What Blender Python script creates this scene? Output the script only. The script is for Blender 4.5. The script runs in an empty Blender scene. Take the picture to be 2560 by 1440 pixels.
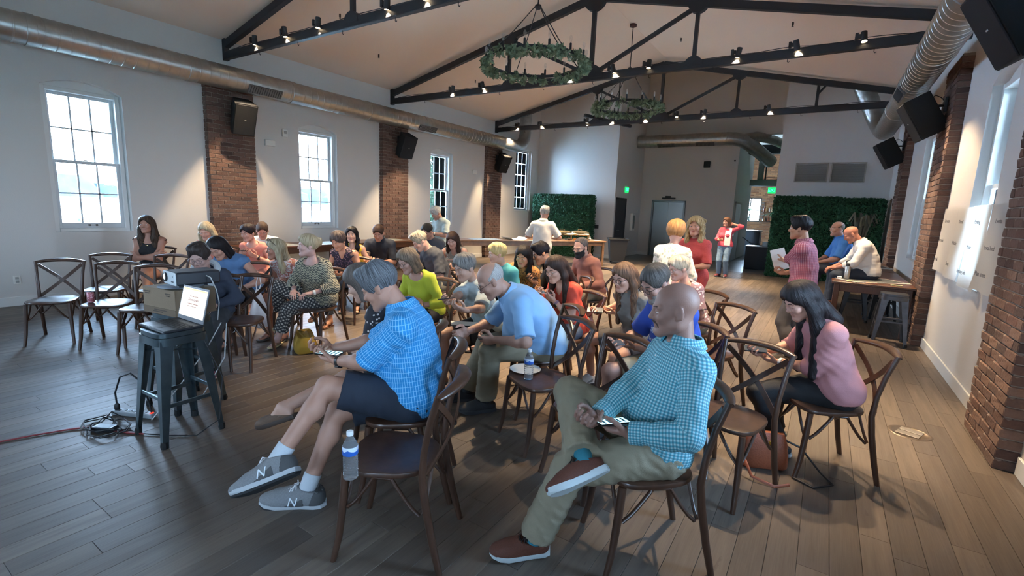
import bpy, bmesh, math, random
import numpy as np
from mathutils import Vector, Matrix

random.seed(7)
np.random.seed(7)
SC = bpy.context.scene
COL = SC.collection


def lin(c):
    """sRGB hex string or 0..255 triple to linear RGBA"""
    if isinstance(c, str):
        c = [int(c[i:i + 2], 16) for i in (0, 2, 4)]
    o = []
    for v in c:
        v = v / 255
        o.append(v / 12.92 if v <= .04045 else ((v + .055) / 1.055) ** 2.4)
    return (*o, 1.0)


# ---------------------------------------------------------------- camera
cam_d = bpy.data.cameras.new('camera')
cam_d.sensor_width = 36.0
cam_d.lens = 1199.8 / 2560 * 36
cam_d.clip_start = .05
cam_d.clip_end = 2000
cam = bpy.data.objects.new('camera', cam_d)
COL.objects.link(cam)
cam.matrix_world = Matrix(((0.83726861, -0.12254576, 0.53288255, 0),
                           (0.54536507, 0.11680105, -0.83002075, 0),
                           (0.03947428, 0.98556585, 0.16462603, 1.65),
                           (0, 0, 0, 1)))
SC.camera = cam

# ---------------------------------------------------------------- exposure, sky, daylight
SC.view_settings.view_transform = 'Standard'
SC.view_settings.look = 'None'
SC.view_settings.exposure = .92
SC.view_settings.gamma = 1.0
SC.view_settings.use_curve_mapping = False
SC.cycles.use_denoising = True
SC.cycles.max_bounces = 7
SC.cycles.diffuse_bounces = 6
SC.cycles.glossy_bounces = 3
SC.cycles.transmission_bounces = 5
SC.cycles.transparent_max_bounces = 8
SC.cycles.caustics_reflective = False
SC.cycles.caustics_refractive = False
SC.cycles.sample_clamp_indirect = 20.0

SKY = 32.0            # strength of the evening sky
SPOT = 2.8           # multiplies every track lamp
world = bpy.data.worlds.new('sky')
SC.world = world
world.use_nodes = True
wn = world.node_tree.nodes
wl = world.node_tree.links
bg = wn['Background']
tc = wn.new('ShaderNodeTexCoord')
sep = wn.new('ShaderNodeSeparateXYZ')
rmp = wn.new('ShaderNodeValToRGB')
rmp.color_ramp.elements[0].position = .0
rmp.color_ramp.elements[0].color = lin('c6daf0')
rmp.color_ramp.elements[1].position = .6
rmp.color_ramp.elements[1].color = lin('9ec6ee')
wl.new(tc.outputs['Generated'], sep.inputs[0])
wl.new(sep.outputs['Z'], rmp.inputs[0])
wl.new(rmp.outputs[0], bg.inputs['Color'])
bg.inputs['Strength'].default_value = SKY


def portal(name, loc, rot, sx, sy):
    """area light set as a portal: emits nothing, only guides sampling of the sky through an opening"""
    d = bpy.data.lights.new(name, 'AREA')
    d.shape = 'RECTANGLE'
    d.size, d.size_y = sx, sy
    d.cycles.is_portal = True
    o = bpy.data.objects.new(name, d)
    COL.objects.link(o)
    o.location = loc
    o.rotation_euler = rot
    return o


XL, XR = -9.5, 1.29                     # side walls
WIN_Y = (-9.2, -5.2, -1.2, 2.78, 6.75, 10.8)   # window centres along both side walls
for y in WIN_Y:
    portal('portal', (XL - .05, y, 2.1), (0, -math.pi / 2, 0), 1.9, .78)
    portal('portal', (XR + .05, y, 2.1), (0, math.pi / 2, 0), 1.9, .78)
for x in (-7.6, -.5):  # openings of the two unseen back windows, added for cool fill
    portal('portal', (x, -4.95, 1.9), (math.pi / 2, 0, 0), 1.2, 1.8)
portal('portal', (XL - .05, 15.25, 2.5), (0, -math.pi / 2, 0), 2.5, 1.0)

# ---------------------------------------------------------------- tags and objects
def tag(o, label=None, cat=None, group=None, kind=None):
    if label:
        o['label'] = label
    if cat:
        o['category'] = cat
    if group:
        o['group'] = group
    if kind:
        o['kind'] = kind
    return o


def empty(name, loc=(0, 0, 0), rz=0.0, label=None, cat=None, group=None, kind=None):
    o = bpy.data.objects.new(name, None)
    o.empty_display_size = .1
    COL.objects.link(o)
    o.location = loc
    o.rotation_euler = (0, 0, rz)
    return tag(o, label, cat, group, kind)


def put(name, me, parent=None, loc=None, rot=None):
    o = bpy.data.objects.new(name, me)
    COL.objects.link(o)
    if parent:
        o.parent = parent
    if loc is not None:
        o.location = loc
    if rot is not None:
        o.rotation_euler = rot
    return o


def copy_tree(o, parent=None):
    c = o.copy()
    COL.objects.link(c)
    if parent:
        c.parent = parent
        c.matrix_parent_inverse = o.matrix_parent_inverse
    for ch in list(o.children):
        copy_tree(ch, c)
    return c


# ---------------------------------------------------------------- materials
MATS = {}


def new_mat(name):
    m = bpy.data.materials.new(name)
    m.use_nodes = True
    return m, m.node_tree.nodes, m.node_tree.links, m.node_tree.nodes['Principled BSDF']


def mat(name, col, rough=.6, metal=0.0, bump=0.0, scale=60, vary=0.0, spec=None, coord='Object',
        stretch=(1, 1, 1), trans=0.0, coat=0.0, emit=None, estr=0.0, ior=None, sheen=0.0):
    if name in MATS:
        return MATS[name]
    m, n, l, b = new_mat(name)
    b.inputs['Base Color'].default_value = lin(col)
    b.inputs['Roughness'].default_value = rough
    b.inputs['Metallic'].default_value = metal
    if spec is not None:
        b.inputs['Specular IOR Level'].default_value = spec
    if trans:
        b.inputs['Transmission Weight'].default_value = trans
    if ior:
        b.inputs['IOR'].default_value = ior
    if coat:
        b.inputs['Coat Weight'].default_value = coat
        b.inputs['Coat Roughness'].default_value = .15
    if sheen:
        b.inputs['Sheen Weight'].default_value = sheen
    if emit:
        b.inputs['Emission Color'].default_value = lin(emit)
        b.inputs['Emission Strength'].default_value = estr
    if bump or vary:
        t = n.new('ShaderNodeTexCoord')
        mp = n.new('ShaderNodeMapping')
        mp.inputs['Scale'].default_value = stretch
        nz = n.new('ShaderNodeTexNoise')
        nz.inputs['Scale'].default_value = scale
        nz.inputs['Detail'].default_value = 4
        l.new(t.outputs[coord], mp.inputs[0])
        l.new(mp.outputs[0], nz.inputs['Vector'])
        if bump:
            bp = n.new('ShaderNodeBump')
            bp.inputs['Strength'].default_value = bump
            bp.inputs['Distance'].default_value = .01
            l.new(nz.outputs['Fac'], bp.inputs['Height'])
            l.new(bp.outputs[0], b.inputs['Normal'])
        if vary:
            hsv = n.new('ShaderNodeMix')
            hsv.data_type = 'RGBA'
            c = np.array(lin(col))
            lo, hi = c * (1 - vary), np.minimum(c * (1 + vary), 1)
            hsv.inputs[6].default_value = (*lo[:3], 1)
            hsv.inputs[7].default_value = (*hi[:3], 1)
            cr = n.new('ShaderNodeMapRange')
            cr.inputs['From Min'].default_value = .3
            cr.inputs['From Max'].default_value = .7
            l.new(nz.outputs['Fac'], cr.inputs[0])
            l.new(cr.outputs[0], hsv.inputs[0])
            l.new(hsv.outputs[2], b.inputs['Base Color'])
    MATS[name] = m
    return m


class NB:
    """tiny node builder for pattern materials"""

    def __init__(s, name):
        s.m, s.n, s.l, s.b = new_mat(name)

    def val(s, x, sock):
        if isinstance(x, (int, float)):
            sock.default_value = x
        elif isinstance(x, (tuple, list)):
            sock.default_value = x
        else:
            s.l.new(x, sock)

    def math(s, op, a, b=0.0, c=None):
        k = s.n.new('ShaderNodeMath')
        k.operation = op
        s.val(a, k.inputs[0])
        s.val(b, k.inputs[1])
        if c is not None:
            s.val(c, k.inputs[2])
        return k.outputs[0]

    def uv(s):
        k = s.n.new('ShaderNodeUVMap')
        k.uv_map = 'UVMap'
        sp = s.n.new('ShaderNodeSeparateXYZ')
        s.l.new(k.outputs[0], sp.inputs[0])
        return k.outputs[0], sp.outputs[0], sp.outputs[1]

    def obj(s):
        k = s.n.new('ShaderNodeTexCoord')
        sp = s.n.new('ShaderNodeSeparateXYZ')
        s.l.new(k.outputs['Object'], sp.inputs[0])
        return k.outputs['Object'], sp.outputs[0], sp.outputs[1], sp.outputs[2]

    def mix(s, f, a, b):
        k = s.n.new('ShaderNodeMix')
        k.data_type = 'RGBA'
        s.val(f, k.inputs[0])
        s.val(lin(a) if isinstance(a, str) else a, k.inputs[6])
        s.val(lin(b) if isinstance(b, str) else b, k.inputs[7])
        return k.outputs[2]

    def noise(s, vec, scale, detail=3, out='Fac'):
        k = s.n.new('ShaderNodeTexNoise')
        k.inputs['Scale'].default_value = scale
        k.inputs['Detail'].default_value = detail
        s.l.new(vec, k.inputs['Vector'])
        return k.outputs[out]

    def voro(s, vec, scale, feature='F1', out='Distance', rnd=1.0):
        k = s.n.new('ShaderNodeTexVoronoi')
        k.feature = feature
        k.inputs['Scale'].default_value = scale
        k.inputs['Randomness'].default_value = rnd
        s.l.new(vec, k.inputs['Vector'])
        return k.outputs[out]

    def mapping(s, vec, scale=(1, 1, 1), rot=(0, 0, 0), loc=(0, 0, 0)):
        k = s.n.new('ShaderNodeMapping')
        k.inputs['Scale'].default_value = scale
        k.inputs['Rotation'].default_value = rot
        k.inputs['Location'].default_value = loc
        s.l.new(vec, k.inputs[0])
        return k.outputs[0]

    def stripe(s, x, period, width, phase=0.0):
        """1 inside a line of given width fraction"""
        q = s.math('FRACT', s.math('ADD', s.math('MULTIPLY', x, 1.0 / period), phase + 100.0))
        return s.math('LESS_THAN', s.math('ABSOLUTE', s.math('SUBTRACT', q, .5)), width / 2)

    def bump(s, h, strength=.3, dist=.01):
        k = s.n.new('ShaderNodeBump')
        k.inputs['Strength'].default_value = strength
        k.inputs['Distance'].default_value = dist
        s.l.new(h, k.inputs['Height'])
        s.l.new(k.outputs[0], s.b.inputs['Normal'])

    def done(s, col, rough=.8):
        if isinstance(col, (tuple, str)):
            s.b.inputs['Base Color'].default_value = lin(col)
        else:
            s.l.new(col, s.b.inputs['Base Color'])
        s.val(rough, s.b.inputs['Roughness'])
        return s.m


# ---------------------------------------------------------------- mesh building
class MB:
    def __init__(s):
        s.v, s.f, s.mi = [], [], []
        s.cur = 0

    def add(s, vs, fs):
        o = len(s.v)
        s.v += [tuple(map(float, p)) for p in vs]
        s.f += [tuple(i + o for i in q) for q in fs]
        s.mi += [s.cur] * len(fs)
        return s

    def box(s, c, d, R=None, bev=0.0):
        x, y, z = d[0] / 2, d[1] / 2, d[2] / 2
        if bev:
            b = min(bev, x * .9, y * .9, z * .9)
            vs, idx = [], {}
            for i, sx in enumerate((-1, 1)):
                for j, sy in enumerate((-1, 1)):
                    for k, sz in enumerate((-1, 1)):
                        for a in range(3):
                            p = [sx * x, sy * y, sz * z]
                            for q in range(3):
                                if q != a:
                                    p[q] -= (sx, sy, sz)[q] * b
                            idx[(i, j, k, a)] = len(vs)
                            vs.append(p)
            fs = []
            for a in range(3):
                u, w = (a + 1) % 3, (a + 2) % 3
                for sg in (0, 1):
                    q = []
                    for (p, r) in ((0, 0), (1, 0), (1, 1), (0, 1)):
                        t = [0, 0, 0]
                        t[a], t[u], t[w] = sg, p, r
                        q.append(idx[(*t, a)])
                    fs.append(q if sg else q[::-1])
            for a in range(3):          # edges along axis a
                u, w = (a + 1) % 3, (a + 2) % 3
                for p in (0, 1):
                    for r in (0, 1):
                        t0, t1 = [0, 0, 0], [0, 0, 0]
                        t0[u] = t1[u] = p
                        t0[w] = t1[w] = r
                        t1[a] = 1
                        q = [idx[(*t0, u)], idx[(*t1, u)], idx[(*t1, w)], idx[(*t0, w)]]
                        fs.append(q if (p == r) == False else q[::-1])
            for i in (0, 1):
                for j in (0, 1):
                    for k in (0, 1):
                        q = [idx[(i, j, k, 0)], idx[(i, j, k, 1)], idx[(i, j, k, 2)]]
                        fs.append(q if (i + j + k) % 2 else q[::-1])
        else:
            vs = [(sx * x, sy * y, sz * z) for sx in (-1, 1) for sy in (-1, 1) for sz in (-1, 1)]
            fs = [(0, 1, 3, 2), (4, 6, 7, 5), (0, 4, 5, 1), (2, 3, 7, 6), (0, 2, 6, 4), (1, 5, 7, 3)]
        if R is not None:
            R = np.asarray(R)
            vs = [R @ np.array(p) for p in vs]
        return s.add([(p[0] + c[0], p[1] + c[1], p[2] + c[2]) for p in vs], fs)

    def span(s, lo, hi, bev=0.0):
        return s.box([(a + b) / 2 for a, b in zip(lo, hi)], [abs(b - a) for a, b in zip(lo, hi)], bev=bev)

    def beam(s, a, b, w, h, up=(0, 0, 1), bev=0.0):
        a, b = np.array(a, float), np.array(b, float)
        d = b - a
        L = np.linalg.norm(d)
        y = d / L
        x = np.cross(y, up)
        x = x / max(np.linalg.norm(x), 1e-6)
        z = np.cross(x, y)
        return s.box((a + b) / 2, (w, L, h), np.array([x, y, z]).T, bev)

    def tube(s, pts, r, n=8, closed=False, caps=True, flat=None):
        P = [np.array(p, float) for p in pts]
        m = len(P)
        rr = list(r) if hasattr(r, '__len__') else [r] * m
        T = []
        for i in range(m):
            if closed:
                t = P[(i + 1) % m] - P[i - 1]
            else:
                t = P[min(i + 1, m - 1)] - P[max(i - 1, 0)]
            T.append(t / max(np.linalg.norm(t), 1e-9))
        ref = np.array((0, 0, 1.0)) if abs(T[0][2]) < .9 else np.array((0, 1.0, 0))
        u = np.cross(T[0], ref)
        u /= np.linalg.norm(u)
        vs = []
        for i in range(m):
            u = u - T[i] * (u @ T[i])
            u /= max(np.linalg.norm(u), 1e-9)
            w = np.cross(T[i], u)
            for k in range(n):
                a = 2 * math.pi * k / n
                cu, cw = math.cos(a), math.sin(a)
                if flat:
                    cu, cw = cu * flat[0], cw * flat[1]
                vs.append(P[i] + (u * cu + w * cw) * rr[i])
        fs = []
        for i in range(m if closed else m - 1):
            for k in range(n):
                a, b = i * n + k, i * n + (k + 1) % n
                c, d = ((i + 1) % m) * n + (k + 1) % n, ((i + 1) % m) * n + k
                fs.append((a, b, c, d))
        if caps and not closed:
            fs.append(tuple(range(n))[::-1])
            fs.append(tuple(range((m - 1) * n, m * n)))
        return s.add(vs, fs)

    def band(s, pts, w, t, nrm=None):
        """flat strip of width w and thickness t along pts; nrm gives the flat face direction"""
        P = [np.array(p, float) for p in pts]
        m = len(P)
        vs = []
        for i in range(m):
            d = P[min(i + 1, m - 1)] - P[max(i - 1, 0)]
            d /= np.linalg.norm(d)
            nn = np.array(nrm, float)
            nn = nn - d * (nn @ d)
            nn /= np.linalg.norm(nn)
            u = np.cross(d, nn)
            for a, b in ((-1, -1), (1, -1), (1, 1), (-1, 1)):
                vs.append(P[i] + u * a * w / 2 + nn * b * t / 2)
        fs = []
        for i in range(m - 1):
            for k in range(4):
                fs.append((i * 4 + k, i * 4 + (k + 1) % 4, (i + 1) * 4 + (k + 1) % 4, (i + 1) * 4 + k))
        fs.append((3, 2, 1, 0))
        fs.append(tuple(range((m - 1) * 4, m * 4)))
        return s.add(vs, fs)

    def lathe(s, prof, n=24, c=(0, 0, 0), R=None):
        vs = []
        for r, z in prof:
            for k in range(n):
                a = 2 * math.pi * k / n
                p = np.array((r * math.cos(a), r * math.sin(a), z))
                if R is not None:
                    p = np.asarray(R) @ p
                vs.append(p + np.array(c))
        fs = []
        for i in range(len(prof) - 1):
            for k in range(n):
                fs.append((i * n + k, i * n + (k + 1) % n, (i + 1) * n + (k + 1) % n, (i + 1) * n + k))
        if prof[0][0] > 1e-5:
            fs.append(tuple(range(n))[::-1])
        if prof[-1][0] > 1e-5:
            fs.append(tuple(range((len(prof) - 1) * n, len(prof) * n)))
        return s.add(vs, fs)

    def prism(s, outline, z0, z1, M4=None):
        n = len(outline)
        vs = [(x, y, z0) for x, y in outline] + [(x, y, z1) for x, y in outline]
        fs = [tuple(range(n))[::-1], tuple(range(n, 2 * n))]
        fs += [(i, (i + 1) % n, n + (i + 1) % n, n + i) for i in range(n)]
        if M4 is not None:
            vs = [M4 @ Vector(p) for p in vs]
        return s.add(vs, fs)

    def mesh(s, name, mats, smooth=35):
        me = bpy.data.meshes.new(name)
        me.from_pydata(s.v, [], s.f)
        if not isinstance(mats, (list, tuple)):
            mats = [mats]
        for m in mats:
            me.materials.append(m)
        if len(mats) > 1:
            me.polygons.foreach_set('material_index', s.mi)
        if smooth:
            me.polygons.foreach_set('use_smooth', [True] * len(s.f))
            me.set_sharp_from_angle(angle=math.radians(smooth))
        me.update()
        return me

    def build(s, name, mats, parent=None, loc=None, rot=None, smooth=35):
        return put(name, s.mesh(name, mats, smooth), parent, loc, rot)


def raw_mesh(name, V, F, mats, fm=None, uv=None, smooth=True):
    """fast mesh from numpy quads"""
    me = bpy.data.meshes.new(name)
    nv_, nf = len(V), len(F)
    k = F.shape[1]
    me.vertices.add(nv_)
    me.vertices.foreach_set('co', np.asarray(V, np.float32).ravel())
    me.loops.add(nf * k)
    me.loops.foreach_set('vertex_index', np.asarray(F, np.int32).ravel())
    me.polygons.add(nf)
    me.polygons.foreach_set('loop_start', np.arange(0, nf * k, k, dtype=np.int32))
    me.polygons.foreach_set('use_smooth', np.full(nf, smooth))
    for m in (mats if isinstance(mats, (list, tuple)) else [mats]):
        me.materials.append(m)
    if fm is not None:
        me.polygons.foreach_set('material_index', np.asarray(fm, np.int32))
    if uv is not None:
        lay = me.uv_layers.new(name='UVMap')
        lay.data.foreach_set('uv', np.asarray(uv, np.float32).ravel())
    me.update(calc_edges=True)
    me.validate()
    return me


def text_mesh(body, size, depth=.002, mat_=None, name='lettering', align='CENTER'):
    c = bpy.data.curves.new(name, 'FONT')
    c.body = body
    c.size = size
    c.extrude = depth
    c.align_x = align
    c.align_y = 'CENTER'
    c.resolution_u = 2
    o = bpy.data.objects.new(name, c)
    COL.objects.link(o)
    dg = bpy.context.evaluated_depsgraph_get()
    me = bpy.data.meshes.new_from_object(o.evaluated_get(dg))
    bpy.data.objects.remove(o)
    bpy.data.curves.remove(c)
    me.name = name
    me.materials.clear()
    me.materials.append(mat_)
    return me


# ---------------------------------------------------------------- smooth solids: distance fields and their surface
def cone(a, b, ra, rb, M=None, k=.025, clip=None, ax=0):
    """tapered rounded rod; M (3x3) squashes the offset from its axis; clip = (point, normal) keeps the side against the normal"""
    return dict(a=np.asarray(a, float), b=np.asarray(b, float), ra=ra, rb=rb,
                M=None if M is None else np.asarray(M, float), k=k, clip=clip or [], ax=ax)


def ball(c, r, axes=None, R=None, k=.02, clip=None, ax=0):
    M = None
    if axes is not None:
        R = np.eye(3) if R is None else np.asarray(R)
        M = np.diag([r / q for q in axes]) @ R.T
    return cone(c, np.asarray(c, float) + 1e-6, r, r, M, k, clip, ax)


def squash(n, f):
    n = unit(n)
    return np.eye(3) + np.outer(n, n) * (f - 1)


def pd(p, X):
    a, ab = p['a'], p['b'] - p['a']
    w = X - a
    t = np.clip((w @ ab) / max(ab @ ab, 1e-12), 0, 1)
    w = w - t[..., None] * ab
    r = p['ra'] + t * (p['rb'] - p['ra'])
    if p['M'] is not None:
        w1 = w @ p['M'].T
        k0 = np.sqrt((w1 * w1).sum(-1)) + 1e-9
        w2 = w1 @ p['M']
        g = np.sqrt((w2 * w2).sum(-1)) + 1e-9
        d = (k0 - r) * k0 / g
    else:
        d = np.sqrt((w * w).sum(-1)) - r
    for (q, n) in p['clip']:
        d = np.maximum(d, (X - np.asarray(q)) @ np.asarray(n))
    return d


def smin(a, b, k):
    h = np.maximum(k - np.abs(a - b), 0) / k
    return np.minimum(a, b) - h * h * k * .25


class Field:
    def __init__(s, prims, subs=(), clips=(), noise=None, post=()):
        s.p, s.s, s.c, s.noise, s.post = prims, list(subs), list(clips), noise, list(post)

    def at(s, X):
        d = np.full(X.shape[:-1], 9.0)
        for p in s.p:
            d = smin(d, pd(p, X), p['k'])
        for p in s.s:
            d = -smin(-d, pd(p, X), p['k'])
        for p in s.post:
            d = smin(d, pd(p, X), p['k'])
        for (q, n) in s.c:
            d = np.maximum(d, (X - np.asarray(q)) @ np.asarray(n))
        if s.noise is not None:
            d = d + s.noise(X)
        return d

    def bounds(s):
        lo, hi = np.full(3, 9e9), np.full(3, -9e9)
        for p in s.p:
            e = 1.0
            if p['M'] is not None:
                e = 1 / max(np.linalg.svd(p['M'])[1].min(), .15)
            r = max(p['ra'], p['rb']) * e
            lo = np.minimum(lo, np.minimum(p['a'], p['b']) - r)
            hi = np.maximum(hi, np.maximum(p['a'], p['b']) + r)
        return lo, hi

    def surface(s, h, newton=1):
        lo, hi = s.bounds()
        lo, hi = lo - 2.5 * h, hi + 2.5 * h
        n = np.ceil((hi - lo) / h).astype(int) + 1
        ax = [lo[i] + h * np.arange(n[i]) for i in range(3)]
        V = np.full(n, 1.0, np.float32)
        for sign, plist in ((1, s.p), (-1, s.s), (1, s.post)):
            for p in plist:
                e = 1.0
                if p['M'] is not None:
                    e = 1 / max(np.linalg.svd(p['M'])[1].min(), .15)
                r = max(p['ra'], p['rb']) * e + max(3 * h, p['k'] * 1.1)
                a0 = np.maximum(((np.minimum(p['a'], p['b']) - r - lo) / h).astype(int), 0)
                a1 = np.minimum(((np.maximum(p['a'], p['b']) + r - lo) / h).astype(int) + 2, n)
                if (a1 <= a0).any():
                    continue
                sl = tuple(slice(a0[i], a1[i]) for i in range(3))
                X = np.stack(np.meshgrid(*[ax[i][sl[i]] for i in range(3)], indexing='ij'), -1)
                d = pd(p, X)
                V[sl] = smin(V[sl], d, p['k']) if sign > 0 else -smin(-V[sl], d, p['k'])
        if s.c or s.noise is not None:
            near = np.argwhere(np.abs(V) < .08)
            X = lo + near * h
            d = V[tuple(near.T)]
            for (q, nn) in s.c:
                d = np.maximum(d, (X - np.asarray(q)) @ np.asarray(nn))
            if s.c:       # clips also reach the deep inside
                deep = np.argwhere(V <= -.08)
                Xd = lo + deep * h
                dd = V[tuple(deep.T)]
                for (q, nn) in s.c:
                    dd = np.maximum(dd, (Xd - np.asarray(q)) @ np.asarray(nn))
                V[tuple(deep.T)] = dd
            if s.noise is not None:
                d = d + s.noise(X)
            V[tuple(near.T)] = d
        P, F = nets(V, lo, h)
        for _ in range(newton):
            d = s.at(P)
            g = np.empty_like(P)
            e = h * .25
            for i in range(3):
                q = np.zeros(3)
                q[i] = e
                g[:, i] = (s.at(P + q) - s.at(P - q)) / (2 * e)
            st = d / np.maximum((g * g).sum(1), .25)
            st = np.clip(st, -h * .6, h * .6)
            P = P - g * st[:, None]
        return P, F


def nets(V, lo, h):
    ins = V < 0
    c = np.zeros(np.array(V.shape) - 1, np.int8)
    for i in (0, 1):
        for j in (0, 1):
            for k in (0, 1):
                c += ins[i:V.shape[0] - 1 + i, j:V.shape[1] - 1 + j, k:V.shape[2] - 1 + k]
    act = (c > 0) & (c < 8)
    I = np.argwhere(act)
    idx = np.full(act.shape, -1, np.int32)
    idx[act] = np.arange(len(I))
    corner = {}
    for i in (0, 1):
        for j in (0, 1):
            for k in (0, 1):
                corner[(i, j, k)] = V[I[:, 0] + i, I[:, 1] + j, I[:, 2] + k]
    acc = np.zeros((len(I), 3))
    cnt = np.zeros(len(I))
    for a in range(3):
        for p in (0, 1):
            for q in (0, 1):
                c0, c1 = [0, 0, 0], [0, 0, 0]
                c0[(a + 1) % 3] = c1[(a + 1) % 3] = p
                c0[(a + 2) % 3] = c1[(a + 2) % 3] = q
                c1[a] = 1
                v0, v1 = corner[tuple(c0)], corner[tuple(c1)]
                m = (v0 < 0) != (v1 < 0)
                t = v0[m] / (v0[m] - v1[m])
                e = np.tile(np.array(c0, float), (m.sum(), 1))
                e[:, a] = t
                acc[m] += e
                cnt[m] += 1
    P = lo + (I + acc / cnt[:, None]) * h
    F = []
    for a in range(3):
        u, w = (a + 1) % 3, (a + 2) % 3
        s0 = [slice(None)] * 3
        s1 = [slice(None)] * 3
        s0[a] = slice(0, V.shape[a] - 1)
        s1[a] = slice(1, V.shape[a])
        x0, x1 = ins[tuple(s0)], ins[tuple(s1)]
        E = np.argwhere(x0 != x1)
        E = E[(E[:, u] > 0) & (E[:, w] > 0) & (E[:, u] < V.shape[u] - 1) & (E[:, w] < V.shape[w] - 1)]
        f = x0[tuple(E.T)]
        q = []
        for (du, dw) in ((-1, -1), (0, -1), (0, 0), (-1, 0)):
            e = E.copy()
            e[:, u] += du
            e[:, w] += dw
            q.append(idx[tuple(e.T)])
        q = np.stack(q, 1)
        q[~f] = q[~f][:, ::-1]
        F.append(q)
    F = np.concatenate(F)
    F = F[(F >= 0).all(1)]
    return P, F

# ---------------------------------------------------------------- body skeleton
def nv(*a):
    return np.array(a, float)


def unit(v):
    v = np.asarray(v, float)
    return v / max(np.linalg.norm(v), 1e-9)


def rx(a):
    c, s = math.cos(a), math.sin(a)
    return np.array([[1, 0, 0], [0, c, -s], [0, s, c]])


def ry(a):
    c, s = math.cos(a), math.sin(a)
    return np.array([[c, 0, s], [0, 1, 0], [-s, 0, c]])


def rzm(a):
    c, s = math.cos(a), math.sin(a)
    return np.array([[c, -s, 0], [s, c, 0], [0, 0, 1]])


def ik(a, t, l1, l2, pole):
    d = t - a
    L = np.linalg.norm(d)
    mx = (l1 + l2) * 0.995
    if L > mx:
        t = a + d / L * mx
        d = t - a
        L = mx
    L = max(L, abs(l1 - l2) * 1.02 + 1e-4)
    u = d / L
    x = (l1 * l1 - l2 * l2 + L * L) / (2 * L)
    h = math.sqrt(max(l1 * l1 - x * x, 0))
    p = np.asarray(pole, float)
    p = p - u * (p @ u)
    p = unit(p)
    return a + u * x + p * h, t


D2R = math.pi / 180
ARMS = {   # wrist offsets from the pelvis (right, left), elbow poles, palm normals, finger directions
    'phone': dict(R=(.07, .31, .17), L=(-.08, .33, .15), pr=(.8, -.5, -.6), pl=(-.8, -.5, -.6),
                  nr=(-.35, -.2, 1), nl=(.35, -.2, 1), fr=(-.5, 1, .1), fl=(.5, 1, .1), hr='hold', hl='hold'),
    'phone_high': dict(R=(.08, .33, .32), L=(-.05, .34, .30), pr=(.7, -.3, -1), pl=(-.7, -.3, -1),
                       nr=(-.4, -.6, .6), nl=(.4, -.6, .6), fr=(-.4, .9, .5), fl=(.4, .9, .5), hr='hold', hl='hold'),
    'lap': dict(R=(.12, .30, .125), L=(-.12, .30, .125), pr=(.8, -.6, -.3), pl=(-.8, -.6, -.3),
                nr=(0, 0, -1), nl=(0, 0, -1), fr=(-.5, 1, -.1), fl=(.5, 1, -.1), hr='relax', hl='relax'),
    'clasp': dict(R=(.05, .27, .16), L=(-.05, .28, .14), pr=(.8, -.6, -.3), pl=(-.8, -.6, -.3),
                  nr=(-.6, .2, -.6), nl=(.6, .2, -.6), fr=(-.8, .8, -.1), fl=(.8, .8, -.1), hr='relax', hl='relax'),
    'crossed': dict(R=(-.09, .20, .235), L=(.10, .215, .20), pr=(1, .1, -.6), pl=(-1, .1, -.6),
                    nr=(0, -1, 0), nl=(0, -1, 0), fr=(-1, .1, .15), fl=(1, .1, .1), hr='relax', hl='relax'),
    'hang': dict(R=(.24, .03, -.07), L=(-.24, .03, -.07), pr=(.3, -1, 0), pl=(-.3, -1, 0),
                 nr=(-1, 0, 0), nl=(1, 0, 0), fr=(0, .1, -1), fl=(0, .1, -1), hr='relax', hl='relax'),
}
LEGS = {   # ankle targets from the floor point under the pelvis (right, left), knee poles, foot directions
    'sit': dict(R=(.11, .44, .085), L=(-.11, .44, .085), pr=(.1, .3, 1), pl=(-.1, .3, 1), fr=(.1, 1, 0), fl=(-.1, 1, 0)),
    'sit_wide': dict(R=(.22, .42, .085), L=(-.22, .42, .085), pr=(.35, .3, 1), pl=(-.35, .3, 1), fr=(.35, 1, 0), fl=(-.35, 1, 0)),
    'sit_back': dict(R=(.1, .24, .09), L=(-.1, .26, .09), pr=(.1, 1, 1), pl=(-.1, 1, 1), fr=(.1, 1, 0), fl=(-.1, 1, 0)),
    'cross_r': dict(R=(-.14, .62, .27), L=(-.07, .44, .085), pr=(-.05, .2, 1), pl=(-.05, .3, 1), fr=(-.2, 1, -.55), fl=(0, 1, 0)),
    'cross_l': dict(L=(.14, .62, .27), R=(.07, .44, .085), pl=(.05, .2, 1), pr=(.05, .3, 1), fl=(.2, 1, -.55), fr=(0, 1, 0)),
    'stand': dict(R=(.1, -.01, .085), L=(-.1, .01, .085), pr=(0, 1, 0), pl=(0, 1, 0), fr=(.25, 1, 0), fl=(-.25, 1, 0)),
}


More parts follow.
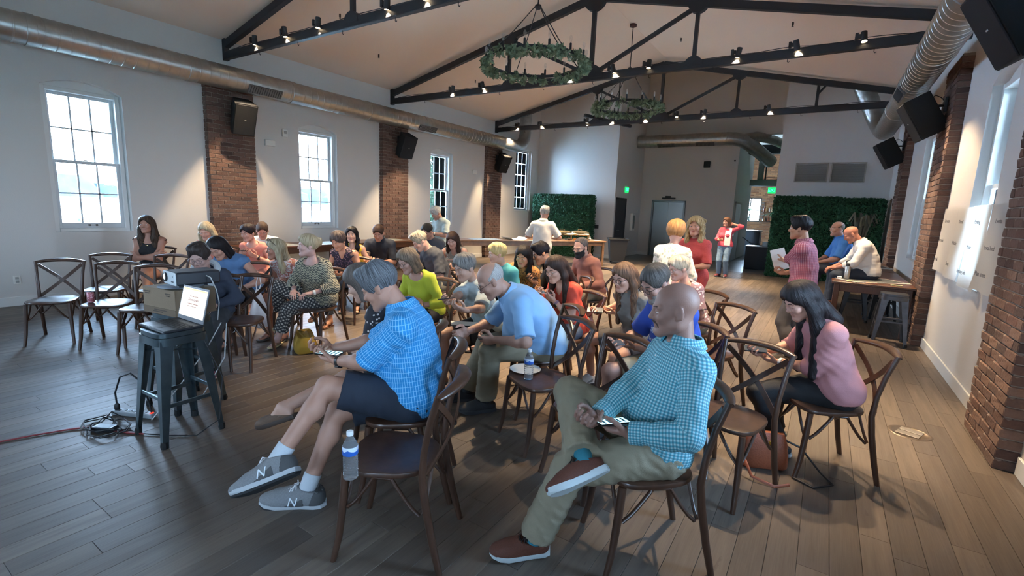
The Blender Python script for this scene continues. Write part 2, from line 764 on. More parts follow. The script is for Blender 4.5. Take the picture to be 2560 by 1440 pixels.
def skeleton(s):
    """joint positions of one figure, facing +Y, right hand at +X, standing on z = 0"""
    sc = s.get('sc', 1.0)
    fem = s.get('fem', 0)
    seated = s.get('sit', 1)
    a0, a1 = s.get('lean', (4, 12))
    side = s.get('side', 0) * D2R
    J = {}
    P = nv(0, 0, s.get('seat', .465) + .088 * sc) if seated else nv(0, 0, .90 * sc)
    up0 = ry(side) @ rx(-a0 * D2R) @ nv(0, 0, 1)
    up1 = ry(side * 1.4) @ rx(-a1 * D2R) @ nv(0, 0, 1)
    C = P + up0 * .28 * sc
    N = C + up1 * .205 * sc
    tw = s.get('twist', 0) * D2R
    right = rzm(tw) @ ry(side) @ nv(1, 0, 0)
    shw = s.get('shw', .148 if fem else .168) * sc
    J['P'], J['C'], J['N'], J['up0'], J['up1'], J['right'] = P, C, N, up0, up1, right
    J['fwd0'] = unit(np.cross(up0, nv(1, 0, 0)))
    J['fwd1'] = unit(np.cross(up1, right))
    drop = .052 * sc
    J['SR'] = N - up1 * drop + right * shw
    J['SL'] = N - up1 * drop - right * shw
    hy, hp, hr = s.get('look', (0, 12, 0))
    hy, hp, hr = hy * D2R, hp * D2R, hr * D2R
    npitch = (a1 * .5 + 14 + s.get('neckf', 0) + max(hp / D2R, 0) * .45) * D2R
    nd = ry(side * 1.2 + hr * .5) @ rx(-npitch) @ nv(0, 0, 1)
    HR = rzm(hy) @ rx(-hp) @ ry(hr)
    hs = s.get('hs', .97 if fem else 1.02)
    J['NB'] = N + nd * .080 * sc
    J['H'] = J['NB'] + HR @ nv(0, .028, .108) * hs
    J['HR'], J['hs'] = HR, hs
    arm = dict(ARMS[s.get('arms', 'phone')])
    arm.update(s.get('arm', {}))
    lu, lf = .285 * sc, .25 * sc
    for k, side_ in (('R', 'pr'), ('L', 'pl')):
        t = P + nv(*arm[k]) * sc
        e, w = ik(J['S' + k], t, lu, lf, arm[side_])
        J['E' + k], J['W' + k] = e, w
        f = arm['f' + k.lower()]
        J['F' + k] = unit(unit(f) * 1.0 + unit(w - e) * .6)
        n = np.asarray(arm['n' + k.lower()], float)
        n = unit(n - J['F' + k] * (n @ J['F' + k]))
        J['n' + k] = n
        J['hand' + k] = arm['h' + k.lower()]
    leg = dict(LEGS[s.get('legs', 'sit' if seated else 'stand')])
    leg.update(s.get('leg', {}))
    lt, ls = .43 * sc, .415 * sc
    for k, side_ in (('R', 'pr'), ('L', 'pl')):
        sg = 1 if k == 'R' else -1
        h = P + nv(sg * .09 * sc, .015, -.005)
        t = nv(*leg[k]) * nv(sc, sc, 1)
        kn, an = ik(h, t, lt, ls, leg[side_])
        J['h' + k], J['K' + k], J['A' + k] = h, kn, an
        J['f' + k] = unit(leg['f' + k.lower()])
        if 'u' + k.lower() in leg:
            J['u' + k] = unit(leg['u' + k.lower()])
    return J

# ---------------------------------------------------------------- the room
YB, YT, YE = -4.6, 16.3, 19.1          # back wall, end of the hall, lift wall
ZW = 4.42                              # eaves
ZR = 5.72                              # ridge
XM = (XL + XR) / 2

m_wall = mat('wall_paint', 'cdcac5', .9, bump=.12, scale=90)
m_ceil = mat('ceiling_paint', 'ead9c8', .95, bump=.08, scale=60)
m_trim = mat('white_trim', 'd6d6d2', .5)
m_black = mat('black_steel', '23262b', .55, bump=.1, scale=120)
m_mortar = mat('mortar', '8f8175', .95, bump=.5, scale=150)
m_conc = mat('polished_concrete', '5d5b58', .32, vary=.12, scale=3)
m_galv = mat('galvanised_steel', 'a9a8a4', .34, metal=.9, vary=.10, scale=9, bump=.05)


def brick_mat(name, dark=1.0):
    N_ = NB(name)
    oi = N_.n.new('ShaderNodeObjectInfo')
    o, x, y, z = N_.obj()
    cr = N_.n.new('ShaderNodeValToRGB')
    e = cr.color_ramp.elements
    cols = ['6c5146', '7d6052', '5c463e', '8a6c5c', '4a3a35', '745244']
    e[0].position, e[0].color = 0, lin(cols[0])
    e[1].position, e[1].color = 1, lin(cols[5])
    for i in range(1, 5):
        q = e.new(i / 5)
        q.color = lin(cols[i])
    N_.l.new(oi.outputs['Random'], cr.inputs[0])
    f = N_.noise(o, 26, 5)
    c = N_.mix(N_.math('MULTIPLY', f, .55), cr.outputs[0], '3d2a24')
    sp = N_.math('GREATER_THAN', N_.noise(o, 8, 4), .63)
    c = N_.mix(N_.math('MULTIPLY', sp, .35), c, 'a89a8c')
    N_.bump(N_.noise(o, 45, 5), .7, .012)
    return N_.done(c, .92)


m_brick = brick_mat('old_brick')


def plank_mat(name, island):
    N_ = NB(name)
    if island:
        g = N_.n.new('ShaderNodeNewGeometry')
        rnd = g.outputs['Random Per Island']
    else:
        rnd = N_.n.new('ShaderNodeObjectInfo').outputs['Random']
    gw = N_.n.new('ShaderNodeNewGeometry').outputs['Position']
    off = N_.n.new('ShaderNodeCombineXYZ')
    N_.l.new(N_.math('MULTIPLY', rnd, 37.0), off.inputs[0])
    N_.l.new(N_.math('MULTIPLY', rnd, 91.0), off.inputs[1])
    ad = N_.n.new('ShaderNodeVectorMath')
    N_.l.new(gw, ad.inputs[0])
    N_.l.new(off.outputs[0], ad.inputs[1])
    q = N_.mapping(ad.outputs[0], (14, .9, 1))
    gr = N_.noise(q, 1.6, 6)
    q2 = N_.mapping(ad.outputs[0], (70, 2.4, 1))
    fine = N_.noise(q2, 2.0, 4)
    cr = N_.n.new('ShaderNodeValToRGB')
    e = cr.color_ramp.elements
    e[0].position, e[0].color = 0, lin('433a35')
    e[1].position, e[1].color = 1, lin('74675a')
    for p_, c_ in ((.35, '52473f'), (.6, '685b4f'), (.8, '564c45')):
        x_ = e.new(p_)
        x_.color = lin(c_)
    N_.l.new(rnd, cr.inputs[0])
    c = N_.mix(N_.math('MULTIPLY_ADD', gr, 1.5, -.42), cr.outputs[0], '382f2a')
    kn = N_.math('GREATER_THAN', N_.noise(N_.mapping(ad.outputs[0], (26, 5, 1)), 1.0, 5), .66)
    c = N_.mix(N_.math('MULTIPLY', kn, .5), c, '3b2f28')
    c = N_.mix(N_.math('MULTIPLY', fine, .35), c, '85796e')
    N_.bump(N_.math('ADD', fine, gr), .14, .004)
    N_.b.inputs['Specular IOR Level'].default_value = .38
    return N_.done(c, N_.math('MULTIPLY_ADD', gr, .22, .36))


m_plank = plank_mat('oak_plank', False)
m_plank_i = plank_mat('oak_plank_far', True)


def struct(o):
    o['kind'] = 'structure'
    return o


# ---- floor: a screed with planks laid along the room
floor = struct(MB().span((XL - .3, YB - .3, -.2), (XR + .3, 28.5, -.012)).build('floor', m_conc))
RCAM = np.array(cam.matrix_world.to_3x3()).T


def in_view(p, margin=1.05):
    q = RCAM @ (np.asarray(p, float) - np.array((0, 0, 1.65)))
    if q[2] > -.2:
        return None
    x, y = q[0] / -q[2] * 1199.8 / 1280, q[1] / -q[2] * 1199.8 / 1280
    if abs(x) > margin or abs(y) > .5625 * margin:
        return None
    return -q[2]


rp = random.Random(3)
PWD, PLN = .1349, 1.22
planks = []
for i in range(80):
    x0 = XL + i * PWD
    y = YB - rp.random() * PLN
    while y < 15.9:
        planks.append((x0, max(y, YB), min(y + PLN, 15.9)))
        y += PLN
scored = []
for k, (x0, a, b) in enumerate(planks):
    best = 0
    for t in (.1, .5, .9):
        d = in_view((x0 + PWD / 2, a + (b - a) * t, 0), 1.02)
        if d:
            best += (b - a) / d ** 3
    scored.append((best, k))
scored.sort(reverse=True)
near = {k for v, k in scored[:300] if v > 0}
pl_cache = {}
far_b = MB()
for k, (x0, a, b) in enumerate(planks):
    L = round(b - a, 3)
    if L < .02:
        continue
    if k in near:
        if L not in pl_cache:
            pl_cache[L] = MB().box((0, 0, -.006), (PWD - .0016, L - .0016, .012), bev=.0012).mesh('plank', m_plank, 0)
        put('plank', pl_cache[L], floor, (x0 + PWD / 2, (a + b) / 2, 0))
    else:
        far_b.box((x0 + PWD / 2, (a + b) / 2, -.006), (PWD - .0016, L - .0016, .012))
o = far_b.build('planks', m_plank_i, floor, smooth=0)
o['kind'] = 'stuff'
struct(MB().span((XL - .1, 15.9, -.012), (XR + .1, 28.3, .0)).build('trim_1', m_conc))

# ---- long walls, pierced by arched window recesses
WT = .34
WINS = (-1.2, 2.78, 6.75, 10.8)
WHW, WZ0, WZ1, WRISE = .475, 1.03, 3.12, .12


def long_wall(name, x0, sgn):
    """x0 inner face, sgn -1 for the left wall (outside at smaller x)"""
    b = MB()
    x1 = x0 + sgn * WT
    lo, hi = min(x0, x1), max(x0, x1)
    ys = [YB]
    for y in WINS:
        ys += [y - WHW, y + WHW]
    ys.append(YT if sgn > 0 else 14.72)
    for i in range(0, len(ys), 2):
        b.span((lo, ys[i], 0), (hi, ys[i + 1], ZW + .3))
    M_ = Matrix(((0, 0, 1, 0), (1, 0, 0, 0), (0, 1, 0, 0), (0, 0, 0, 1)))
    for y in WINS:
        b.span((lo, y - WHW, 0), (hi, y + WHW, WZ0))
        n = 12
        arc = []
        for k in range(n + 1):
            t = -1 + 2 * k / n
            arc.append((y + WHW * t, WZ1 + WRISE * (1 - t * t)))
        b.prism([(y + WHW, ZW + .3), (y - WHW, ZW + .3)] + arc, lo, hi, M_)
    if sgn < 0:     # taller end bay with its high window
        b.span((lo, 14.72, 0), (hi, 15.78, 1.55))
        b.span((lo, 14.72, 3.75), (hi, 15.78, ZW + .3))
        b.span((lo, 15.78, 0), (hi, YT, ZW + .3))
    b.span((lo, 13.75, ZW + .3), (hi, YT + .3, 7.6))
    return struct(b.build(name, m_wall, smooth=0))


wall_left = long_wall('wall_left', XL, -1)
wall_right = long_wall('wall_right', XR, 1)
b = MB()
xs_ = [XL - WT]
for x in (-7.6, -.5):  # unseen window openings, added to let cool light onto the front rows
    xs_ += [x - .6, x + .6]
    b.span((x - .6, YB - .3, 0), (x + .6, YB, 1.0))
    b.span((x - .6, YB - .3, 2.8), (x + .6, YB, 6.2))
xs_.append(XR + WT)
for i in range(0, len(xs_), 2):
    b.span((xs_[i], YB - .3, 0), (xs_[i + 1], YB, 6.2))
struct(b.build('wall_back', m_wall, smooth=0))

# end of the hall: two return walls, the lift wall between them set back, the passage to the bar
b = MB()
b.span((XL, YT, 0), (-6.33, YT + .2, 7.6))
b.span((-6.53, YT + .2, 0), (-6.33, YE, 7.6))
b.span((-6.53, YE, 0), (-2.9, YE + .25, 7.6))
b.span((-2.9, YE, 4.5), (-1.38, YE + .25, 7.6))
b.span((-3.1, YE + .25, 0), (-2.9, 23.2, 4.7))
b.span((-9.3, YE + .25, 0), (-9.0, 27.3, 7.6))
struct(b.build('wall_front', m_wall, smooth=0))
b = MB()
b.span((-1.38, YT, 0), (XR, YT + .2, 7.6))
b.span((-1.38, YT + .2, 0), (-1.18, 28, 7.6))
struct(b.build('wall_far', m_wall, smooth=0))
# upper end above the passage
b = MB()
b.span((-2.9, 24.2, 4.75), (-1.38, 24.4, 7.6))
struct(b.build('wall_upper', mat('pale_paint', 'cfcac0', .9), smooth=0))

# ceiling: two slopes over the trussed hall, flat high ceiling over the end bay
b = MB()
t_ = .16
for sgn, xe in ((-1, XL - .3), (1, XR + .3)):
    ze = ZW - (ZR - ZW) * .3 / (XM - XL)
    vs = [(xe, YB - .3, ze), (XM, YB - .3, ZR), (XM, 13.75, ZR), (xe, 13.75, ze)]
    vs += [(x, y, z + t_) for x, y, z in vs]
    f = [(0, 1, 2, 3), (7, 6, 5, 4), (0, 4, 5, 1), (1, 5, 6, 2), (2, 6, 7, 3), (3, 7, 4, 0)]
    if sgn < 0:
        f = [q[::-1] for q in f]
    b.add(vs, f)
struct(b.build('ceiling', m_ceil, smooth=0))
b = MB()
vs = [(XL - .3, 13.72, ZW - .05), (XM, 13.72, ZR + .02), (XR + .3, 13.72, ZW - .05), (XR + .3, 13.72, 7.6), (XL - .3, 13.72, 7.6)]
vs += [(x, y + .08, z) for x, y, z in vs]
b.add(vs, [(0, 1, 4), (1, 2, 3), (1, 3, 4), (5, 9, 6), (6, 8, 7), (6, 9, 8), (0, 5, 6, 1), (1, 6, 7, 2)])
b.span((XL - .3, 13.7, 7.5), (XR + .3, 28.4, 7.7))
struct(b.build('ceiling_end', m_ceil, smooth=0))

# baseboards
b = MB()
for a, c in ((YB, 4.42), (5.30, 8.46), (9.36, 12.84), (13.70, YT)):
    b.span((XL, a, 0), (XL + .018, c, .13), bev=.004)
struct(b.build('baseboard_left', m_trim, smooth=0))
b = MB()
for a, c in ((YB, 4.42), (5.30, 8.40), (9.30, 12.84), (13.70, YT)):
    b.span((XR - .018, a, 0), (XR, c, .13), bev=.004)
struct(b.build('baseboard_right', m_trim, smooth=0))
b = MB()
b.span((XL, YT - .018, 0), (-6.33, YT, .13), bev=.004)
b.span((-6.33, YT, 0), (-6.312, 16.5, .13), bev=.004)
b.span((-6.33, 17.5, 0), (-6.312, YE, .13), bev=.004)
b.span((-6.33, YE - .018, 0), (-5.9, YE, .13), bev=.004)
b.span((-4.6, YE - .018, 0), (-2.9, YE, .13), bev=.004)
b.span((-1.38, YT - .018, 0), (XR, YT, .13), bev=.004)
struct(b.build('baseboard_front', m_trim, smooth=0))


# ---- windows
def glass_mat():
    m, n, l, bs = new_mat('window_glass')
    tr = n.new('ShaderNodeBsdfTransparent')
    tr.inputs[0].default_value = (.97, .985, 1, 1)
    gl = n.new('ShaderNodeBsdfGlossy')
    gl.inputs['Roughness'].default_value = .02
    fr = n.new('ShaderNodeFresnel')
    fr.inputs[0].default_value = 1.35
    mx = n.new('ShaderNodeMixShader')
    l.new(fr.outputs[0], mx.inputs[0])
    l.new(tr.outputs[0], mx.inputs[1])
    l.new(gl.outputs[0], mx.inputs[2])
    l.new(mx.outputs[0], n['Material Output'].inputs[0])
    return m


m_glass = glass_mat()
wcount = [0]


def window(y, x0, sgn, z0=1.03, z1=3.12, hw=.46, sashes=2, cols=3, rows=2, dark=False):
    """double-hung window in the recess; sgn -1 left wall, +1 right wall"""
    wcount[0] += 1
    root = empty('window_%d' % wcount[0], (x0 + sgn * .10, y, z0), 0 if sgn < 0 else math.pi, kind='structure')
    # local: +X into the room, Y along the wall, Z up
    H_ = z1 - z0
    m_s = mat('grey_sash', '8d9499', .5) if dark else mat('sash_white', 'c9cdce', .5)
    mt_ = .006 if dark else .011
    b = MB()
    fw = .055
    b.span((-.16, -hw, 0), (.02, -hw + fw, H_), bev=.004)
    b.span((-.16, hw - fw, 0), (.02, hw, H_), bev=.004)
    b.span((-.16, -hw + fw, H_ - fw), (.02, hw - fw, H_), bev=.004)
    b.span((-.16, -hw + fw, 0), (.03, hw - fw, .05), bev=.004)
    if sashes == 2:
        b.span((-.17, -hw - .02, H_), (-.01, hw + .02, H_ + .16))
    b.build('frame', m_trim, root, smooth=0)
    iw = hw - fw
    mid = .05 + (H_ - fw - .05) / 2
    spans = [('lower_sash', .05, mid + .02, -.045), ('upper_sash', mid - .02, H_ - fw, -.10)] if sashes == 2 else [('sash', .05, H_ - fw, -.06)]
    for nm, za, zb, xo in spans:
        b = MB()
        st = .045
        bt = .085 if nm == 'lower_sash' else .045
        tp = .045
        b.span((xo - .02, -iw, za), (xo + .02, -iw + st, zb), bev=.003)
        b.span((xo - .02, iw - st, za), (xo + .02, iw, zb), bev=.003)
        b.span((xo - .02, -iw + st, za), (xo + .02, iw - st, za + bt), bev=.003)
        b.span((xo - .02, -iw + st, zb - tp), (xo + .02, iw - st, zb), bev=.003)
        gw, g0, g1 = iw - st, za + bt, zb - tp
        for c in range(1, cols):
            yy = -gw + 2 * gw * c / cols
            b.span((xo - .012, yy - mt_, g0), (xo + .012, yy + mt_, g1))
        for r in range(1, rows):
            zz = g0 + (g1 - g0) * r / rows
            b.span((xo - .012, -gw, zz - mt_), (xo + .012, gw, zz + mt_))
        so = b.build(nm, m_s, root, smooth=0)
        cw, chh = 2 * gw / cols, (g1 - g0) / rows
        pm = MB().box((0, 0, 0), (.004, cw - .024, chh - .024)).mesh('pane', m_glass, 0)
        for c in range(cols):
            for r in range(rows):
                put('pane', pm, so, (xo, -gw + cw * (c + .5), g0 + chh * (r + .5)))
        if nm == 'lower_sash':
            b = MB()
            b.tube([(xo + .022, -.05, za + .045), (xo + .04, -.045, za + .047), (xo + .04, .045, za + .047), (xo + .022, .05, za + .045)], .005, 6)
            b.span((xo + .018, -.06, za + .03), (xo + .024, -.03, za + .06))
            b.span((xo + .018, .03, za + .03), (xo + .024, .06, za + .06))
            b.build('sash_lift', mat('window_hardware', '6d6a66', .4, metal=.6), so)
        elif nm == 'upper_sash':
            b = MB()
            b.span((xo + .02, -.03, za + .045), (xo + .06, .03, za + .06), bev=.004)
            b.build('sash_lock', mat('window_hardware', '6d6a66', .4, metal=.6), so)
    return root


for y in WINS:
    window(y, XL, -1)
for y in WINS:
    window(y, XR, 1)
for x in (-7.6, -.5):  # unseen back windows, added to light the front from behind the camera
    o = window(0, 0, -1, 1.0, 2.8, .59, 1, 3, 4)
    o.location = (x, YB - .1, 1.0)
    o.rotation_euler = (0, 0, math.pi / 2)
window(15.25, XL, -1, 1.55, 3.75, .53, 1, 3, 5, True)

# ---- brick pillars standing proud of both walls
BL, BH, BJ = .200, .0645, .0105
brick_cache = {}


def brick_mesh(L, H_, D):
    key = (round(L, 3), round(H_, 3), D)
    if key not in brick_cache:
        v = []
        for s_ in range(3):
            rr = random.Random(s_ * 7 + int(L * 1000))
            b = MB().box((0, 0, 0), (D, L, H_), bev=.005)
            b.v = [(x + rr.uniform(-.0035, .0035) * (1 if x > 0 else 0), y + rr.uniform(-.003, .003), z + rr.uniform(-.002, .002)) for x, y, z in b.v]
            v.append(b.mesh('brick', m_brick, 0))
        brick_cache[key] = v
    return brick_cache[key]


def pillar(y0, y1, x0, sgn, zt, depth=.125):
    root = empty('brick_pillar', (x0, y0, 0), 0 if sgn < 0 else math.pi, kind='structure')
    if sgn > 0:
        root.location = (x0, y1, 0)
    W = y1 - y0
    MB().span((-.05, .012, 0), (depth - .012, W - .012, zt)).build('mortar', m_mortar, root, smooth=0)
    rows = int(zt / (BH + BJ))
    rr = random.Random(int(y0 * 100) + (5 if sgn > 0 else 0))
    k = 0
    for r in range(rows):
        z = r * (BH + BJ) + BH / 2 + .004
        y = 0.0
        first = BL if r % 2 == 0 else BL / 2 - BJ / 2
        while y < W - .02:
            L = min(first if y == 0 else BL, W - y)
            if W - y - L < .04:
                L = W - y
            vs = brick_mesh(L, BH, depth + .02)
            o = put('brick', vs[k % 3], root, ((depth - .02) / 2 + rr.uniform(-.004, .005), y + L / 2, z))
            k += 1
            y += L + BJ
    return root


for y0, y1 in ((4.44, 5.28), (8.47, 9.34), (12.85, 13.68)):
    pillar(y0, y1, XL, -1, 3.78)
for y0, y1 in ((4.44, 5.28), (8.40, 9.28), (12.85, 13.68)):
    pillar(y0, y1, XR, 1, 3.78)

# ---- outside: lawn, lake, far shore, hills, shrubs and trees
struct(MB().span((-900, -600, -2.4), (900, 900, -2.3)).build('trim_2', mat('lawn', 'c0c4ba', .95, vary=.2, scale=.4), smooth=0))
lake = MB().span((-420, -300, -2.3), (-24, 300, -2.24)).build('lake', mat('lake_water', 'eef4f8', .12, spec=.6, bump=.15, scale=.6), smooth=0)  # near-white base colour stands in for the bright sky mirrored in the water
tag(lake, 'pale lake seen through the left windows', 'lake', kind='stuff')
b = MB()
for i in range(40):
    y = -320 + i * 17
    b.lathe([(26, -2.5), (24, 4 + 3 * math.sin(i * 1.7)), (16, 8 + 4 * math.sin(i * 2.3)), (6, 10 + 4 * math.sin(i * 2.3)), (0.01, 11 + 4 * math.sin(i * 2.3))],
            9, (-430 + 12 * math.sin(i * 2.1), y, 0))
hills = b.build('far_shore', mat('far_trees', '2c363c', 1.0, vary=.25, scale=.15))
struct(hills)
hills.name = 'trim_3'


def leaf_cloud(name, centres, n, size, m, parent, seed):
    rr = np.random.RandomState(seed)
    cs = np.array([c[:3] for c in centres])
    rs = np.array([c[3] for c in centres])
    ii = rr.randint(0, len(cs), n)
    d = rr.normal(size=(n, 3))
    d /= np.linalg.norm(d, axis=1)[:, None]
    p = cs[ii] + d * (rs[ii] * rr.uniform(.55, 1.05, n))[:, None]
    u = rr.normal(size=(n, 3))
    u /= np.linalg.norm(u, axis=1)[:, None]
    w = np.cross(u, d + rr.normal(size=(n, 3)) * .4)
    w /= np.linalg.norm(w, axis=1)[:, None]
    sz = size * rr.uniform(.7, 1.3, n)[:, None]
    V = np.stack([p - u * sz, p + w * sz * .45, p + u * sz, p - w * sz * .45], 1).reshape(-1, 3)
    F = np.arange(4 * n).reshape(-1, 4)
    o = put(name, raw_mesh(name, V, F, m, smooth=False), parent)
    o['kind'] = 'stuff'
    return o


m_leaf = mat('leaf_green', '33482f', .8, vary=.35, scale=3)


def tree(x, y, h, r, label, seed, name='tree', cat='tree', trunk=True):
    root = empty(name, (x, y, -2.3), 0, label, cat)
    rr = random.Random(seed)
    cs = [(rr.uniform(-r, r) * .6, rr.uniform(-r, r) * .6, h - r + rr.uniform(-r, r) * .5, r * rr.uniform(.45, .7)) for _ in range(14)]
    leaf_cloud('foliage', cs, 2600, r * .09, m_leaf, root, seed)
    b = MB()
    b.tube([(0, 0, 0), (.1, .05, (h - r) * .5), (0, 0, h - r * .6)], [r * .10, r * .08, r * .05], 8)
    for k in range(5):
        a = k * 1.3
        b.tube([(0, 0, h - r * 1.3), (math.cos(a) * r * .3, math.sin(a) * r * .3, h - r * .9), (math.cos(a) * r * .6, math.sin(a) * r * .6, h - r * .6)], [r * .04, r * .03, r * .015], 6)
    b.build('trunk', mat('bark', '5a4a3e', .9, bump=.5), root)
    return root


tree(-15.2, 4.05, 3.2, 1.25, 'green shrub outside the nearest left window', 11, 'shrub', 'shrub')
tree(-19.0, 23.0, 8.0, 2.3, 'leafy tree outside the third left window', 12)
tree(-16.5, 17.6, 4.8, 1.3, 'small leafy tree low outside the third left window', 14)
tree(7.0, 14.0, 7.0, 2.2, 'leafy tree outside the right windows', 15)

# ---------------------------------------------------------------- roof trusses with their track lamps
def gusset(b, x, y, z, r, half=None, t=.05):
    """round steel plate; half 'up'/'down' keeps that half"""
    n = 20
    pts = []
    for k in range(n + 1):
        a = math.pi * k / n
        if half == 'down':
            a += math.pi
        pts.append((x + r * math.cos(a), z + r * math.sin(a)))
    if half is None:
        pts = [(x + r * math.cos(2 * math.pi * k / 24), z + r * math.sin(2 * math.pi * k / 24)) for k in range(24)]
    M_ = Matrix(((1, 0, 0, 0), (0, 0, 1, y - t / 2), (0, 1, 0, 0), (0, 0, 0, 1)))
    b.prism([(p[0], p[1]) for p in pts][::-1], 0, t, M_)


def truss(y, label):
    root = empty('roof_truss', (XM, y, 0), 0, label, 'truss', 'black steel roof trusses')
    w = .085
    zb, zt = 4.16, 4.30
    hwid = XR - XM - .02
    zp = 5.56
    MB().span((-hwid, -w / 2, zb - .075), (hwid, w / 2, zb + .055), bev=.008).build('bottom_chord', m_black, root, smooth=0)
    for s_ in (-1, 1):
        MB().beam((s_ * hwid, 0, zt + .03), (0, 0, zp), w, .12).build('top_chord', m_black, root, smooth=0)
        MB().span((s_ * hwid - .06, -w / 2, zb - .09), (s_ * hwid + .06, w / 2, zt + .14), bev=.006).build('end_post', m_black, root, smooth=0)
        zq = zt + (zp - zt) * (1 - 1.88 / hwid)
        MB().beam((s_ * 1.88, 0, zb), (s_ * 1.88, 0, zq), .06, .06, (0, 1, 0)).build('queen_post', m_black, root, smooth=0)
        MB().beam((0, 0, zb + .03), (s_ * 1.88, 0, zq - .03), .06, .06).build('diagonal_strut', m_black, root, smooth=0)
        for (x, z, r, h_) in ((s_ * 1.88, zb - .02, .155, 'up'), (s_ * 1.88, zq + .02, .17, 'down')):
            b = MB()
            gusset(b, x, 0, z, r, h_, .10)
            b.build('gusset_plate', m_black, root, smooth=30)
    MB().beam((0, 0, zb), (0, 0, zp), .07, .07, (0, 1, 0)).build('king_post', m_black, root, smooth=0)
    for (z, r, h_) in ((zb - .02, .24, 'up'), (zp - .02, .22, 'down')):
        b = MB()
        gusset(b, 0, 0, z, r, h_, .10)
        b.build('gusset_plate', m_black, root, smooth=30)
    # cable lying along the bottom chord
    b = MB()
    pts = []
    rr = random.Random(int(y * 10))
    for k in range(60):
        x = -hwid + .25 + (2 * hwid - .5) * k / 59
        pts.append((x, -.02 + .01 * math.sin(k), zb + .062 + .02 * abs(math.sin(k * .55)) * (1 if k % 9 < 5 else .1)))
    b.tube(pts, .006, 5)
    b.build('power_cable', m_black, root)
    b = MB()
    for k in range(9):
        x = -hwid + 1.1 + k * 1.08
        b.tube([(x, 0, zb - .075), (x, 0, zb - .12), (x + .015, 0, zb - .135), (x + .03, 0, zb - .12)], .005, 5)
    o = b.build('hooks', m_black, root)
    o['kind'] = 'stuff'
    return root


m_lens = mat('lamp_lens', 'fff0d8', .3, emit='ffe0b0', estr=14.0)
m_can = mat('lamp_can', '2a2b2e', .5)
_b = MB()
_b.lathe([(.030, .15), (.040, .146), (.042, .0), (.038, -.004), (.036, .006)], 14, (0, 0, -.06))
CAN = _b.mesh('lamp_can', m_can)
_b = MB()
_b.lathe([(.036, 0), (.0001, .004)], 14, (0, 0, -.056))
LENS = _b.mesh('lens', m_lens)
_b = MB()
_b.span((-.075, -.02, .0), (-.035, .02, .05), bev=.004)
_b.span((-.11, -.03, -.02), (-.07, .03, .07), bev=.005)
BRK = _b.mesh('bracket', m_can)


def track_light(x, y, z, tilt, az, power, label, group, size=60):
    root = empty('track_light', (x, y, z), 0, label, 'lamp', group)
    R_ = (Matrix.Rotation(az, 3, 'Z') @ Matrix.Rotation(tilt, 3, 'Y')).to_euler()
    put('bracket', BRK, root)
    c = put('lamp_can', CAN, root, rot=R_)
    put('lens', LENS, c)
    d = bpy.data.lights.new('track_spot', 'SPOT')
    d.energy = power * SPOT
    d.spot_size = math.radians(size)
    d.spot_blend = .35
    d.shadow_soft_size = .035
    d.color = (1.0, .74, .46)
    o = put('spot', d, c, (0, 0, -.075))
    return root


T_Y = (4.87, 8.87, 13.42)
truss(T_Y[0], 'black steel roof truss nearest the camera, above the front rows')
truss(T_Y[1], 'black steel roof truss between the two ring chandeliers')
truss(T_Y[2], 'farthest black steel roof truss, before the tall end wall')
LX = ((-8.39, -7.53, -6.69, -5.22, -4.54, -3.4, -2.6, -1.4, -.6, .1),
      (-7.45, -6.61, -5.13, -4.46, -3.63, -2.97, -1.52, -.71, .12),
      (-8.58, -7.75, -6.2, -5.4, -4.52, -3.65, -2.95, -1.49))
ORD = ('first', 'second', 'third', 'fourth', 'fifth', 'sixth', 'seventh', 'eighth', 'ninth', 'tenth')
for ti, (ty, xs) in enumerate(zip(T_Y, LX)):
    nm = ('nearest', 'middle', 'farthest')[ti]
    for k, x in enumerate(xs):
        tilt = math.radians(((6, -8, 5, -6) if ti == 0 else (18, -14, 10, -20))[k % 4])
        track_light(x, ty - .07, 4.23, tilt, k * 1.1 - .6, (150, 205, 215)[ti] * (.7 if x > -1 else 1),
                    'black track lamp, %s from the left on the %s roof truss' % (ORD[k], nm), 'track lamps on the %s truss' % nm,
                    (62, 72, 78)[ti])


# ---------------------------------------------------------------- ducts
def spiral_prof(r, L, step=.145, ridge=.0032):
    pr = [(r, 0)]
    z = step
    while z < L:
        pr += [(r, z - .012), (r + ridge, z - .006), (r + ridge, z + .006), (r, z + .012)]
        z += step
    pr.append((r, L))
    return pr


def elbow(b, c, r, R, a0, a1, e1, e2, n=16):
    """quarter bend: centre c, bend radius R, from direction e1 to e2"""
    pts = []
    for k in range(n + 1):
        a = a0 + (a1 - a0) * k / n
        pts.append(np.array(c) + R * (np.array(e1) * math.cos(a) + np.array(e2) * math.sin(a)))
    b.tube(pts, r, 24)


RY = [[1, 0, 0], [0, 0, 1], [0, -1, 0]]      # z of a lathe to +Y


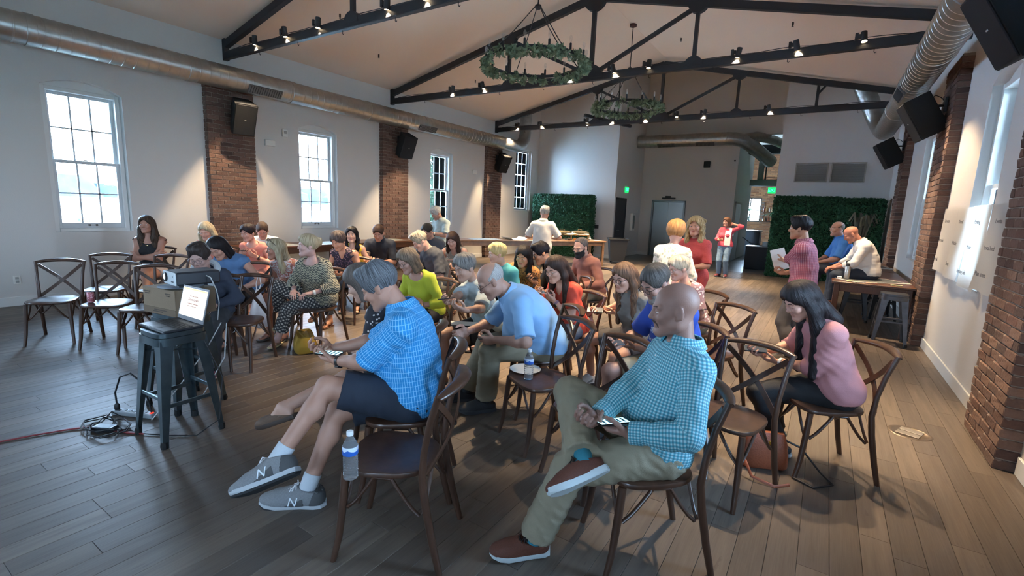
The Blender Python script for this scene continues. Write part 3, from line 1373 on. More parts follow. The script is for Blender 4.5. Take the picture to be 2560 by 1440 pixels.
def long_duct(x, z, r, y0, y1, label, e2=(0, 0, 1)):
    root = empty('spiral_duct', (x, y0, z), 0, label, 'duct')
    b = MB()
    b.lathe(spiral_prof(r, y1 - y0), 44, (0, 0, 0), np.array(RY).T @ np.diag([1, 1, 1]) if False else np.array([[1, 0, 0], [0, 0, 1], [0, -1, 0]]))
    b.build('duct_run', m_galv, root, smooth=11)
    b = MB()
    e2 = np.array(e2) / np.linalg.norm(e2)
    elbow(b, np.array((0, y1 - y0, 0)) + e2 * .55, r + .004, .55, -math.pi / 2, 0, (0, 1, 0), e2)
    b.build('duct_elbow', m_galv, root)
    b = MB()
    b.lathe(spiral_prof(r, 1.8), 44, np.array((0, y1 - y0 + .55, 0)) + e2 * .55, np.stack([np.cross((0, 1, 0), e2), (0, 1, 0), e2], 1))
    b.build('duct_riser', m_galv, root, smooth=11)
    b = MB()
    for y in (1.2, 3.0, 4.9, 6.7, 8.6, 10.4, 12.3, 14.1, 16.0):
        b.lathe([(r + .002, -.05), (r + .009, -.045), (r + .009, .045), (r + .002, .05)], 44, (0, y, 0), np.array([[1, 0, 0], [0, 0, 1], [0, -1, 0]]))
    b.build('joint_collar', m_galv, root, smooth=11)['kind'] = 'stuff'
    sgn = 1 if x < XM else -1
    for y in (5.25 - y0, 9.55 - y0):
        g = MB()
        a = math.radians(-38)
        n_ = np.array((sgn * math.cos(a), 0, math.sin(a)))
        R_ = np.stack([n_, (0, 1, 0), np.cross(n_, (0, 1, 0))], 1)
        g.box(n_ * (r + .012), (.03, .62, .15), R_, .004)
        go = g.build('air_grille', mat('grille_grey', '6d6f70', .5, metal=.3), root, (0, y, 0))
        g = MB()
        for k in range(14):
            g.box(n_ * (r + .03) + np.array((0, -.28 + .043 * k, 0)), (.012, .008, .13), R_)
        g.build('grille_fins', mat('grille_dark', '3a3d40', .5), go, smooth=0)['kind'] = 'stuff'
    return root


long_duct(-9.05, 3.69, .195, YB + .05, 14.0, 'long galvanised spiral duct along the top of the left wall')
long_duct(.84, 3.69, .195, YB + .05, 13.9, 'long galvanised spiral duct along the top of the right wall', (-.42, 0, .9))
# duct in front of the lift wall, bending back over the passage
root = empty('spiral_duct', (-7.0, 18.3, 4.28), 0, 'short galvanised spiral duct high in front of the lift wall', 'duct')
RX = np.array([[0, 0, 1], [0, 1, 0], [-1, 0, 0]])
b = MB()
b.lathe([(.0001, 0), (.22, 0)] + spiral_prof(.22, 3.8)[1:], 44, (0, 0, 0), RX)
b.build('duct_run', m_galv, root, smooth=11)
b = MB()
b.tube([(3.78, 0, 0), (4.0, .03, -.01), (4.25, .2, -.06), (4.45, .5, -.16), (4.7, 1.1, -.35), (5.0, 1.9, -.6)], .222, 24)
b.build('duct_branch', m_galv, root)
b = MB()
b.tube([(4.25, .2, 0), (4.6, .6, .12), (5.0, 1.2, .1), (5.35, 1.9, .0)], .16, 20)
b.build('duct_branch', m_galv, root)
for x in (.35, 1.75, 3.1):
    g = MB()
    a = math.radians(-50)
    n_ = np.array((0, -math.cos(a), math.sin(a)))
    R_ = np.stack([(1, 0, 0), -n_, np.cross((1, 0, 0), -n_)], 1)
    g.box(n_ * .225, (.62, .03, .15), R_, .004)
    go = g.build('air_grille', mat('grille_grey', '6d6f70', .5, metal=.3), root, (x, 0, 0))
    g = MB()
    for k in range(14):
        g.box(n_ * .243 + np.array((-.28 + .043 * k, 0, 0)), (.008, .012, .13), R_)
    g.build('grille_fins', mat('grille_dark', '3a3d40', .5), go, smooth=0)['kind'] = 'stuff'


# ---------------------------------------------------------------- ring chandeliers with greenery
m_leaf_in = mat('garland_leaf', '6f8064', .75, vary=.4, scale=9)


def bulb_glass():
    m, n, l, bs = new_mat('bulb_glass')
    tr = n.new('ShaderNodeBsdfTransparent')
    gl = n.new('ShaderNodeBsdfGlossy')
    gl.inputs['Roughness'].default_value = .03
    mx = n.new('ShaderNodeMixShader')
    mx.inputs[0].default_value = .22
    l.new(tr.outputs[0], mx.inputs[1])
    l.new(gl.outputs[0], mx.inputs[2])
    l.new(mx.outputs[0], n['Material Output'].inputs[0])
    return m


_b = MB()
_b.lathe([(.0105, 0), (.013, .012), (.021, .045), (.024, .066), (.019, .09), (.008, .104), (.0001, .106)], 12)
BULB = _b.mesh('bulb', bulb_glass())
_b = MB()
_b.lathe([(.017, -.03), (.017, .055), (.012, .06), (.0001, .06)], 10)
SOCK = _b.mesh('candle_socket', m_black)


def chandelier(x, y, zr, R, ztop, label, seed):
    root = empty('ring_chandelier', (x, y, zr), 0, label, 'chandelier', 'ring chandeliers with greenery')
    b = MB()
    n = 48
    for a, c in ((R, R - .022),):
        vs = []
        for k in range(n):
            t = 2 * math.pi * k / n
            for (rr_, z) in ((R, -.022), (R, .022), (R - .012, .022), (R - .012, -.022)):
                vs.append((rr_ * math.cos(t), rr_ * math.sin(t), z))
        fs = []
        for k in range(n):
            for j in range(4):
                fs.append((k * 4 + j, ((k + 1) % n) * 4 + j, ((k + 1) % n) * 4 + (j + 1) % 4, k * 4 + (j + 1) % 4))
        b.add(vs, fs)
    b.build('ring', m_black, root)
    hub = .80
    MB().lathe([(.0001, -.045), (.03, -.04), (.055, -.01), (.045, .02), (.015, .035), (.012, .06)], 16, (0, 0, hub)).build('hub', m_black, root)
    for k in range(4):
        t = math.pi / 4 + k * math.pi / 2 + .2
        MB().tube([(.045 * math.cos(t), .045 * math.sin(t), hub), (R * .5 * math.cos(t), R * .5 * math.sin(t), hub * .49), ((R - .006) * math.cos(t), (R - .006) * math.sin(t), .02)], .0075, 6).build('hanger_rod', m_black, root)
    MB().tube([(0, 0, hub + .05), (0, 0, ztop - zr - .05)], .010, 8).build('stem', m_black, root)
    MB().lathe([(.075, 0), (.075, -.05), (.02, -.06), (.012, -.08)], 16, (0, 0, ztop - zr)).build('canopy', mat('canopy_rust', '4a2a28', .5), root)
    for k in range(14):
        t = 2 * math.pi * k / 14 + .1
        so = put('candle_socket', SOCK, root, ((R - .006) * math.cos(t), (R - .006) * math.sin(t), .05))
        put('bulb', BULB, so, (0, 0, .06))
    cs = []
    rr = random.Random(seed)
    for k in range(90):
        t = rr.uniform(0, 2 * math.pi)
        cs.append(((R + .01) * math.cos(t), (R + .01) * math.sin(t), -.045 + rr.uniform(-.05, .03), .075))
    leaf_cloud('garland', cs, 2300, .040, m_leaf_in, root, seed)
    return root


chandelier(XM + .04, 6.75, 3.87, .775, ZR - .02, 'large black ring chandelier wrapped in leaves, nearer of the two', 21)
chandelier(XM + .04, 10.8, 3.98, .725, ZR - .02, 'black ring chandelier wrapped in leaves, farther of the two', 22)


# ---------------------------------------------------------------- loudspeakers on the pillars
m_spk = mat('speaker_black', '12161b', .75, bump=.25, scale=400)


def loudspeaker(x, y, z, rz, pitch, label, s=1.0, roll=0.0):
    root = empty('loudspeaker', (x, y, z), 0, label, 'speaker', 'wall loudspeakers')
    body = MB()
    o_ = [(-.19, -.16), (.19, -.16), (.13, .16), (-.13, .16)]
    # trapezoid plan: wide grille side towards -Y
    body.prism(o_, -.28, .28)
    R_ = Matrix.Rotation(rz, 4, 'Z') @ Matrix.Rotation(pitch, 4, 'X') @ Matrix.Rotation(roll, 4, 'Y')
    c = body.build('cabinet', m_spk, root, smooth=0)
    c.matrix_local = R_ @ Matrix.Scale(s, 4)
    g = MB().box((0, -.168, 0), (.36, .014, .54), bev=.006).build('grille', mat('speaker_grille', '15191e', .85, bump=.6, scale=700), c, smooth=0)
    MB().box((0, -.177, .0), (.03, .006, .012), bev=.002).build('badge', mat('badge', 'b9b9b4', .4, metal=.7), c, smooth=0)
    sg = -1 if x < XM else 1
    wx = (XL + .15 if sg < 0 else XR - .15) - x
    b = MB()
    b.tube([(0, 0, .12), (wx * .6, 0, .14), (wx, 0, .14)], .018, 8)
    b.span((wx - sg * -.0 - .015, -.07, .05), (wx + .015, .07, .24), bev=.004)
    b.build('wall_bracket', m_black, root)
    b = MB()
    b.tube([(0, .05, .2), (wx * .5, .1, .3), (wx * .8, .12, .27), (wx, .1, .22)], .006, 5)
    b.build('speaker_cable', mat('cable_dark', '303234', .6), root)
    return root


for y, nm in ((4.93, 'nearest'), (9.0, 'middle'), (13.35, 'farthest')):
    loudspeaker(XL + .36, y, 3.09, math.radians(80), math.radians(27), 'black loudspeaker hung on the %s left brick pillar' % nm)
loudspeaker(XR - .36, 4.86, 3.10, math.radians(-84), math.radians(30), 'large black loudspeaker above the nearest right brick pillar')
loudspeaker(XR - .36, 8.84, 3.10, math.radians(-84), math.radians(30), 'black loudspeaker hung on the second right brick pillar')
loudspeaker(XR - .36, 13.1, 3.10, math.radians(-84), math.radians(30), 'black loudspeaker hung on the farthest right brick pillar')


# ---------------------------------------------------------------- small fittings on the walls
def plate(name, x, y, z, w, h, d, face, m, label, cat, bev=.01):
    b = MB()
    if face == 'x':
        b.box((0, 0, 0), (d, w, h), bev=bev)
    else:
        b.box((0, 0, 0), (w, d, h), bev=bev)
    return tag(b.build(name, m, None, (x, y, z), smooth=40), label, cat)


m_white = mat('white_plastic', 'dcdad2', .45)
e = plate('emergency_light', XL + .03, 5.63, 2.73, .21, .12, .06, 'x', m_white, 'white emergency light box between the nearest pillar and second left window', 'light')
e = plate('emergency_light', XL + .03, 12.3, 2.71, .21, .12, .06, 'x', m_white, 'small white emergency light box beside the third left window', 'light')
st = empty('fire_strobe', (XL + .01, 5.97, 2.97), 0, 'small white fire alarm strobe above the emergency light', 'alarm')
MB().box((.01, 0, 0), (.02, .12, .16), bev=.006).build('base', m_white, st)
MB().box((.03, 0, .01), (.025, .06, .05), bev=.006).build('flash_lens', mat('strobe_lens', 'a9a7a2', .2), st)
ou = empty('wall_outlet', (XL + .004, 1.83, .37), 0, 'white wall socket low on the left wall', 'outlet')
MB().box((0, 0, 0), (.008, .075, .12), bev=.003).build('cover_plate', m_white, ou)
for dz in (-.025, .025):
    MB().box((.005, 0, dz), (.006, .034, .03), bev=.002).build('receptacle', mat('socket_shade', '9a9994', .5), ou)
sd = MB().lathe([(.06, 0), (.06, -.02), (.045, -.035), (.0001, -.038)], 18).build('smoke_detector', m_white, None, (-6.64, 6.5, 5.08))
tag(sd, 'round white smoke detector on the left ceiling slope', 'detector')
for i, (x, y) in enumerate(((-8.3, 7.4), (-7.9, 10.2), (-7.6, 5.9), (-.9, 9.9), (-3.2, 11.5))):
    zc = ZW + (ZR - ZW) * (1 - abs(x - XM) / (XM - XL))
    o = MB().lathe([(.016, .03), (.016, -.03), (.006, -.035), (.02, -.05), (.0001, -.052)], 8).build('sprinkler_head', mat('sprinkler', '55504a', .4, metal=.6), None, (x, y, zc - .02))
    tag(o, 'small fire sprinkler head on the ceiling, %s' % ('near the left duct', 'left of the far chandelier', 'left of the near chandelier', 'over the right aisle', 'right of the far chandelier')[i], 'sprinkler')
for i, (x0, x1) in enumerate(((-.95, -.15), (-.09, .71))):
    v = empty('return_vent', ((x0 + x1) / 2, YT - .012, 2.97), 0, ('left' if i == 0 else 'right') + ' one of two grey return air grilles above the hedge', 'vent', 'return air grilles')
    w, h_ = x1 - x0, .54
    b = MB()
    b.span((-w / 2, -.012, -h_ / 2), (w / 2, .01, -h_ / 2 + .03))
    b.span((-w / 2, -.012, h_ / 2 - .03), (w / 2, .01, h_ / 2))
    b.span((-w / 2, -.012, -h_ / 2), (-w / 2 + .03, .01, h_ / 2))
    b.span((w / 2 - .03, -.012, -h_ / 2), (w / 2, .01, h_ / 2))
    b.build('frame', mat('vent_paint', 'a29c90', .6), v, smooth=0)
    b = MB()
    for k in range(24):
        z = -h_ / 2 + .04 + k * .0195
        b.box((0, -.0, z), (w - .06, .004, .016), rx(.6))
    b.build('louvres', mat('vent_grey', '85827a', .6), v, smooth=0)['kind'] = 'stuff'

# lift door, door frame, exit signs, cabinet and the like round the recess
lift = empty('elevator', (-5.22, YE, 0), 0, 'steel lift door set in the grey far wall', 'elevator')
m_steel = mat('brushed_steel', '8b9496', .33, metal=.85, bump=.06, scale=40, stretch=(1, 1, 30))
m_steel2 = mat('door_frame_steel', '737b7d', .4, metal=.8)
for x in (-.285, .285):
    MB().box((x, .01, 1.05), (.565, .04, 2.1), bev=.004).build('door_panel', m_steel, lift, smooth=0)
b = MB()
b.span((-.64, -.05, 0), (-.57, .04, 2.16), bev=.005)
b.span((.57, -.05, 0), (.64, .04, 2.16), bev=.005)
b.span((-.64, -.05, 2.1), (.64, .04, 2.17), bev=.005)
b.build('door_frame', m_steel2, lift, smooth=0)
b = MB()
b.box((0, -.06, 2.25), (.5, .05, .06), bev=.006)
b.box((-.02, -.08, 2.29), (.2, .08, .1), bev=.006)
b.build('position_indicator', m_black, lift, smooth=0)


def exit_sign(loc, rz, s, label, depth=.03):
    root = empty('exit_sign', loc, rz, label, 'sign')
    m_g = mat('exit_green', '0c7a3a', .4, emit='12b45a', estr=1.2)
    m_l = mat('exit_letters', '6dffb0', .4, emit='2bff86', estr=3.2)
    MB().box((0, 0, 0), (.32 * s, depth, .2 * s), bev=.006).build('sign_box', m_g, root, smooth=0)
    t = put('lettering', text_mesh('EXIT', .15 * s, .002, m_l), root, (0, -depth / 2 - .002, 0), (math.pi / 2, 0, 0))
    b = MB()
    b.add([(-.15 * s, -depth / 2 - .003, 0), (-.13 * s, -depth / 2 - .003, .02 * s), (-.13 * s, -depth / 2 - .003, -.02 * s)], [(0, 2, 1)])
    b.build('arrow', m_l, root, smooth=0)
    return root


exit_sign((-6.30, 17.35, 2.47), math.pi / 2, 1.0, 'small green exit sign on the recess side wall above the black door')
exit_sign((-1.92, 21.6, 2.72), 0, 1.15, 'green exit sign hanging in the passage to the bar')
d1 = empty('door_1', (-6.33, 16.9, 0), math.pi / 2, kind='structure')
MB().span((-.42, -.03, 0), (.42, .02, 2.1), bev=.005).build('door_leaf', mat('door_black', '25262a', .5), d1, smooth=0)
b = MB()
b.span((-.48, -.05, 0), (-.42, .03, 2.16), bev=.004)
b.span((.42, -.05, 0), (.48, .03, 2.16), bev=.004)
b.span((-.48, -.05, 2.1), (.48, .03, 2.16), bev=.004)
b.build('door_casing', mat('door_black', '25262a', .5), d1, smooth=0)
b = MB()
b.tube([(-.34, -.04, 1.0), (-.34, -.09, 1.0), (-.22, -.09, 1.0)], .012, 8)
b.build('door_handle', m_steel2, d1)
cab = empty('extinguisher_cabinet', (-6.33, 18.15, 1.3), math.pi / 2, 'white fire extinguisher cabinet on the recess wall beside the black door', 'cabinet')
MB().box((0, -.056, 0), (.3, .1, .66), bev=.01).build('case', m_white, cab, smooth=0)
MB().box((0, -.110, 0), (.2, .008, .5), bev=.003).build('glass_door', mat('cabinet_glass', '8f9694', .15), cab, smooth=0)
plate('wall_speaker', -3.95, YE - .04, 3.50, .22, .22, .08, 'y', m_spk, 'small square black wall speaker above the lift door', 'speaker')
plate('camera_box', -3.02, YE - .02, 3.62, .05, .05, .04, 'y', m_black, 'tiny black sensor high on the lift wall corner', 'sensor', .004)
plate('control_box', -6.95, YT - .04, 1.10, .17, .13, .07, 'y', m_black, 'small black control box on the wall right of the left hedge', 'box')
plate('card_reader', -6.325, 18.75, 1.72, .08, .12, .02, 'x', m_white, 'small white card reader on the recess side wall', 'reader', .004)
# pale metal door on the passage wall
d2 = empty('door_2', (-2.89, 20.1, 0), -math.pi / 2, kind='structure')
MB().span((-.6, -.03, 0), (.6, .02, 2.12), bev=.005).build('door_leaf', mat('pale_door', 'b9c4c8', .35, vary=.12, scale=5), d2, smooth=0)
b = MB()
b.span((-.68, -.05, 0), (-.6, .03, 2.2), bev=.004)
b.span((.6, -.05, 0), (.68, .03, 2.2), bev=.004)
b.span((-.68, -.05, 2.12), (.68, .03, 2.2), bev=.004)
b.build('door_casing', m_wall, d2, smooth=0)

# ---------------------------------------------------------------- bar room at the end of the passage
b = MB()
b.span((-9, 27.0, 0), (-1.2, 27.25, 1.45))
b.span((-9, 27.0, 2.62), (-1.2, 27.25, 7.6))
b.span((-9, 27.0, 1.45), (-3.85, 27.25, 2.62))
b.span((-2.85, 27.0, 1.45), (-1.2, 27.25, 2.62))
wall_bar = struct(b.build('wall_bar', m_mortar, smooth=0))
b = MB()
rr = random.Random(9)
for r in range(76):
    z = r * .075 + .04
    y = 26.985
    x = -4.6 + (0 if r % 2 else .105)
    while x < -1.35:
        if not (-3.95 < x + .1 < -2.75 and 1.42 < z < 2.66):
            b.box((x + .1, y, z), (.2, .04 + rr.uniform(-.01, .01), .0645))
        x += .2105
N_ = NB('bar_brick')
g_ = N_.n.new('ShaderNodeNewGeometry')
N_.done(N_.mix(g_.outputs['Random Per Island'], 'b98a62', '8c6046'), .9)
o = b.build('bricks', N_.m, wall_bar, smooth=0)
o['kind'] = 'stuff'
wb = empty('window_%d' % (wcount[0] + 1), (-3.35, 27.1, 1.45), 0, kind='structure')
b = MB()
for x in (-.5, 0, .46):
    b.span((x, -.03, 0), (x + .04, .03, 1.17))
for z in (0, .55, 1.13):
    b.span((-.5, -.03, z), (.5, .03, z + .04))
b.build('frame', m_black, wb, smooth=0)
for x in (-.23, .25):
    for z in (.295, .86):
        MB().box((x, 0, z), (.44, .004, .52)).build('pane', m_glass, wb, smooth=0)
portal('portal', (-3.35, 27.3, 2.03), (-math.pi / 2, 0, 0), 1.0, 1.17)
tree(-5.5, 34, 5.0, 1.7, 'leafy tree outside the bar room window', 31)
tree(-1.2, 36, 4.6, 1.5, 'bushy tree beyond the bar room window, right of another', 32)
for i, z in enumerate((1.48, 1.95)):
    sh = empty('wall_shelf', (-2.2, 26.8, z), 0, ('lower' if i == 0 else 'upper') + ' dark shelf of bottles on the bar brick wall', 'shelf', 'bar shelves')
    MB().box((0, 0, 0), (1.15, .26, .035), bev=.004).build('board', mat('shelf_wood', '4b3627', .6), sh, smooth=0)
    for x in (-.5, .5):
        MB().beam((x, .1, .0), (x, .1, .47), .02, .02, (0, 1, 0)).build('rail', m_black, sh, smooth=0)
    for k in range(9):
        c = ('c9b08a', '7a3b22', 'd9d2c2', '3a2a20', 'b08d58')[(k * 3 + i) % 5]
        h_ = .16 + .05 * ((k * 7 + i) % 3)
        bo = MB().lathe([(.03, 0), (.032, h_ * .6), (.012, h_ * .78), (.011, h_), (.0001, h_)], 8).build('bottle', mat('bottle_' + c, c, .2), None, (-2.66 + .115 * k, 26.8, z + .018))
        hue = {'c9b08a': 'tan', '7a3b22': 'red-brown', 'd9d2c2': 'cream', '3a2a20': 'dark brown', 'b08d58': 'amber'}[c]
        tag(bo, '%s bottle, %s from the left on the %s bar shelf' % (hue, ORD[k], 'lower' if i == 0 else 'upper'), 'bottle', 'bottles on the %s bar shelf' % ('lower' if i == 0 else 'upper'))
m_bar = mat('bar_charcoal', '2b3036', .55)
bar = empty('bar_counter', (-2.95, 23.6, 0), 0, 'dark charcoal bar counter far down the passage', 'counter')
MB().span((-.35, 0, 0), (.55, .7, 1.05), bev=.01).build('front', m_bar, bar, smooth=0)
MB().span((-.4, -.05, 1.05), (.6, .75, 1.09), bev=.01).build('worktop', mat('bar_top', '9aa2a4', .25), bar, smooth=0)
bx = empty('black_counter', (-1.74, 17.35, 0), 0, 'low black serving counter beside the right hedge', 'counter')
MB().span((-.36, -.25, 0), (.36, .35, .72), bev=.015).build('cloth_front', mat('black_cloth', '23272c', .8, bump=.3, scale=25), bx, smooth=0)
MB().span((-.38, -.27, .72), (.38, .37, .75), bev=.006).build('worktop', mat('counter_top', '565c60', .25), bx, smooth=0)
bk = MB().lathe([(.09, 0), (.10, .14), (.105, .15), (.095, .15), (.085, .01), (.0001, .01)], 14).build('glass_tub', mat('tub_plastic', '9fb0b8', .2), None, (-1.56, 17.35, .752))
tag(bk, 'clear plastic tub of cups on the low black counter', 'tub')
b = MB()
b.tube([(0, 0, 0), (.3, .1, -.22), (.7, .2, -.3), (1.0, .3, -.22)], .018, 6)
tag(b.build('rope_barrier', m_black, None, (-2.8, 21.5, .85)), 'sagging black rope barrier in front of the bar', 'rope')
pp = empty('potted_palm', (-2.0, 26.1, 0), 0, 'green leafy palm by the bar shelves', 'plant')
MB().lathe([(.13, 0), (.17, .4), (.15, .4), (.0001, .38)], 14).build('pot', mat('pot_grey', '55504a', .7), pp)
b = MB()
for k in range(16):
    a = k * 2.4
    L = .5 + .05 * (k % 5)
    q = [(0, 0, .4), (math.cos(a) * .05, math.sin(a) * .05, 1.2), (math.cos(a) * L * .5, math.sin(a) * L * .5, 1.9), (math.cos(a) * L, math.sin(a) * L, 1.75)]
    b.band(q, .07, .003, (math.cos(a), math.sin(a), 1))
b.build('fronds', mat('palm_green', '4c7048', .7), pp, smooth=0)
# gallery above the passage
b = MB()
b.span((-9, 22.5, 2.95), (-1.38, 23.0, 3.2))
b.span((-2.62, 22.35, 3.2), (-2.42, 22.55, 4.4))
struct(b.build('trim_4', mat('gallery_grey', '8b8d8b', .6), smooth=0))
MB().span((-2.95, 21.2, 4.1), (-1.38, 21.7, 4.42)).build('duct_box', m_black, None, smooth=0)
struct(bpy.data.objects['duct_box'])
bpy.data.objects['duct_box'].name = 'trim_5'
ra = empty('gallery_railing', (-2.0, 22.6, 3.2), 0, 'black steel railing on the gallery above the passage', 'railing')
for x in (-.35, .45):
    MB().beam((x, 0, 0), (x, 0, 1.1), .05, .05, (0, 1, 0)).build('post', m_black, ra, smooth=0)
MB().beam((-.4, 0, .08), (.6, 0, .08), .03, .03).build('rail', m_black, ra, smooth=0)
MB().beam((-.4, 0, 1.1), (.6, 0, 1.1), .03, .03).build('rail', m_black, ra, smooth=0)
# bracket struts hung below the far truss, left side
hs_ = empty('steel_hanger', (-6.6, 13.9, 4.45), 0, 'black steel hanger struts below the left end of the farthest truss', 'hanger')
for dx, dz in ((0, 0), (.35, .1)):
    MB().beam((dx - .1, .3, .12 + dz), (dx + .9, 1.7, -.05 + dz), .09, .09).build('strut', m_black, hs_, smooth=0)
for x in (.15, .75):
    MB().beam((x, .9, .05), (x, .9, 3.06), .03, .03, (0, 1, 0)).build('drop_rod', m_black, hs_, smooth=0)
hb = empty('roof_bracket', (-.55, 13.75, 4.75), 0, 'small black steel bracket below the right slope of the farthest truss', 'bracket')
MB().beam((0, 0, .05), (0, 0, -.55), .06, .06, (0, 1, 0)).build('drop_post', m_black, hb, smooth=0)
MB().beam((0, 0, -.2), (.22, 0, .08), .04, .04).build('brace', m_black, hb, smooth=0)

# ---------------------------------------------------------------- hedge screens
m_hedge = mat('hedge_leaf', '2c5a3e', .85, vary=.45, scale=7)


def hedge(x0, x1, y0, y1, h_, label, seed, n, corner=None):
    root = empty('hedge_screen', ((x0 + x1) / 2, (y0 + y1) / 2, 0), 0, label, 'hedge')
    w, d = x1 - x0, y1 - y0
    MB().span((-w / 2 + .05, -d / 2 + .05, .05), (w / 2 - .05, d / 2 - .05, h_ - .06), bev=.02).build('backing', mat('hedge_dark', '16301f', .95), root, smooth=0)
    rr = np.random.RandomState(seed)
    fr = rr.uniform(0, 1, n)
    P_ = np.zeros((n, 3))
    N2 = np.zeros((n, 3))
    areas = np.array([w * h_, d * h_, d * h_, w * d])
    cum = np.cumsum(areas / areas.sum())
    s_ = np.searchsorted(cum, fr)
    u, v = rr.uniform(-.5, .5, n), rr.uniform(0, 1, n)
    P_[s_ == 0] = np.stack([u * w, np.full(n, -d / 2), v * h_], 1)[s_ == 0]
    N2[s_ == 0] = (0, -1, 0)
    P_[s_ == 1] = np.stack([np.full(n, -w / 2), u * d, v * h_], 1)[s_ == 1]
    N2[s_ == 1] = (-1, 0, 0)
    P_[s_ == 2] = np.stack([np.full(n, w / 2), u * d, v * h_], 1)[s_ == 2]
    N2[s_ == 2] = (1, 0, 0)
    P_[s_ == 3] = np.stack([u * w, (v - .5) * d, np.full(n, h_)], 1)[s_ == 3]
    N2[s_ == 3] = (0, 0, 1)
    P_ += N2 * rr.uniform(-.05, .045, n)[:, None]
    a = rr.normal(size=(n, 3)) * .6 + N2
    a /= np.linalg.norm(a, axis=1)[:, None]
    t = np.cross(a, rr.normal(size=(n, 3)))
    t /= np.linalg.norm(t, axis=1)[:, None]
    c = np.cross(a, t)
    sz = .030 * rr.uniform(.7, 1.4, n)[:, None]
    V = np.stack([P_ - t * sz, P_ + c * sz * .55 + a * sz * .3, P_ + t * sz, P_ - c * sz * .55 + a * sz * .3], 1).reshape(-1, 3)
    o = put('foliage', raw_mesh('foliage', V, np.arange(4 * n).reshape(-1, 4), m_hedge, smooth=False), root)
    o['kind'] = 'stuff'
    return root


hedge(-9.25, -6.95, 15.65, 16.05, 2.16, 'tall artificial green hedge screen behind the buffet table', 41, 26000)
hedge(-1.30, .26, 15.6, 16.0, 2.24, 'left of two joined dark green hedge screens, beside the passage', 42, 16000)
hedge(.26, 1.16, 15.25, 15.65, 2.20, 'right of two joined dark green hedge screens, against the right wall', 43, 10000)
pl = empty('tall_plant', (.72, 14.55, 0), 0, 'dark strappy plant beside the right hedge at the brick pillar', 'plant')
MB().lathe([(.14, 0), (.18, .42), (.16, .42), (.0001, .40)], 14).build('pot', mat('pot_dark', '2c2a28', .7), pl)
b = MB()
for k in range(22):
    a = k * 2.4
    L = .18 + .012 * k
    q = [(0, 0, .4), (math.cos(a) * .06, math.sin(a) * .06, 1.1), (math.cos(a) * L * .7, math.sin(a) * L * .7, 1.75 + .02 * (k % 7)), (math.cos(a) * L, math.sin(a) * L, 1.5 + .03 * (k % 7))]
    b.band(q, .05, .003, (math.cos(a), math.sin(a), 1))
b.build('leaves', mat('strap_leaf', '4a4f45', .6), pl, smooth=0)

# ---------------------------------------------------------------- tables
m_table = mat('table_walnut', '5b3a28', .32, bump=.1, scale=8, stretch=(1, 14, 1), vary=.25)
m_table_l = mat('table_oak', '7a5a40', .35, bump=.1, scale=8, stretch=(1, 14, 1), vary=.22)


def farm_table(c, rz, L, W, label, m, group=None, z=.76):
    root = empty('banquet_table', (c[0], c[1], 0), rz, label, 'table', group)
    MB().box((0, 0, z - .02), (L, W, .04), bev=.008).build('tabletop', m, root, smooth=0)
    b = MB()
    for sy in (-1, 1):
        b.box((0, sy * (W / 2 - .06), z - .095), (L - .16, .025, .11), bev=.003)
    for sx in (-1, 1):
        b.box((sx * (L / 2 - .07), 0, z - .095), (.025, W - .12, .11), bev=.003)
    b.build('apron', m, root, smooth=0)
    for sx in (-1, 1):
        for sy in (-1, 1):
            MB().box((sx * (L / 2 - .08), sy * (W / 2 - .07), (z - .04) / 2), (.075, .075, z - .04), bev=.006).build('leg', m, root, smooth=0)
    b = MB()
    for sx in (-1, 1):
        b.beam((sx * (L / 2 - .12), 0, z - .16), (sx * (L / 2 - .5), 0, z - .05), .03, .02)
    b.build('fold_brace', m_black, root, smooth=0)
    return root


def loc2(c, rz, x, y, z):
    return (c[0] + math.cos(rz) * x - math.sin(rz) * y, c[1] + math.sin(rz) * x + math.cos(rz) * y, z)


# buffet: two tables end to end, front edge from (-8.05, 9.9) to (-5.56, 13.9)
bd = np.array((2.49, 4.0)) / np.linalg.norm((2.49, 4.0))
bn = np.array((-bd[1], bd[0]))
brz = math.atan2(bd[1], bd[0])
c1 = np.array((-8.05, 9.9)) + bd * 1.17 + bn * .42
c2 = np.array((-8.05, 9.9)) + bd * 3.54 + bn * .42
farm_table(c1, brz, 2.34, .84, 'long wooden buffet table, left half, with papers on it', m_table_l, 'buffet tables')
farm_table(c2, brz, 2.34, .84, 'long wooden buffet table, right half, in front of the left hedge', m_table_l, 'buffet tables')
for i, y in enumerate((6.1, 8.45)):
    farm_table((XL + .55, y), math.pi / 2, 2.3, .76, 'wooden table pushed against the left wall, %s of two' % ('nearer', 'farther'))if False else None
for i, y in enumerate((5.75, 8.1)):
    farm_table((XL + .60, y), math.pi / 2, 2.3, .8, 'dark wooden table against the left wall, %s of the two' % ('nearer', 'farther')[i], m_table, 'tables along the left wall')
farm_table((.67, 9.82), math.pi / 2, 2.36, 1.0, 'dark wooden table by the right wall where two men sit', m_table)
farm_table((.67, 12.25), math.pi / 2, 2.36, 1.0, 'dark wooden table farther along the right wall', m_table)

# sheets, plans and sticky notes on the tables
m_paper = mat('paper', 'e4e1d8', .7)
m_plan = mat('plan_print', '9fa6a4', .7, vary=.45, scale=22)


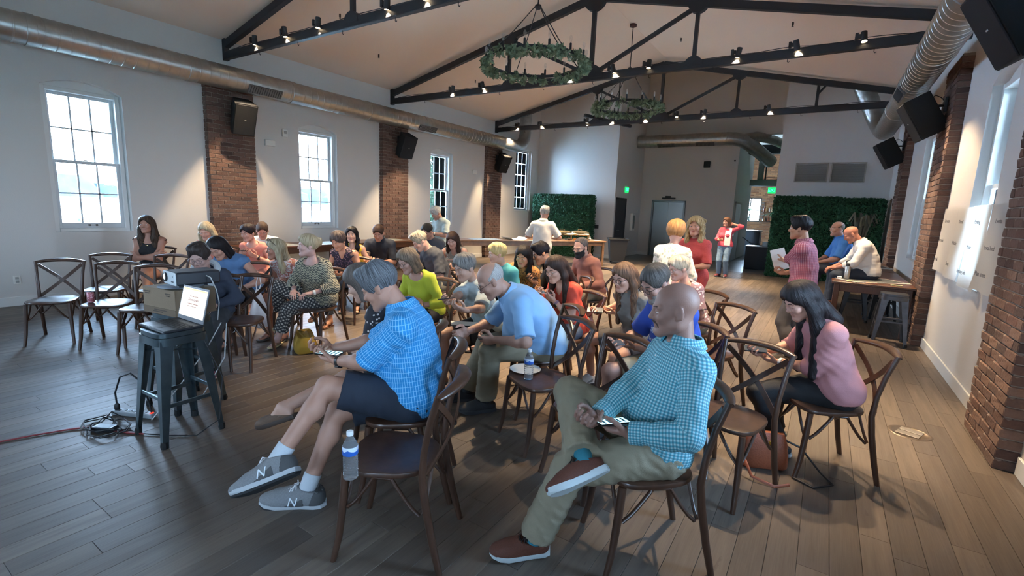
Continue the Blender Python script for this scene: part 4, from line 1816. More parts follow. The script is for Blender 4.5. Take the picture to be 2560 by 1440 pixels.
def sheet(c, rz, w, h_, z, label, m=None, cat='paper', curl=0.0, group=None, name='paper_sheet'):
    b = MB()
    n = 8
    vs, fs = [], []
    for t in (0, .0015):
        for i in range(n + 1):
            for j in (0, 1):
                u = i / n - .5
                vs.append((u * w, (j - .5) * h_, t + curl * max(0, abs(u) - .25) ** 2 * 4))
    q = 2 * (n + 1)
    for i in range(n):
        a = i * 2
        fs.append((q + a, q + a + 2, q + a + 3, q + a + 1))
        fs.append((a, a + 1, a + 3, a + 2))
        fs.append((a, a + 2, q + a + 2, q + a))
        fs.append((a + 1, q + a + 1, q + a + 3, a + 3))
    fs += [(0, q, q + 1, 1), (2 * n, 2 * n + 1, q + 2 * n + 1, q + 2 * n)]
    b.add(vs, fs)
    o = b.build(name, m or m_paper, None, (c[0], c[1], z), (0, 0, rz), smooth=30)
    return tag(o, label, cat, group)


sheet(loc2(c1, brz, -.3, .02, 0), brz, .9, .6, .7612, 'printed plan sheet on the left half of the buffet table', m_plan)
sheet(loc2(c1, brz, .65, .05, 0), brz + .1, .6, .55, .7612, 'large blank paper sheet curling on the buffet table', m_paper, curl=.25)
sheet(loc2(c2, brz, -.75, .0, 0), brz, .5, .4, .7612, 'white paper sheet on the right half of the buffet table')
sheet((XL + .60, 6.6), math.pi / 2 + .06, .8, .55, .7612, 'pale plan sheet on the nearer left wall table', m_plan)
sheet((XL + .62, 5.35), math.pi / 2 - .05, .7, .55, .7612, 'pale plan sheet at the near end of the left wall table', m_plan)
sheet((XL + .60, 8.2), math.pi / 2, .8, .55, .7612, 'pale plan sheet on the farther left wall table', m_plan)
pb = empty('plan_board', (.66, 9.15, .762), .55, 'printed plan board with white border on the right wall table', 'poster')
MB().box((0, 0, .004), (.86, .58, .008), bev=.002).build('board', m_paper, pb, smooth=0)
MB().box((0, 0, .0085), (.80, .52, .002)).build('print', mat('map_print', '585a58', .6, vary=.5, scale=14), pb, smooth=0)
pb = empty('plan_board', (.72, 12.0, .762), .2, 'printed plan board lying on the farther right wall table', 'poster')
MB().box((0, 0, .004), (.86, .58, .008), bev=.002).build('board', m_paper, pb, smooth=0)
MB().box((0, 0, .0085), (.80, .52, .002)).build('print', mat('map_print', '585a58', .6, vary=.5, scale=14), pb, smooth=0)
for i, (x, c, nm) in enumerate(((.42, 'd8c98a', 'yellow'), (.66, 'd8a08a', 'pink'), (.95, 'ded9a8', 'cream'))):
    n_ = MB().box((0, 0, .006), (.13, .07, .012), bev=.002).build('sticky_pad', mat('note_' + c, c, .7), None, (x, 8.76, .761), (0, 0, .1 * i))
    tag(n_, '%s sticky note pad on the near edge of the right wall table' % nm, 'notepad')
# steel bottle on the table
sb = empty('water_flask', (.36, 9.05, .761), 0, 'steel insulated flask with black lid standing on the right wall table', 'flask')
MB().lathe([(.038, 0), (.040, .008), (.040, .19), (.034, .205), (.0001, .206)], 20).build('body', mat('flask_steel', 'b3b2ac', .3, metal=.85), sb)
b = MB()
b.lathe([(.035, .205), (.036, .24), (.030, .25), (.0001, .25)], 20)
b.tube([(-.03, 0, .235), (-.03, 0, .275), (-.02, 0, .29), (.02, 0, .29), (.03, 0, .275), (.03, 0, .235)], .007, 6)
b.build('lid', mat('lid_black', '1d1d1f', .5), sb)
tag(MB().lathe([(.03, 0), (.034, .03), (.02, .04), (.0001, .042)], 12).build('crumpled_napkin', m_paper, None, (.27, 9.02, .762)), 'crumpled white napkin beside the steel flask', 'napkin')


# chafing dishes and things on the buffet
def chafing(c, rz, label):
    root = empty('chafing_dish', (c[0], c[1], .761), rz, label, 'dish', 'chafing dishes on the buffet')
    m_c = mat('chafing_steel', 'c9b892', .18, metal=.9)
    b = MB()
    for sx in (-1, 1):
        for sy in (-1, 1):
            b.tube([(sx * .24, sy * .13, 0), (sx * .26, sy * .15, .10), (sx * .28, sy * .16, .17)], .008, 6)
        b.tube([(sx * .26, -.15, .1), (sx * .26, .15, .1)], .006, 6)
    b.build('stand', m_c, root)
    MB().box((0, 0, .165), (.60, .36, .07), bev=.03).build('water_pan', m_c, root)
    b = MB()
    b.lathe([(.30, 0), (.29, .03), (.2, .07), (.0001, .085)], 24, (0, 0, .2))
    b.v = [(x, y * .6, z) for x, y, z in b.v]
    l_ = b.build('lid', m_c, root)
    b = MB()
    b.tube([(-.06, 0, .28), (-.05, 0, .315), (.05, 0, .315), (.06, 0, .28)], .009, 6)
    b.build('lid_handle', m_c, l_)
    for x in (-.12, .12):
        MB().lathe([(.04, 0), (.04, .05), (.03, .055), (.0001, .055)], 12, (x, 0, .0)).build('burner', mat('burner_can', '8a8170', .4, metal=.6), root)
    return root


p_ = loc2(c2, brz, -.1, .1, 0)
chafing(p_, brz - .5, 'brass-toned chafing dish on the buffet beside the man in white')
p_ = loc2(c2, brz, .52, .1, 0)
chafing(p_, brz - .5, 'brass-toned chafing dish on the buffet, farther right')
for i, (dx, dy, c, nm) in enumerate(((-.05, -.22, '3a2a22', 'dark'), (.12, -.25, 'a8702a', 'amber'), (.25, -.22, '4a3226', 'brown'), (.36, -.24, 'd8d2c6', 'white'))):
    p_ = loc2(c2, brz, dx, dy, 0)
    tag(MB().lathe([(.035, 0), (.05, .05), (.046, .055), (.03, .01), (.0001, .01)], 12).build('sauce_bowl', mat('bowl_' + c, c, .35), None, (p_[0], p_[1], .761)),
        'small %s sauce bowl in front of the chafing dishes' % nm, 'bowl')
p_ = loc2(c2, brz, .80, -.05, 0)
tag(MB().lathe([(.02, 0), (.045, .04), (.02, .08), (.02, .11), (.0001, .11)], 12).build('shaker', mat('shaker_white', 'e0ded6', .3), None, (p_[0], p_[1], .761)), 'small white shaker on the right end of the buffet', 'shaker')
sheet(loc2(c2, brz, 1.0, -.05, 0), brz, .24, .34, .7612, 'stack of white napkins at the right end of the buffet', mat('napkin_stack', 'e6e2d6', .7), 'napkins', name='napkin_stack')
# trash can
tc_ = empty('trash_bin', (-5.62, 15.0, 0), .5, 'black wheeled rubbish bin at the right end of the buffet', 'bin')
m_bin = mat('bin_black', '24272b', .6)
b = MB()
vs = []
for z, w in ((.08, .22), (.78, .29)):
    vs += [(-w, -w, z), (w, -w, z), (w, w, z), (-w, w, z)]
b.add(vs, [(3, 2, 1, 0), (0, 1, 5, 4), (1, 2, 6, 5), (2, 3, 7, 6), (3, 0, 4, 7)])
b.build('bin_body', m_bin, tc_, smooth=0)
b = MB()
for s_ in (-1, 1):
    b.box((s_ * .30, 0, .79), (.05, .64, .05), bev=.008)
    b.box((0, s_ * .30, .79), (.64, .05, .05), bev=.008)
b.build('rim', m_bin, tc_, smooth=0)
for sx in (-1, 1):
    for sy in (-1, 1):
        MB().lathe([(.045, -.015), (.045, .015)], 12, (sx * .17, sy * .17, .045), RX).build('caster', m_bin, tc_)


# ---------------------------------------------------------------- metal stools
def stool_parts(root, m, H_=.755, s=.155, sp=.197):
    b = MB()
    b.prism([(s * math.copysign(abs(math.cos(a)) ** .45, math.cos(a)), s * math.copysign(abs(math.sin(a)) ** .45, math.sin(a))) for a in [2 * math.pi * k / 28 for k in range(28)]], H_ - .03, H_)
    b.build('seat', m, root, smooth=40)
    b = MB()
    o_ = [(1.03 * s * math.copysign(abs(math.cos(a)) ** .4, math.cos(a)), 1.03 * s * math.copysign(abs(math.sin(a)) ** .4, math.sin(a))) for a in [2 * math.pi * k / 28 for k in range(28)]]
    b.prism(o_, H_ - .085, H_ - .032)
    b.build('skirt', m, root, smooth=40)
    for sx in (-1, 1):
        for sy in (-1, 1):
            b = MB()
            top, bot = np.array((sx * (s - .012), sy * (s - .012), H_ - .05)), np.array((sx * sp, sy * sp, 0))
            # folded sheet leg: two faces meeting on the outer corner, tapering down
            vs = []
            for t, w in ((0, .085), (.12, .075), (.9, .036), (1, .036)):
                p = top + (bot - top) * t
                vs += [p + np.array((0, -sy * w, 0)), p, p + np.array((-sx * w, 0, 0)),
                       p + np.array((-sx * w, -sy * .006, 0)), p + np.array((-sx * .006, -sy * .006, 0)), p + np.array((-sx * .006, -sy * w, 0))]
            fs = []
            for i in range(3):
                for k in range(6):
                    fs.append((i * 6 + k, i * 6 + (k + 1) % 6, i * 6 + 6 + (k + 1) % 6, i * 6 + 6 + k))
            fs += [tuple(range(6))[::-1], tuple(range(18, 24))]
            b.add(vs, fs)
            l_ = b.build('leg', m, root, smooth=0)
            MB().lathe([(.020, 0), (.024, .02), (.02, .045), (.0001, .045)], 8, bot + np.array((-sx * .014, -sy * .014, 0))).build('rubber_foot', mat('rubber', '18191a', .8), l_)
    zf = .27
    q = s + (sp - s) * (1 - zf / H_) - .02
    for sx in (-1, 1):
        MB().box((sx * q, 0, zf), (.012, 2 * q, .028), bev=.003).build('footrest', m, root, smooth=0)
        MB().box((0, sx * q, zf + .05), (2 * q, .012, .028), bev=.003).build('footrest', m, root, smooth=0)
    b = MB()
    zc = .60
    q = s + (sp - s) * (1 - zc / H_) - .03
    b.tube([(-q, -q, zc), (q, q, zc)], .006, 6)
    b.tube([(-q, q, zc), (q, -q, zc)], .006, 6)
    b.build('cross_brace', m, root)


m_gun = mat('gunmetal', '5b6a70', .30, metal=.85, vary=.15, scale=14)
ST1 = (-3.65, 1.425)
STA = math.radians(2)
t = empty('metal_stool', (*ST1, 0), STA, 'gunmetal bar stool carrying the open laptop', 'stool')
stool_parts(t, m_gun)
ST2 = (-4.14, 1.68)
t = empty('metal_stool', (*ST2, 0), STA + .1, 'gunmetal bar stool behind, carrying the cardboard box and projector', 'stool')
stool_parts(t, m_gun)
t = empty('metal_stool', (.90, 8.33, 0), .0, 'scuffed steel stool pushed under the right wall table', 'stool')
stool_parts(t, mat('worn_steel', '55565a', .4, metal=.85, vary=.2, scale=14), .70)
for i, (x, y) in enumerate(((.55, 9.9), (.95, 10.4))):
    t = empty('metal_stool', (x, y, 0), .2 * i, 'dark metal stool under the right wall table, %s' % ('nearer the aisle' if i == 0 else 'against the wall'), 'stool')
    stool_parts(t, mat('dark_steel', '3a3d40', .4, metal=.8), .64)

# ---------------------------------------------------------------- laptop, box and projector
lap = empty('laptop', (ST1[0] - .02, ST1[1], .757), math.radians(1), 'open black laptop with a pale slide on its screen', 'laptop')
MB().box((0, 0, .009), (.36, .245, .018), bev=.005).build('base', mat('laptop_black', '20242a', .4), lap, smooth=0)
b = MB()
for r in range(5):
    for k in range(14):
        b.box((-.150 + .0231 * k, -.045 + .020 * r + .02, .0195), (.019, .016, .003))
b.build('keyboard', mat('key_black', '15171a', .5), lap, smooth=0)['kind'] = 'stuff'
MB().box((0, -.078, .0185), (.105, .065, .002)).build('trackpad', mat('trackpad', '2b3036', .35), lap, smooth=0)
lid = MB().box((0, 0, .122), (.36, .008, .245), bev=.003).build('screen_lid', mat('laptop_grey', '3d434a', .4), lap, (0, .118, .016), (math.radians(-14), 0, 0), smooth=0)
scr = MB().box((0, -.0046, .130), (.335, .002, .200)).build('screen', mat('slide', 'e8e2d6', .4, emit='f0e8da', estr=.42), lid, smooth=0)
MB().box((0, -.0060, .222), (.335, .001, .010)).build('slide_bar', mat('slide_orange', 'd8b27a', .5, emit='d8b27a', estr=.6), scr, smooth=0)
m_ink = mat('slide_ink', '8a5a4a', .5, emit='8a5a4a', estr=.35)
for t_, sz, dz in (('Please join us for the', .013, .175), ('Downtown', .030, .150), ('Community conversation', .014, .122), ('and share your ideas for our future', .009, .104)):
    put('lettering', text_mesh(t_, sz, .0004, m_ink), scr, (0, -.0062, dz), (math.pi / 2, 0, 0))

bxr = math.radians(7.7)
cb = empty('cardboard_box', (*ST2, .757), bxr, 'brown cardboard box on the rear stool holding up the projector', 'box')
m_card = mat('cardboard', '84725c', .85, bump=.15, scale=60, stretch=(1, 1, 8), vary=.08)
MB().box((0, 0, .0975), (.40, .30, .195), bev=.003).build('carton', m_card, cb, smooth=0)
b = MB()
b.box((0, -.152, .025), (.40, .004, .05))
b.box((.202, 0, .0975), (.004, .30, .195))  # sheet over the whole right side, its shade put into the darker colour
b.build('flap', mat('cardboard_flap_shade', '6d5d4a', .85), cb, smooth=0)
m_pr = mat('carton_ink', '4a4036', .8)
b = MB()
for x, z, w in ((-.14, .165, .07), (.12, .165, .06), (-.14, .15, .05), (.12, .15, .04), (.02, .033, .16), (-.02, .02, .12)):
    b.box((x, -.1545, z), (w, .001, .008))
b.build('print_marks', m_pr, cb, smooth=0)['kind'] = 'stuff'
pd_ = empty('paper_plate', (ST2[0] + .08, ST2[1] - .02, .953), 0, 'pale blue round plate under the projector', 'plate')
MB().lathe([(.0001, .0), (.10, .0), (.145, .012), (.150, .014), (.10, .006), (.0001, .005)], 28).build('dish', mat('plate_blue', '7e97ad', .4), pd_)
pj = empty('projector', (ST2[0] + .10, ST2[1] + .06, .968), math.radians(86), 'black and white video projector on the cardboard box', 'projector')
b = MB()
b.box((0, 0, .066), (.30, .23, .100), bev=.012)
b.build('housing', mat('projector_black', '23282f', .45), pj)
MB().box((-.154, 0, .066), (.012, .226, .097), bev=.008).build('front_panel', mat('projector_white', 'cdd6da', .35), pj)
b = MB()
b.lathe([(.034, 0), (.036, .012), (.028, .014), (.026, .004), (.0001, .006)], 20, (-.160, .058, .070), np.array([[0, 0, -1], [0, 1, 0], [1, 0, 0]]))
b.build('lens_ring', mat('lens_black', '15181c', .3), pj)
b = MB()
b.lathe([(.024, 0), (.016, .006), (.0001, .009)], 18, (-.167, .058, .070), np.array([[0, 0, -1], [0, 1, 0], [1, 0, 0]]))
b.build('lens', mat('lens_lit', 'bcd0dc', .08, emit='dff0ff', estr=1.5), pj)
b = MB()
b.box((-.1605, -.065, .045), (.002, .045, .010))
b.box((-.1605, -.075, .085), (.002, .008, .012))
b.build('badge', mat('projector_badge', '3a444c', .4), pj, smooth=0)
b = MB()
for sx, sy in ((-.11, -.08), (-.11, .08), (.11, 0)):
    b.lathe([(.015, 0), (.015, .016)], 10, (sx, sy, 0))
b.build('feet', mat('rubber', '18191a', .8), pj)
MB().tube([(.05, -.115, .08), (.06, -.16, .07), (.08, -.20, -.02), (.09, -.21, -.12), (.08, -.19, -.26)], .004, 6).build('video_cable', mat('cable_pale', 'b9bcbc', .5), pj)

# cables and power strip on the floor
ps = empty('power_strip', (-4.17, 1.33, 0), math.radians(25), 'grey power strip on the floor beside the laptop stool', 'power strip')
MB().box((0, 0, .02), (.34, .055, .036), bev=.006).build('case', mat('strip_grey', '8d9498', .45), ps, smooth=0)
b = MB()
for k in range(6):
    b.box((-.12 + .042 * k, 0, .039), (.026, .028, .003))
b.build('sockets', mat('socket_dark', '4a4f52', .5), ps, smooth=0)['kind'] = 'stuff'
MB().box((.15, 0, .041), (.018, .022, .008), bev=.002).build('switch', mat('switch_red', 'b8281e', .4, emit='ff3010', estr=1.2), ps)
m_cab = mat('cable_black', '14161a', .5)
b = MB()
b.tube([(-.14, 0, .075), (-.145, 0, .17), (-.09, 0, .30), (0, 0, .335), (.08, 0, .28), (.13, 0, .14), (.15, .0, .045)], .006, 8)
b.lathe([(.012, .03), (.018, .045), (.018, .075), (.008, .09), (.0001, .09)], 10, (-.14, 0, .0))
tag(b.build('power_plug', m_cab, None, (-4.17, 1.33, 0), (0, 0, math.radians(25))), 'black plug and looping cord standing in the power strip', 'plug')
ad = empty('power_adapter', (-4.06, 1.12, 0), math.radians(30), 'black laptop power adapter lying among tangled cables', 'adapter')
MB().box((0, 0, .017), (.15, .07, .032), bev=.006).build('brick', mat('adapter_black', '1b1f24', .4), ad, smooth=0)
MB().box((0, 0, .0335), (.10, .05, .001)).build('rating_label', mat('label_pale', 'a9b6be', .5), ad, smooth=0)
b = MB()
rr = random.Random(4)
pts = []
for k in range(46):
    a = k * .55
    r_ = .12 + .05 * math.sin(k * .8)
    pts.append((-4.08 + r_ * 1.35 * math.cos(a), 1.13 + r_ * .75 * math.sin(a), .010 + .008 * (k % 4) + (.035 if k % 11 == 5 else 0)))
pts += [(-3.95, 1.20, .008), (-3.80, 1.24, .008), (-3.62, 1.34, .008), (-3.48, 1.45, .008), (-3.42, 1.58, .10), (-3.43, 1.62, .4), (-3.5, 1.55, .66)]
b.tube(pts, .0045, 6)
tag(b.build('black_cable', m_cab), 'tangled black cable running from adapter to laptop stool', 'cable')
b = MB()
for dz in (0, .014):
    pts = [(-4.42, .50 + dz, .008), (-4.36, .66 + dz, .008), (-4.31, .82, .008), (-4.24, .98 + dz, .008), (-4.15, 1.10 + dz, .012), (-4.0, 1.16 - dz, .008), (-3.88, 1.19 + dz, .008), (-3.78, 1.25, .008)]
    b.tube(pts, .006, 6)
tag(b.build('red_extension_cord', mat('cord_red', '7a2226', .5)), 'dark red extension cord trailing off along the floor', 'cord')
b = MB()
b.tube([(-3.95, 1.36, .02), (-3.9, 1.5, .2), (-3.82, 1.7, .5), (-3.78, 1.8, .7)], .004, 6)
b.tube([(-3.66, 1.78, .72), (-3.55, 1.7, .5), (-3.62, 1.62, .3), (-3.5, 1.5, .25)], .004, 6)
tag(b.build('pale_cable', mat('cable_pale', 'b9bcbc', .5)), 'pale cable hanging between the two bar stools', 'cable')
# floor box
fb = empty('floor_socket', (.76, 4.79, 0), math.radians(70), 'round metal floor socket cover near the right wall', 'floor socket')
MB().lathe([(.0001, .001), (.115, .001), (.12, .004), (.14, .003), (.145, .0)], 32).build('ring', mat('floor_brass', '6f6255', .35, metal=.7), fb)
for sx in (-1, 1):
    MB().box((sx * .045, 0, .0045), (.075, .15, .004), bev=.001).build('flap', mat('floor_flap', '9c948a', .35, metal=.6), fb, smooth=0)

# flip-chart sheets pinned over the second right window
m_chart = NB('chart_paper')
tr_ = m_chart.n.new('ShaderNodeBsdfTranslucent')
tr_.inputs[0].default_value = lin('dcdad4')
df_ = m_chart.n.new('ShaderNodeBsdfDiffuse')
df_.inputs[0].default_value = lin('d6d2cc')
mx_ = m_chart.n.new('ShaderNodeMixShader')
mx_.inputs[0].default_value = .4
m_chart.l.new(df_.outputs[0], mx_.inputs[1])
m_chart.l.new(tr_.outputs[0], mx_.inputs[2])
m_chart.l.new(mx_.outputs[0], m_chart.n['Material Output'].inputs[0])
m_scrib = mat('marker_ink', '4a4a4e', .8)
CH = ((7.62, 8.38, 1.86, 1.07, 'first flip chart sheet on the right wall, farthest from the camera'),
      (6.92, 7.60, 1.85, 1.06, 'second flip chart sheet on the right wall, beside the window'),
      (6.22, 6.90, 1.86, 1.02, 'third flip chart sheet hanging over the right window'),
      (5.50, 6.20, 1.86, 1.07, 'fourth flip chart sheet, nearest, beside the brick pillar'))
WORDS = (('Parks + trails', 'More shade', 'Lake access'), ('Shops', 'Walkable', 'Old mill'), ('Housing mix', 'Music', 'Parking'), ('Main street', 'Local food', 'Events'))
for i, (ya, yb, z1, z0, lab) in enumerate(CH):
    r_ = empty('flip_chart_sheet', (XR - .012, (ya + yb) / 2, z0), -math.pi / 2, lab, 'paper', 'flip chart sheets on the right wall')
    b = MB()
    w, h_ = yb - ya, z1 - z0
    nx, nz = 8, 8
    vs, fs = [], []
    for t in (0, .0012):
        for a in range(nx + 1):
            for c in range(nz + 1):
                u, v = a / nx - .5, c / nz
                vs.append((u * w, -t - .012 * math.sin(u * 7 + i * 2) * (1 - v) - .05 * (1 - v) ** 2 * (.4 + .6 * (i % 2)) - .008, v * h_))
    q = (nx + 1) * (nz + 1)
    for a in range(nx):
        for c in range(nz):
            k = a * (nz + 1) + c
            fs.append((q + k, q + k + nz + 1, q + k + nz + 2, q + k + 1))
            fs.append((k, k + 1, k + nz + 2, k + nz + 1))
    b.add(vs, fs)
    so = b.build('sheet', m_chart.m, r_, smooth=60)
    for j, t in enumerate(WORDS[i]):
        put('handwriting', text_mesh(t, .058, .0004, m_scrib), so, (-.02 + .03 * j, -.075 + .02 * j, h_ * (.2 + .3 * j)), (math.pi / 2, 0, .02 * i))

# ---------------------------------------------------------------- cross-back chairs
m_chair = mat('walnut_dark', '412b1f', .38, bump=.12, scale=22, stretch=(1, 1, .25), vary=.3, coat=.15)


def make_chair():
    root = empty('cross_back_chair', (0, 0, 0), 0, 'x', 'chair')
    # seat, facing +Y
    out = []
    for k in range(36):
        a = 2 * math.pi * k / 36
        c, s_ = math.cos(a), math.sin(a)
        x = math.copysign(abs(c) ** .62, c)
        y = math.copysign(abs(s_) ** .62, s_)
        wd = .205 + .022 * y
        out.append((x * wd, y * .208))
    b = MB()
    n = len(out)
    vs = []
    for z, g in ((.437, -.012), (.441, -.003), (.452, 0), (.463, -.004), (.466, -.014)):
        vs += [(x * (1 + g / .2), y * (1 + g / .2), z) for x, y in out]
    fs = []
    for i in range(4):
        for k in range(n):
            fs.append((i * n + k, i * n + (k + 1) % n, i * n + n + (k + 1) % n, i * n + n + k))
    vs += [(x * .55, y * .55, .461) for x, y in out] + [(0, 0, .459), (0, 0, .437)]
    for k in range(n):
        fs.append((4 * n + k, 4 * n + (k + 1) % n, 5 * n + (k + 1) % n, 5 * n + k))
        fs.append((5 * n + k, 5 * n + (k + 1) % n, 6 * n))
        fs.append(((k + 1) % n, k, 6 * n + 1))
    b.add(vs, fs)
    b.build('seat', m_chair, root, smooth=50)
    posts = {}
    for sx in (-1, 1):
        p = [(sx * .205, -.285, 0), (sx * .198, -.248, .15), (sx * .190, -.212, .33), (sx * .186, -.196, .45), (sx * .190, -.205, .58), (sx * .200, -.232, .72), (sx * .212, -.272, .85)]
        # smooth the post
        q = []
        for i in range(len(p) - 1):
            for t in (0, .5):
                a, c = np.array(p[i]), np.array(p[i + 1])
                q.append(a + (c - a) * t)
        q.append(np.array(p[-1]))
        MB().tube(q, [.0155 + .003 * math.sin(math.pi * min(i / 8, 1)) for i in range(len(q))], 10).build('back_leg', m_chair, root, smooth=60)
        posts[sx] = p
        f = [(sx * .178, .165, .44), (sx * .184, .176, .30), (sx * .193, .195, .12), (sx * .203, .222, 0)]
        MB().tube(f, [.0185, .019, .0165, .014], 10).build('front_leg', m_chair, root, smooth=60)
    # bowed top rail
    b = MB()
    rail = []
    for k in range(13):
        t = -1 + 2 * k / 12
        rail.append((t * .221, -.272 - .055 * (1 - t * t), .842 + .018 * (1 - t * t)))
    b.tube(rail, [.014, .021, .025, .027, .028, .0285, .0285, .0285, .028, .027, .025, .021, .014], 10, flat=(1.15, .72))
    b.build('top_rail', m_chair, root, smooth=60)
    for sx in (-1, 1):
        s_pts = []
        for k in range(11):
            t = k / 10
            x = sx * (.192 - .372 * t)
            z = .812 - .345 * t
            y = -.258 - .050 * math.sin(math.pi * t) + .055 * t - (.010 if sx > 0 else 0)
            s_pts.append((x, y, z))
        MB().band(s_pts, .032, .009, (0, 1, .15)).build('cross_slat', m_chair, root, smooth=60)
    MB().lathe([(.011, -.012), (.013, -.004), (.013, .004), (.011, .012)], 10, (.006, -.290, .638), np.array([[1, 0, 0], [0, 0, 1], [0, -1, 0]])).build('slat_pin', mat('chair_pin', '2a2320', .4, metal=.5), root)
    # bent braces below the seat
    for a, c, nrm in (((-.181, .172), (.181, .172), (0, 1)), ((-.19, -.20), (.19, -.20), (0, 1)), ((-.182, .168), (-.188, -.196), (1, 0)), ((.182, .168), (.188, -.196), (1, 0))):
        b = MB()
        A_, B_ = np.array((*a, .27)), np.array((*c, .27))
        d = B_ - A_
        L = np.linalg.norm(d)
        d = d / L
        pts = []
        for k in range(9):
            t = k / 8
            w = .13 * math.sin(t * math.pi / 2) ** .8
            pts.append(A_ + d * (w + .012) + np.array((0, 0, .165 * math.sin(t * math.pi / 2) ** 1.0 if t < 1 else .165)))
        b.tube(pts, .0095, 6)
        pts = [A_ + B_ - p + np.array((0, 0, 2 * (p[2] - .27))) for p in pts]
        b.tube(pts, .0095, 6)
        mid1, mid2 = A_ + d * .142 + np.array((0, 0, .165)), B_ - d * .142 + np.array((0, 0, .165))
        b.tube([mid1, mid2], .0095, 6)
        b.build('seat_brace', m_chair, root, smooth=60)
    return root


CHAIR = make_chair()
chair_used = [False]


def chair(x, y, face, label, group='cross-back chairs'):
    r_ = CHAIR if not chair_used[0] else copy_tree(CHAIR)
    chair_used[0] = True
    r_.location = (x, y, 0)
    r_.rotation_euler = (0, 0, math.radians(face - 90))
    r_['label'] = label
    r_['group'] = group
    return r_

# ---------------------------------------------------------------- people
def skin_mat(c):
    k = 'skin_' + c
    if k in MATS:
        return MATS[k]
    N_ = NB(k)
    o, x, y, z = N_.obj()
    f = N_.noise(o, 22, 3)
    base = np.array(lin(c))
    lo = tuple(base[:3] * np.array((.9, .8, .78))) + (1,)
    hi = tuple(np.minimum(base[:3] * np.array((1.06, 1.08, 1.1)), 1)) + (1,)
    N_.bump(N_.noise(o, 160, 2), .12, .004)
    m = N_.done(N_.mix(f, lo, hi), .52)
    N_.b.inputs['Subsurface Weight'].default_value = .0
    MATS[k] = m
    return m


def hair_mat(c, c2=None):
    k = 'hair_' + c + (c2 or '')
    if k in MATS:
        return MATS[k]
    N_ = NB(k)
    v, a, b = N_.uv()
    q = N_.mapping(v, (260, 9, 1))
    f = N_.noise(q, 1.0, 4)
    base = np.array(lin(c))[:3]
    lo = (*(base * .5), 1)
    hi = lin(c2) if c2 else (*np.minimum(base * 1.25, 1), 1)
    f2 = N_.math('MULTIPLY_ADD', f, 2.4, -.85)
    k2 = N_.n.new('ShaderNodeClamp')
    N_.l.new(f2, k2.inputs[0])
    N_.bump(f, .55, .006)
    m = N_.done(N_.mix(k2.outputs[0], lo, hi), .5)
    N_.b.inputs['Specular IOR Level'].default_value = .22
    MATS[k] = m
    return m


def cloth(name, c, rough=.85, bump=.25, scale=350, vary=.12):
    k = 'cloth_' + name
    if k in MATS:
        return MATS[k]
    N_ = NB(k)
    v, a, b = N_.uv()
    o, x, y, z = N_.obj()
    f = N_.noise(o, 9, 3)
    base = np.array(lin(c))[:3]
    N_.bump(N_.math('ADD', N_.noise(v, scale, 2), N_.math('MULTIPLY', N_.noise(o, 14, 3), 3.0)), bump, .006)
    m = N_.done(N_.mix(f, (*(base * (1 - vary)), 1), (*np.minimum(base * (1 + vary), 1), 1)), rough)
    MATS[k] = m
    return m


def check_mat(name, ground, line, pv, ph, wv=.2, wh=.2, line2=None):
    """woven check: vertical lines every pv metres, horizontal every ph"""
    N_ = NB('check_' + name)
    v, a, b = N_.uv()
    o, x, y, z = N_.obj()
    s1 = N_.stripe(a, pv, wv)
    s2 = N_.stripe(b, ph, wh)
    c1 = N_.mix(N_.math('MULTIPLY', s1, .8), ground, line)
    c2 = N_.mix(N_.math('MULTIPLY', s2, .55), c1, line2 or line)
    N_.bump(N_.noise(o, 16, 3), .35, .012)
    return N_.done(c2, .85)


def voro_mat(name, ground, spot, scale, thr, feature='F1', spot2=None, inv=False, stretch=(1, 1, 1), rnd=1.0):
    N_ = NB('print_' + name)
    v, a, b = N_.uv()
    q = N_.mapping(v, stretch)
    d = N_.voro(q, scale, feature, 'Distance', rnd)
    f = N_.math('GREATER_THAN' if inv else 'LESS_THAN', d, thr)
    o, x, y, z = N_.obj()
    N_.bump(N_.noise(o, 16, 3), .3, .012)
    c = N_.mix(f, ground, spot)
    if spot2:
        g = N_.math('GREATER_THAN', N_.noise(q, scale * .35, 2), .53)
        c = N_.mix(f, ground, N_.mix(g, spot, spot2))
    return N_.done(c, .85)


# ---- hands: one right hand per pose, built once at fine resolution
HANDS = {}
CURL = {'relax': (22, 32, 22), 'hold': (28, 52, 34), 'flat': (6, 10, 8), 'fist': (72, 95, 60), 'tap': (30, 40, 25)}


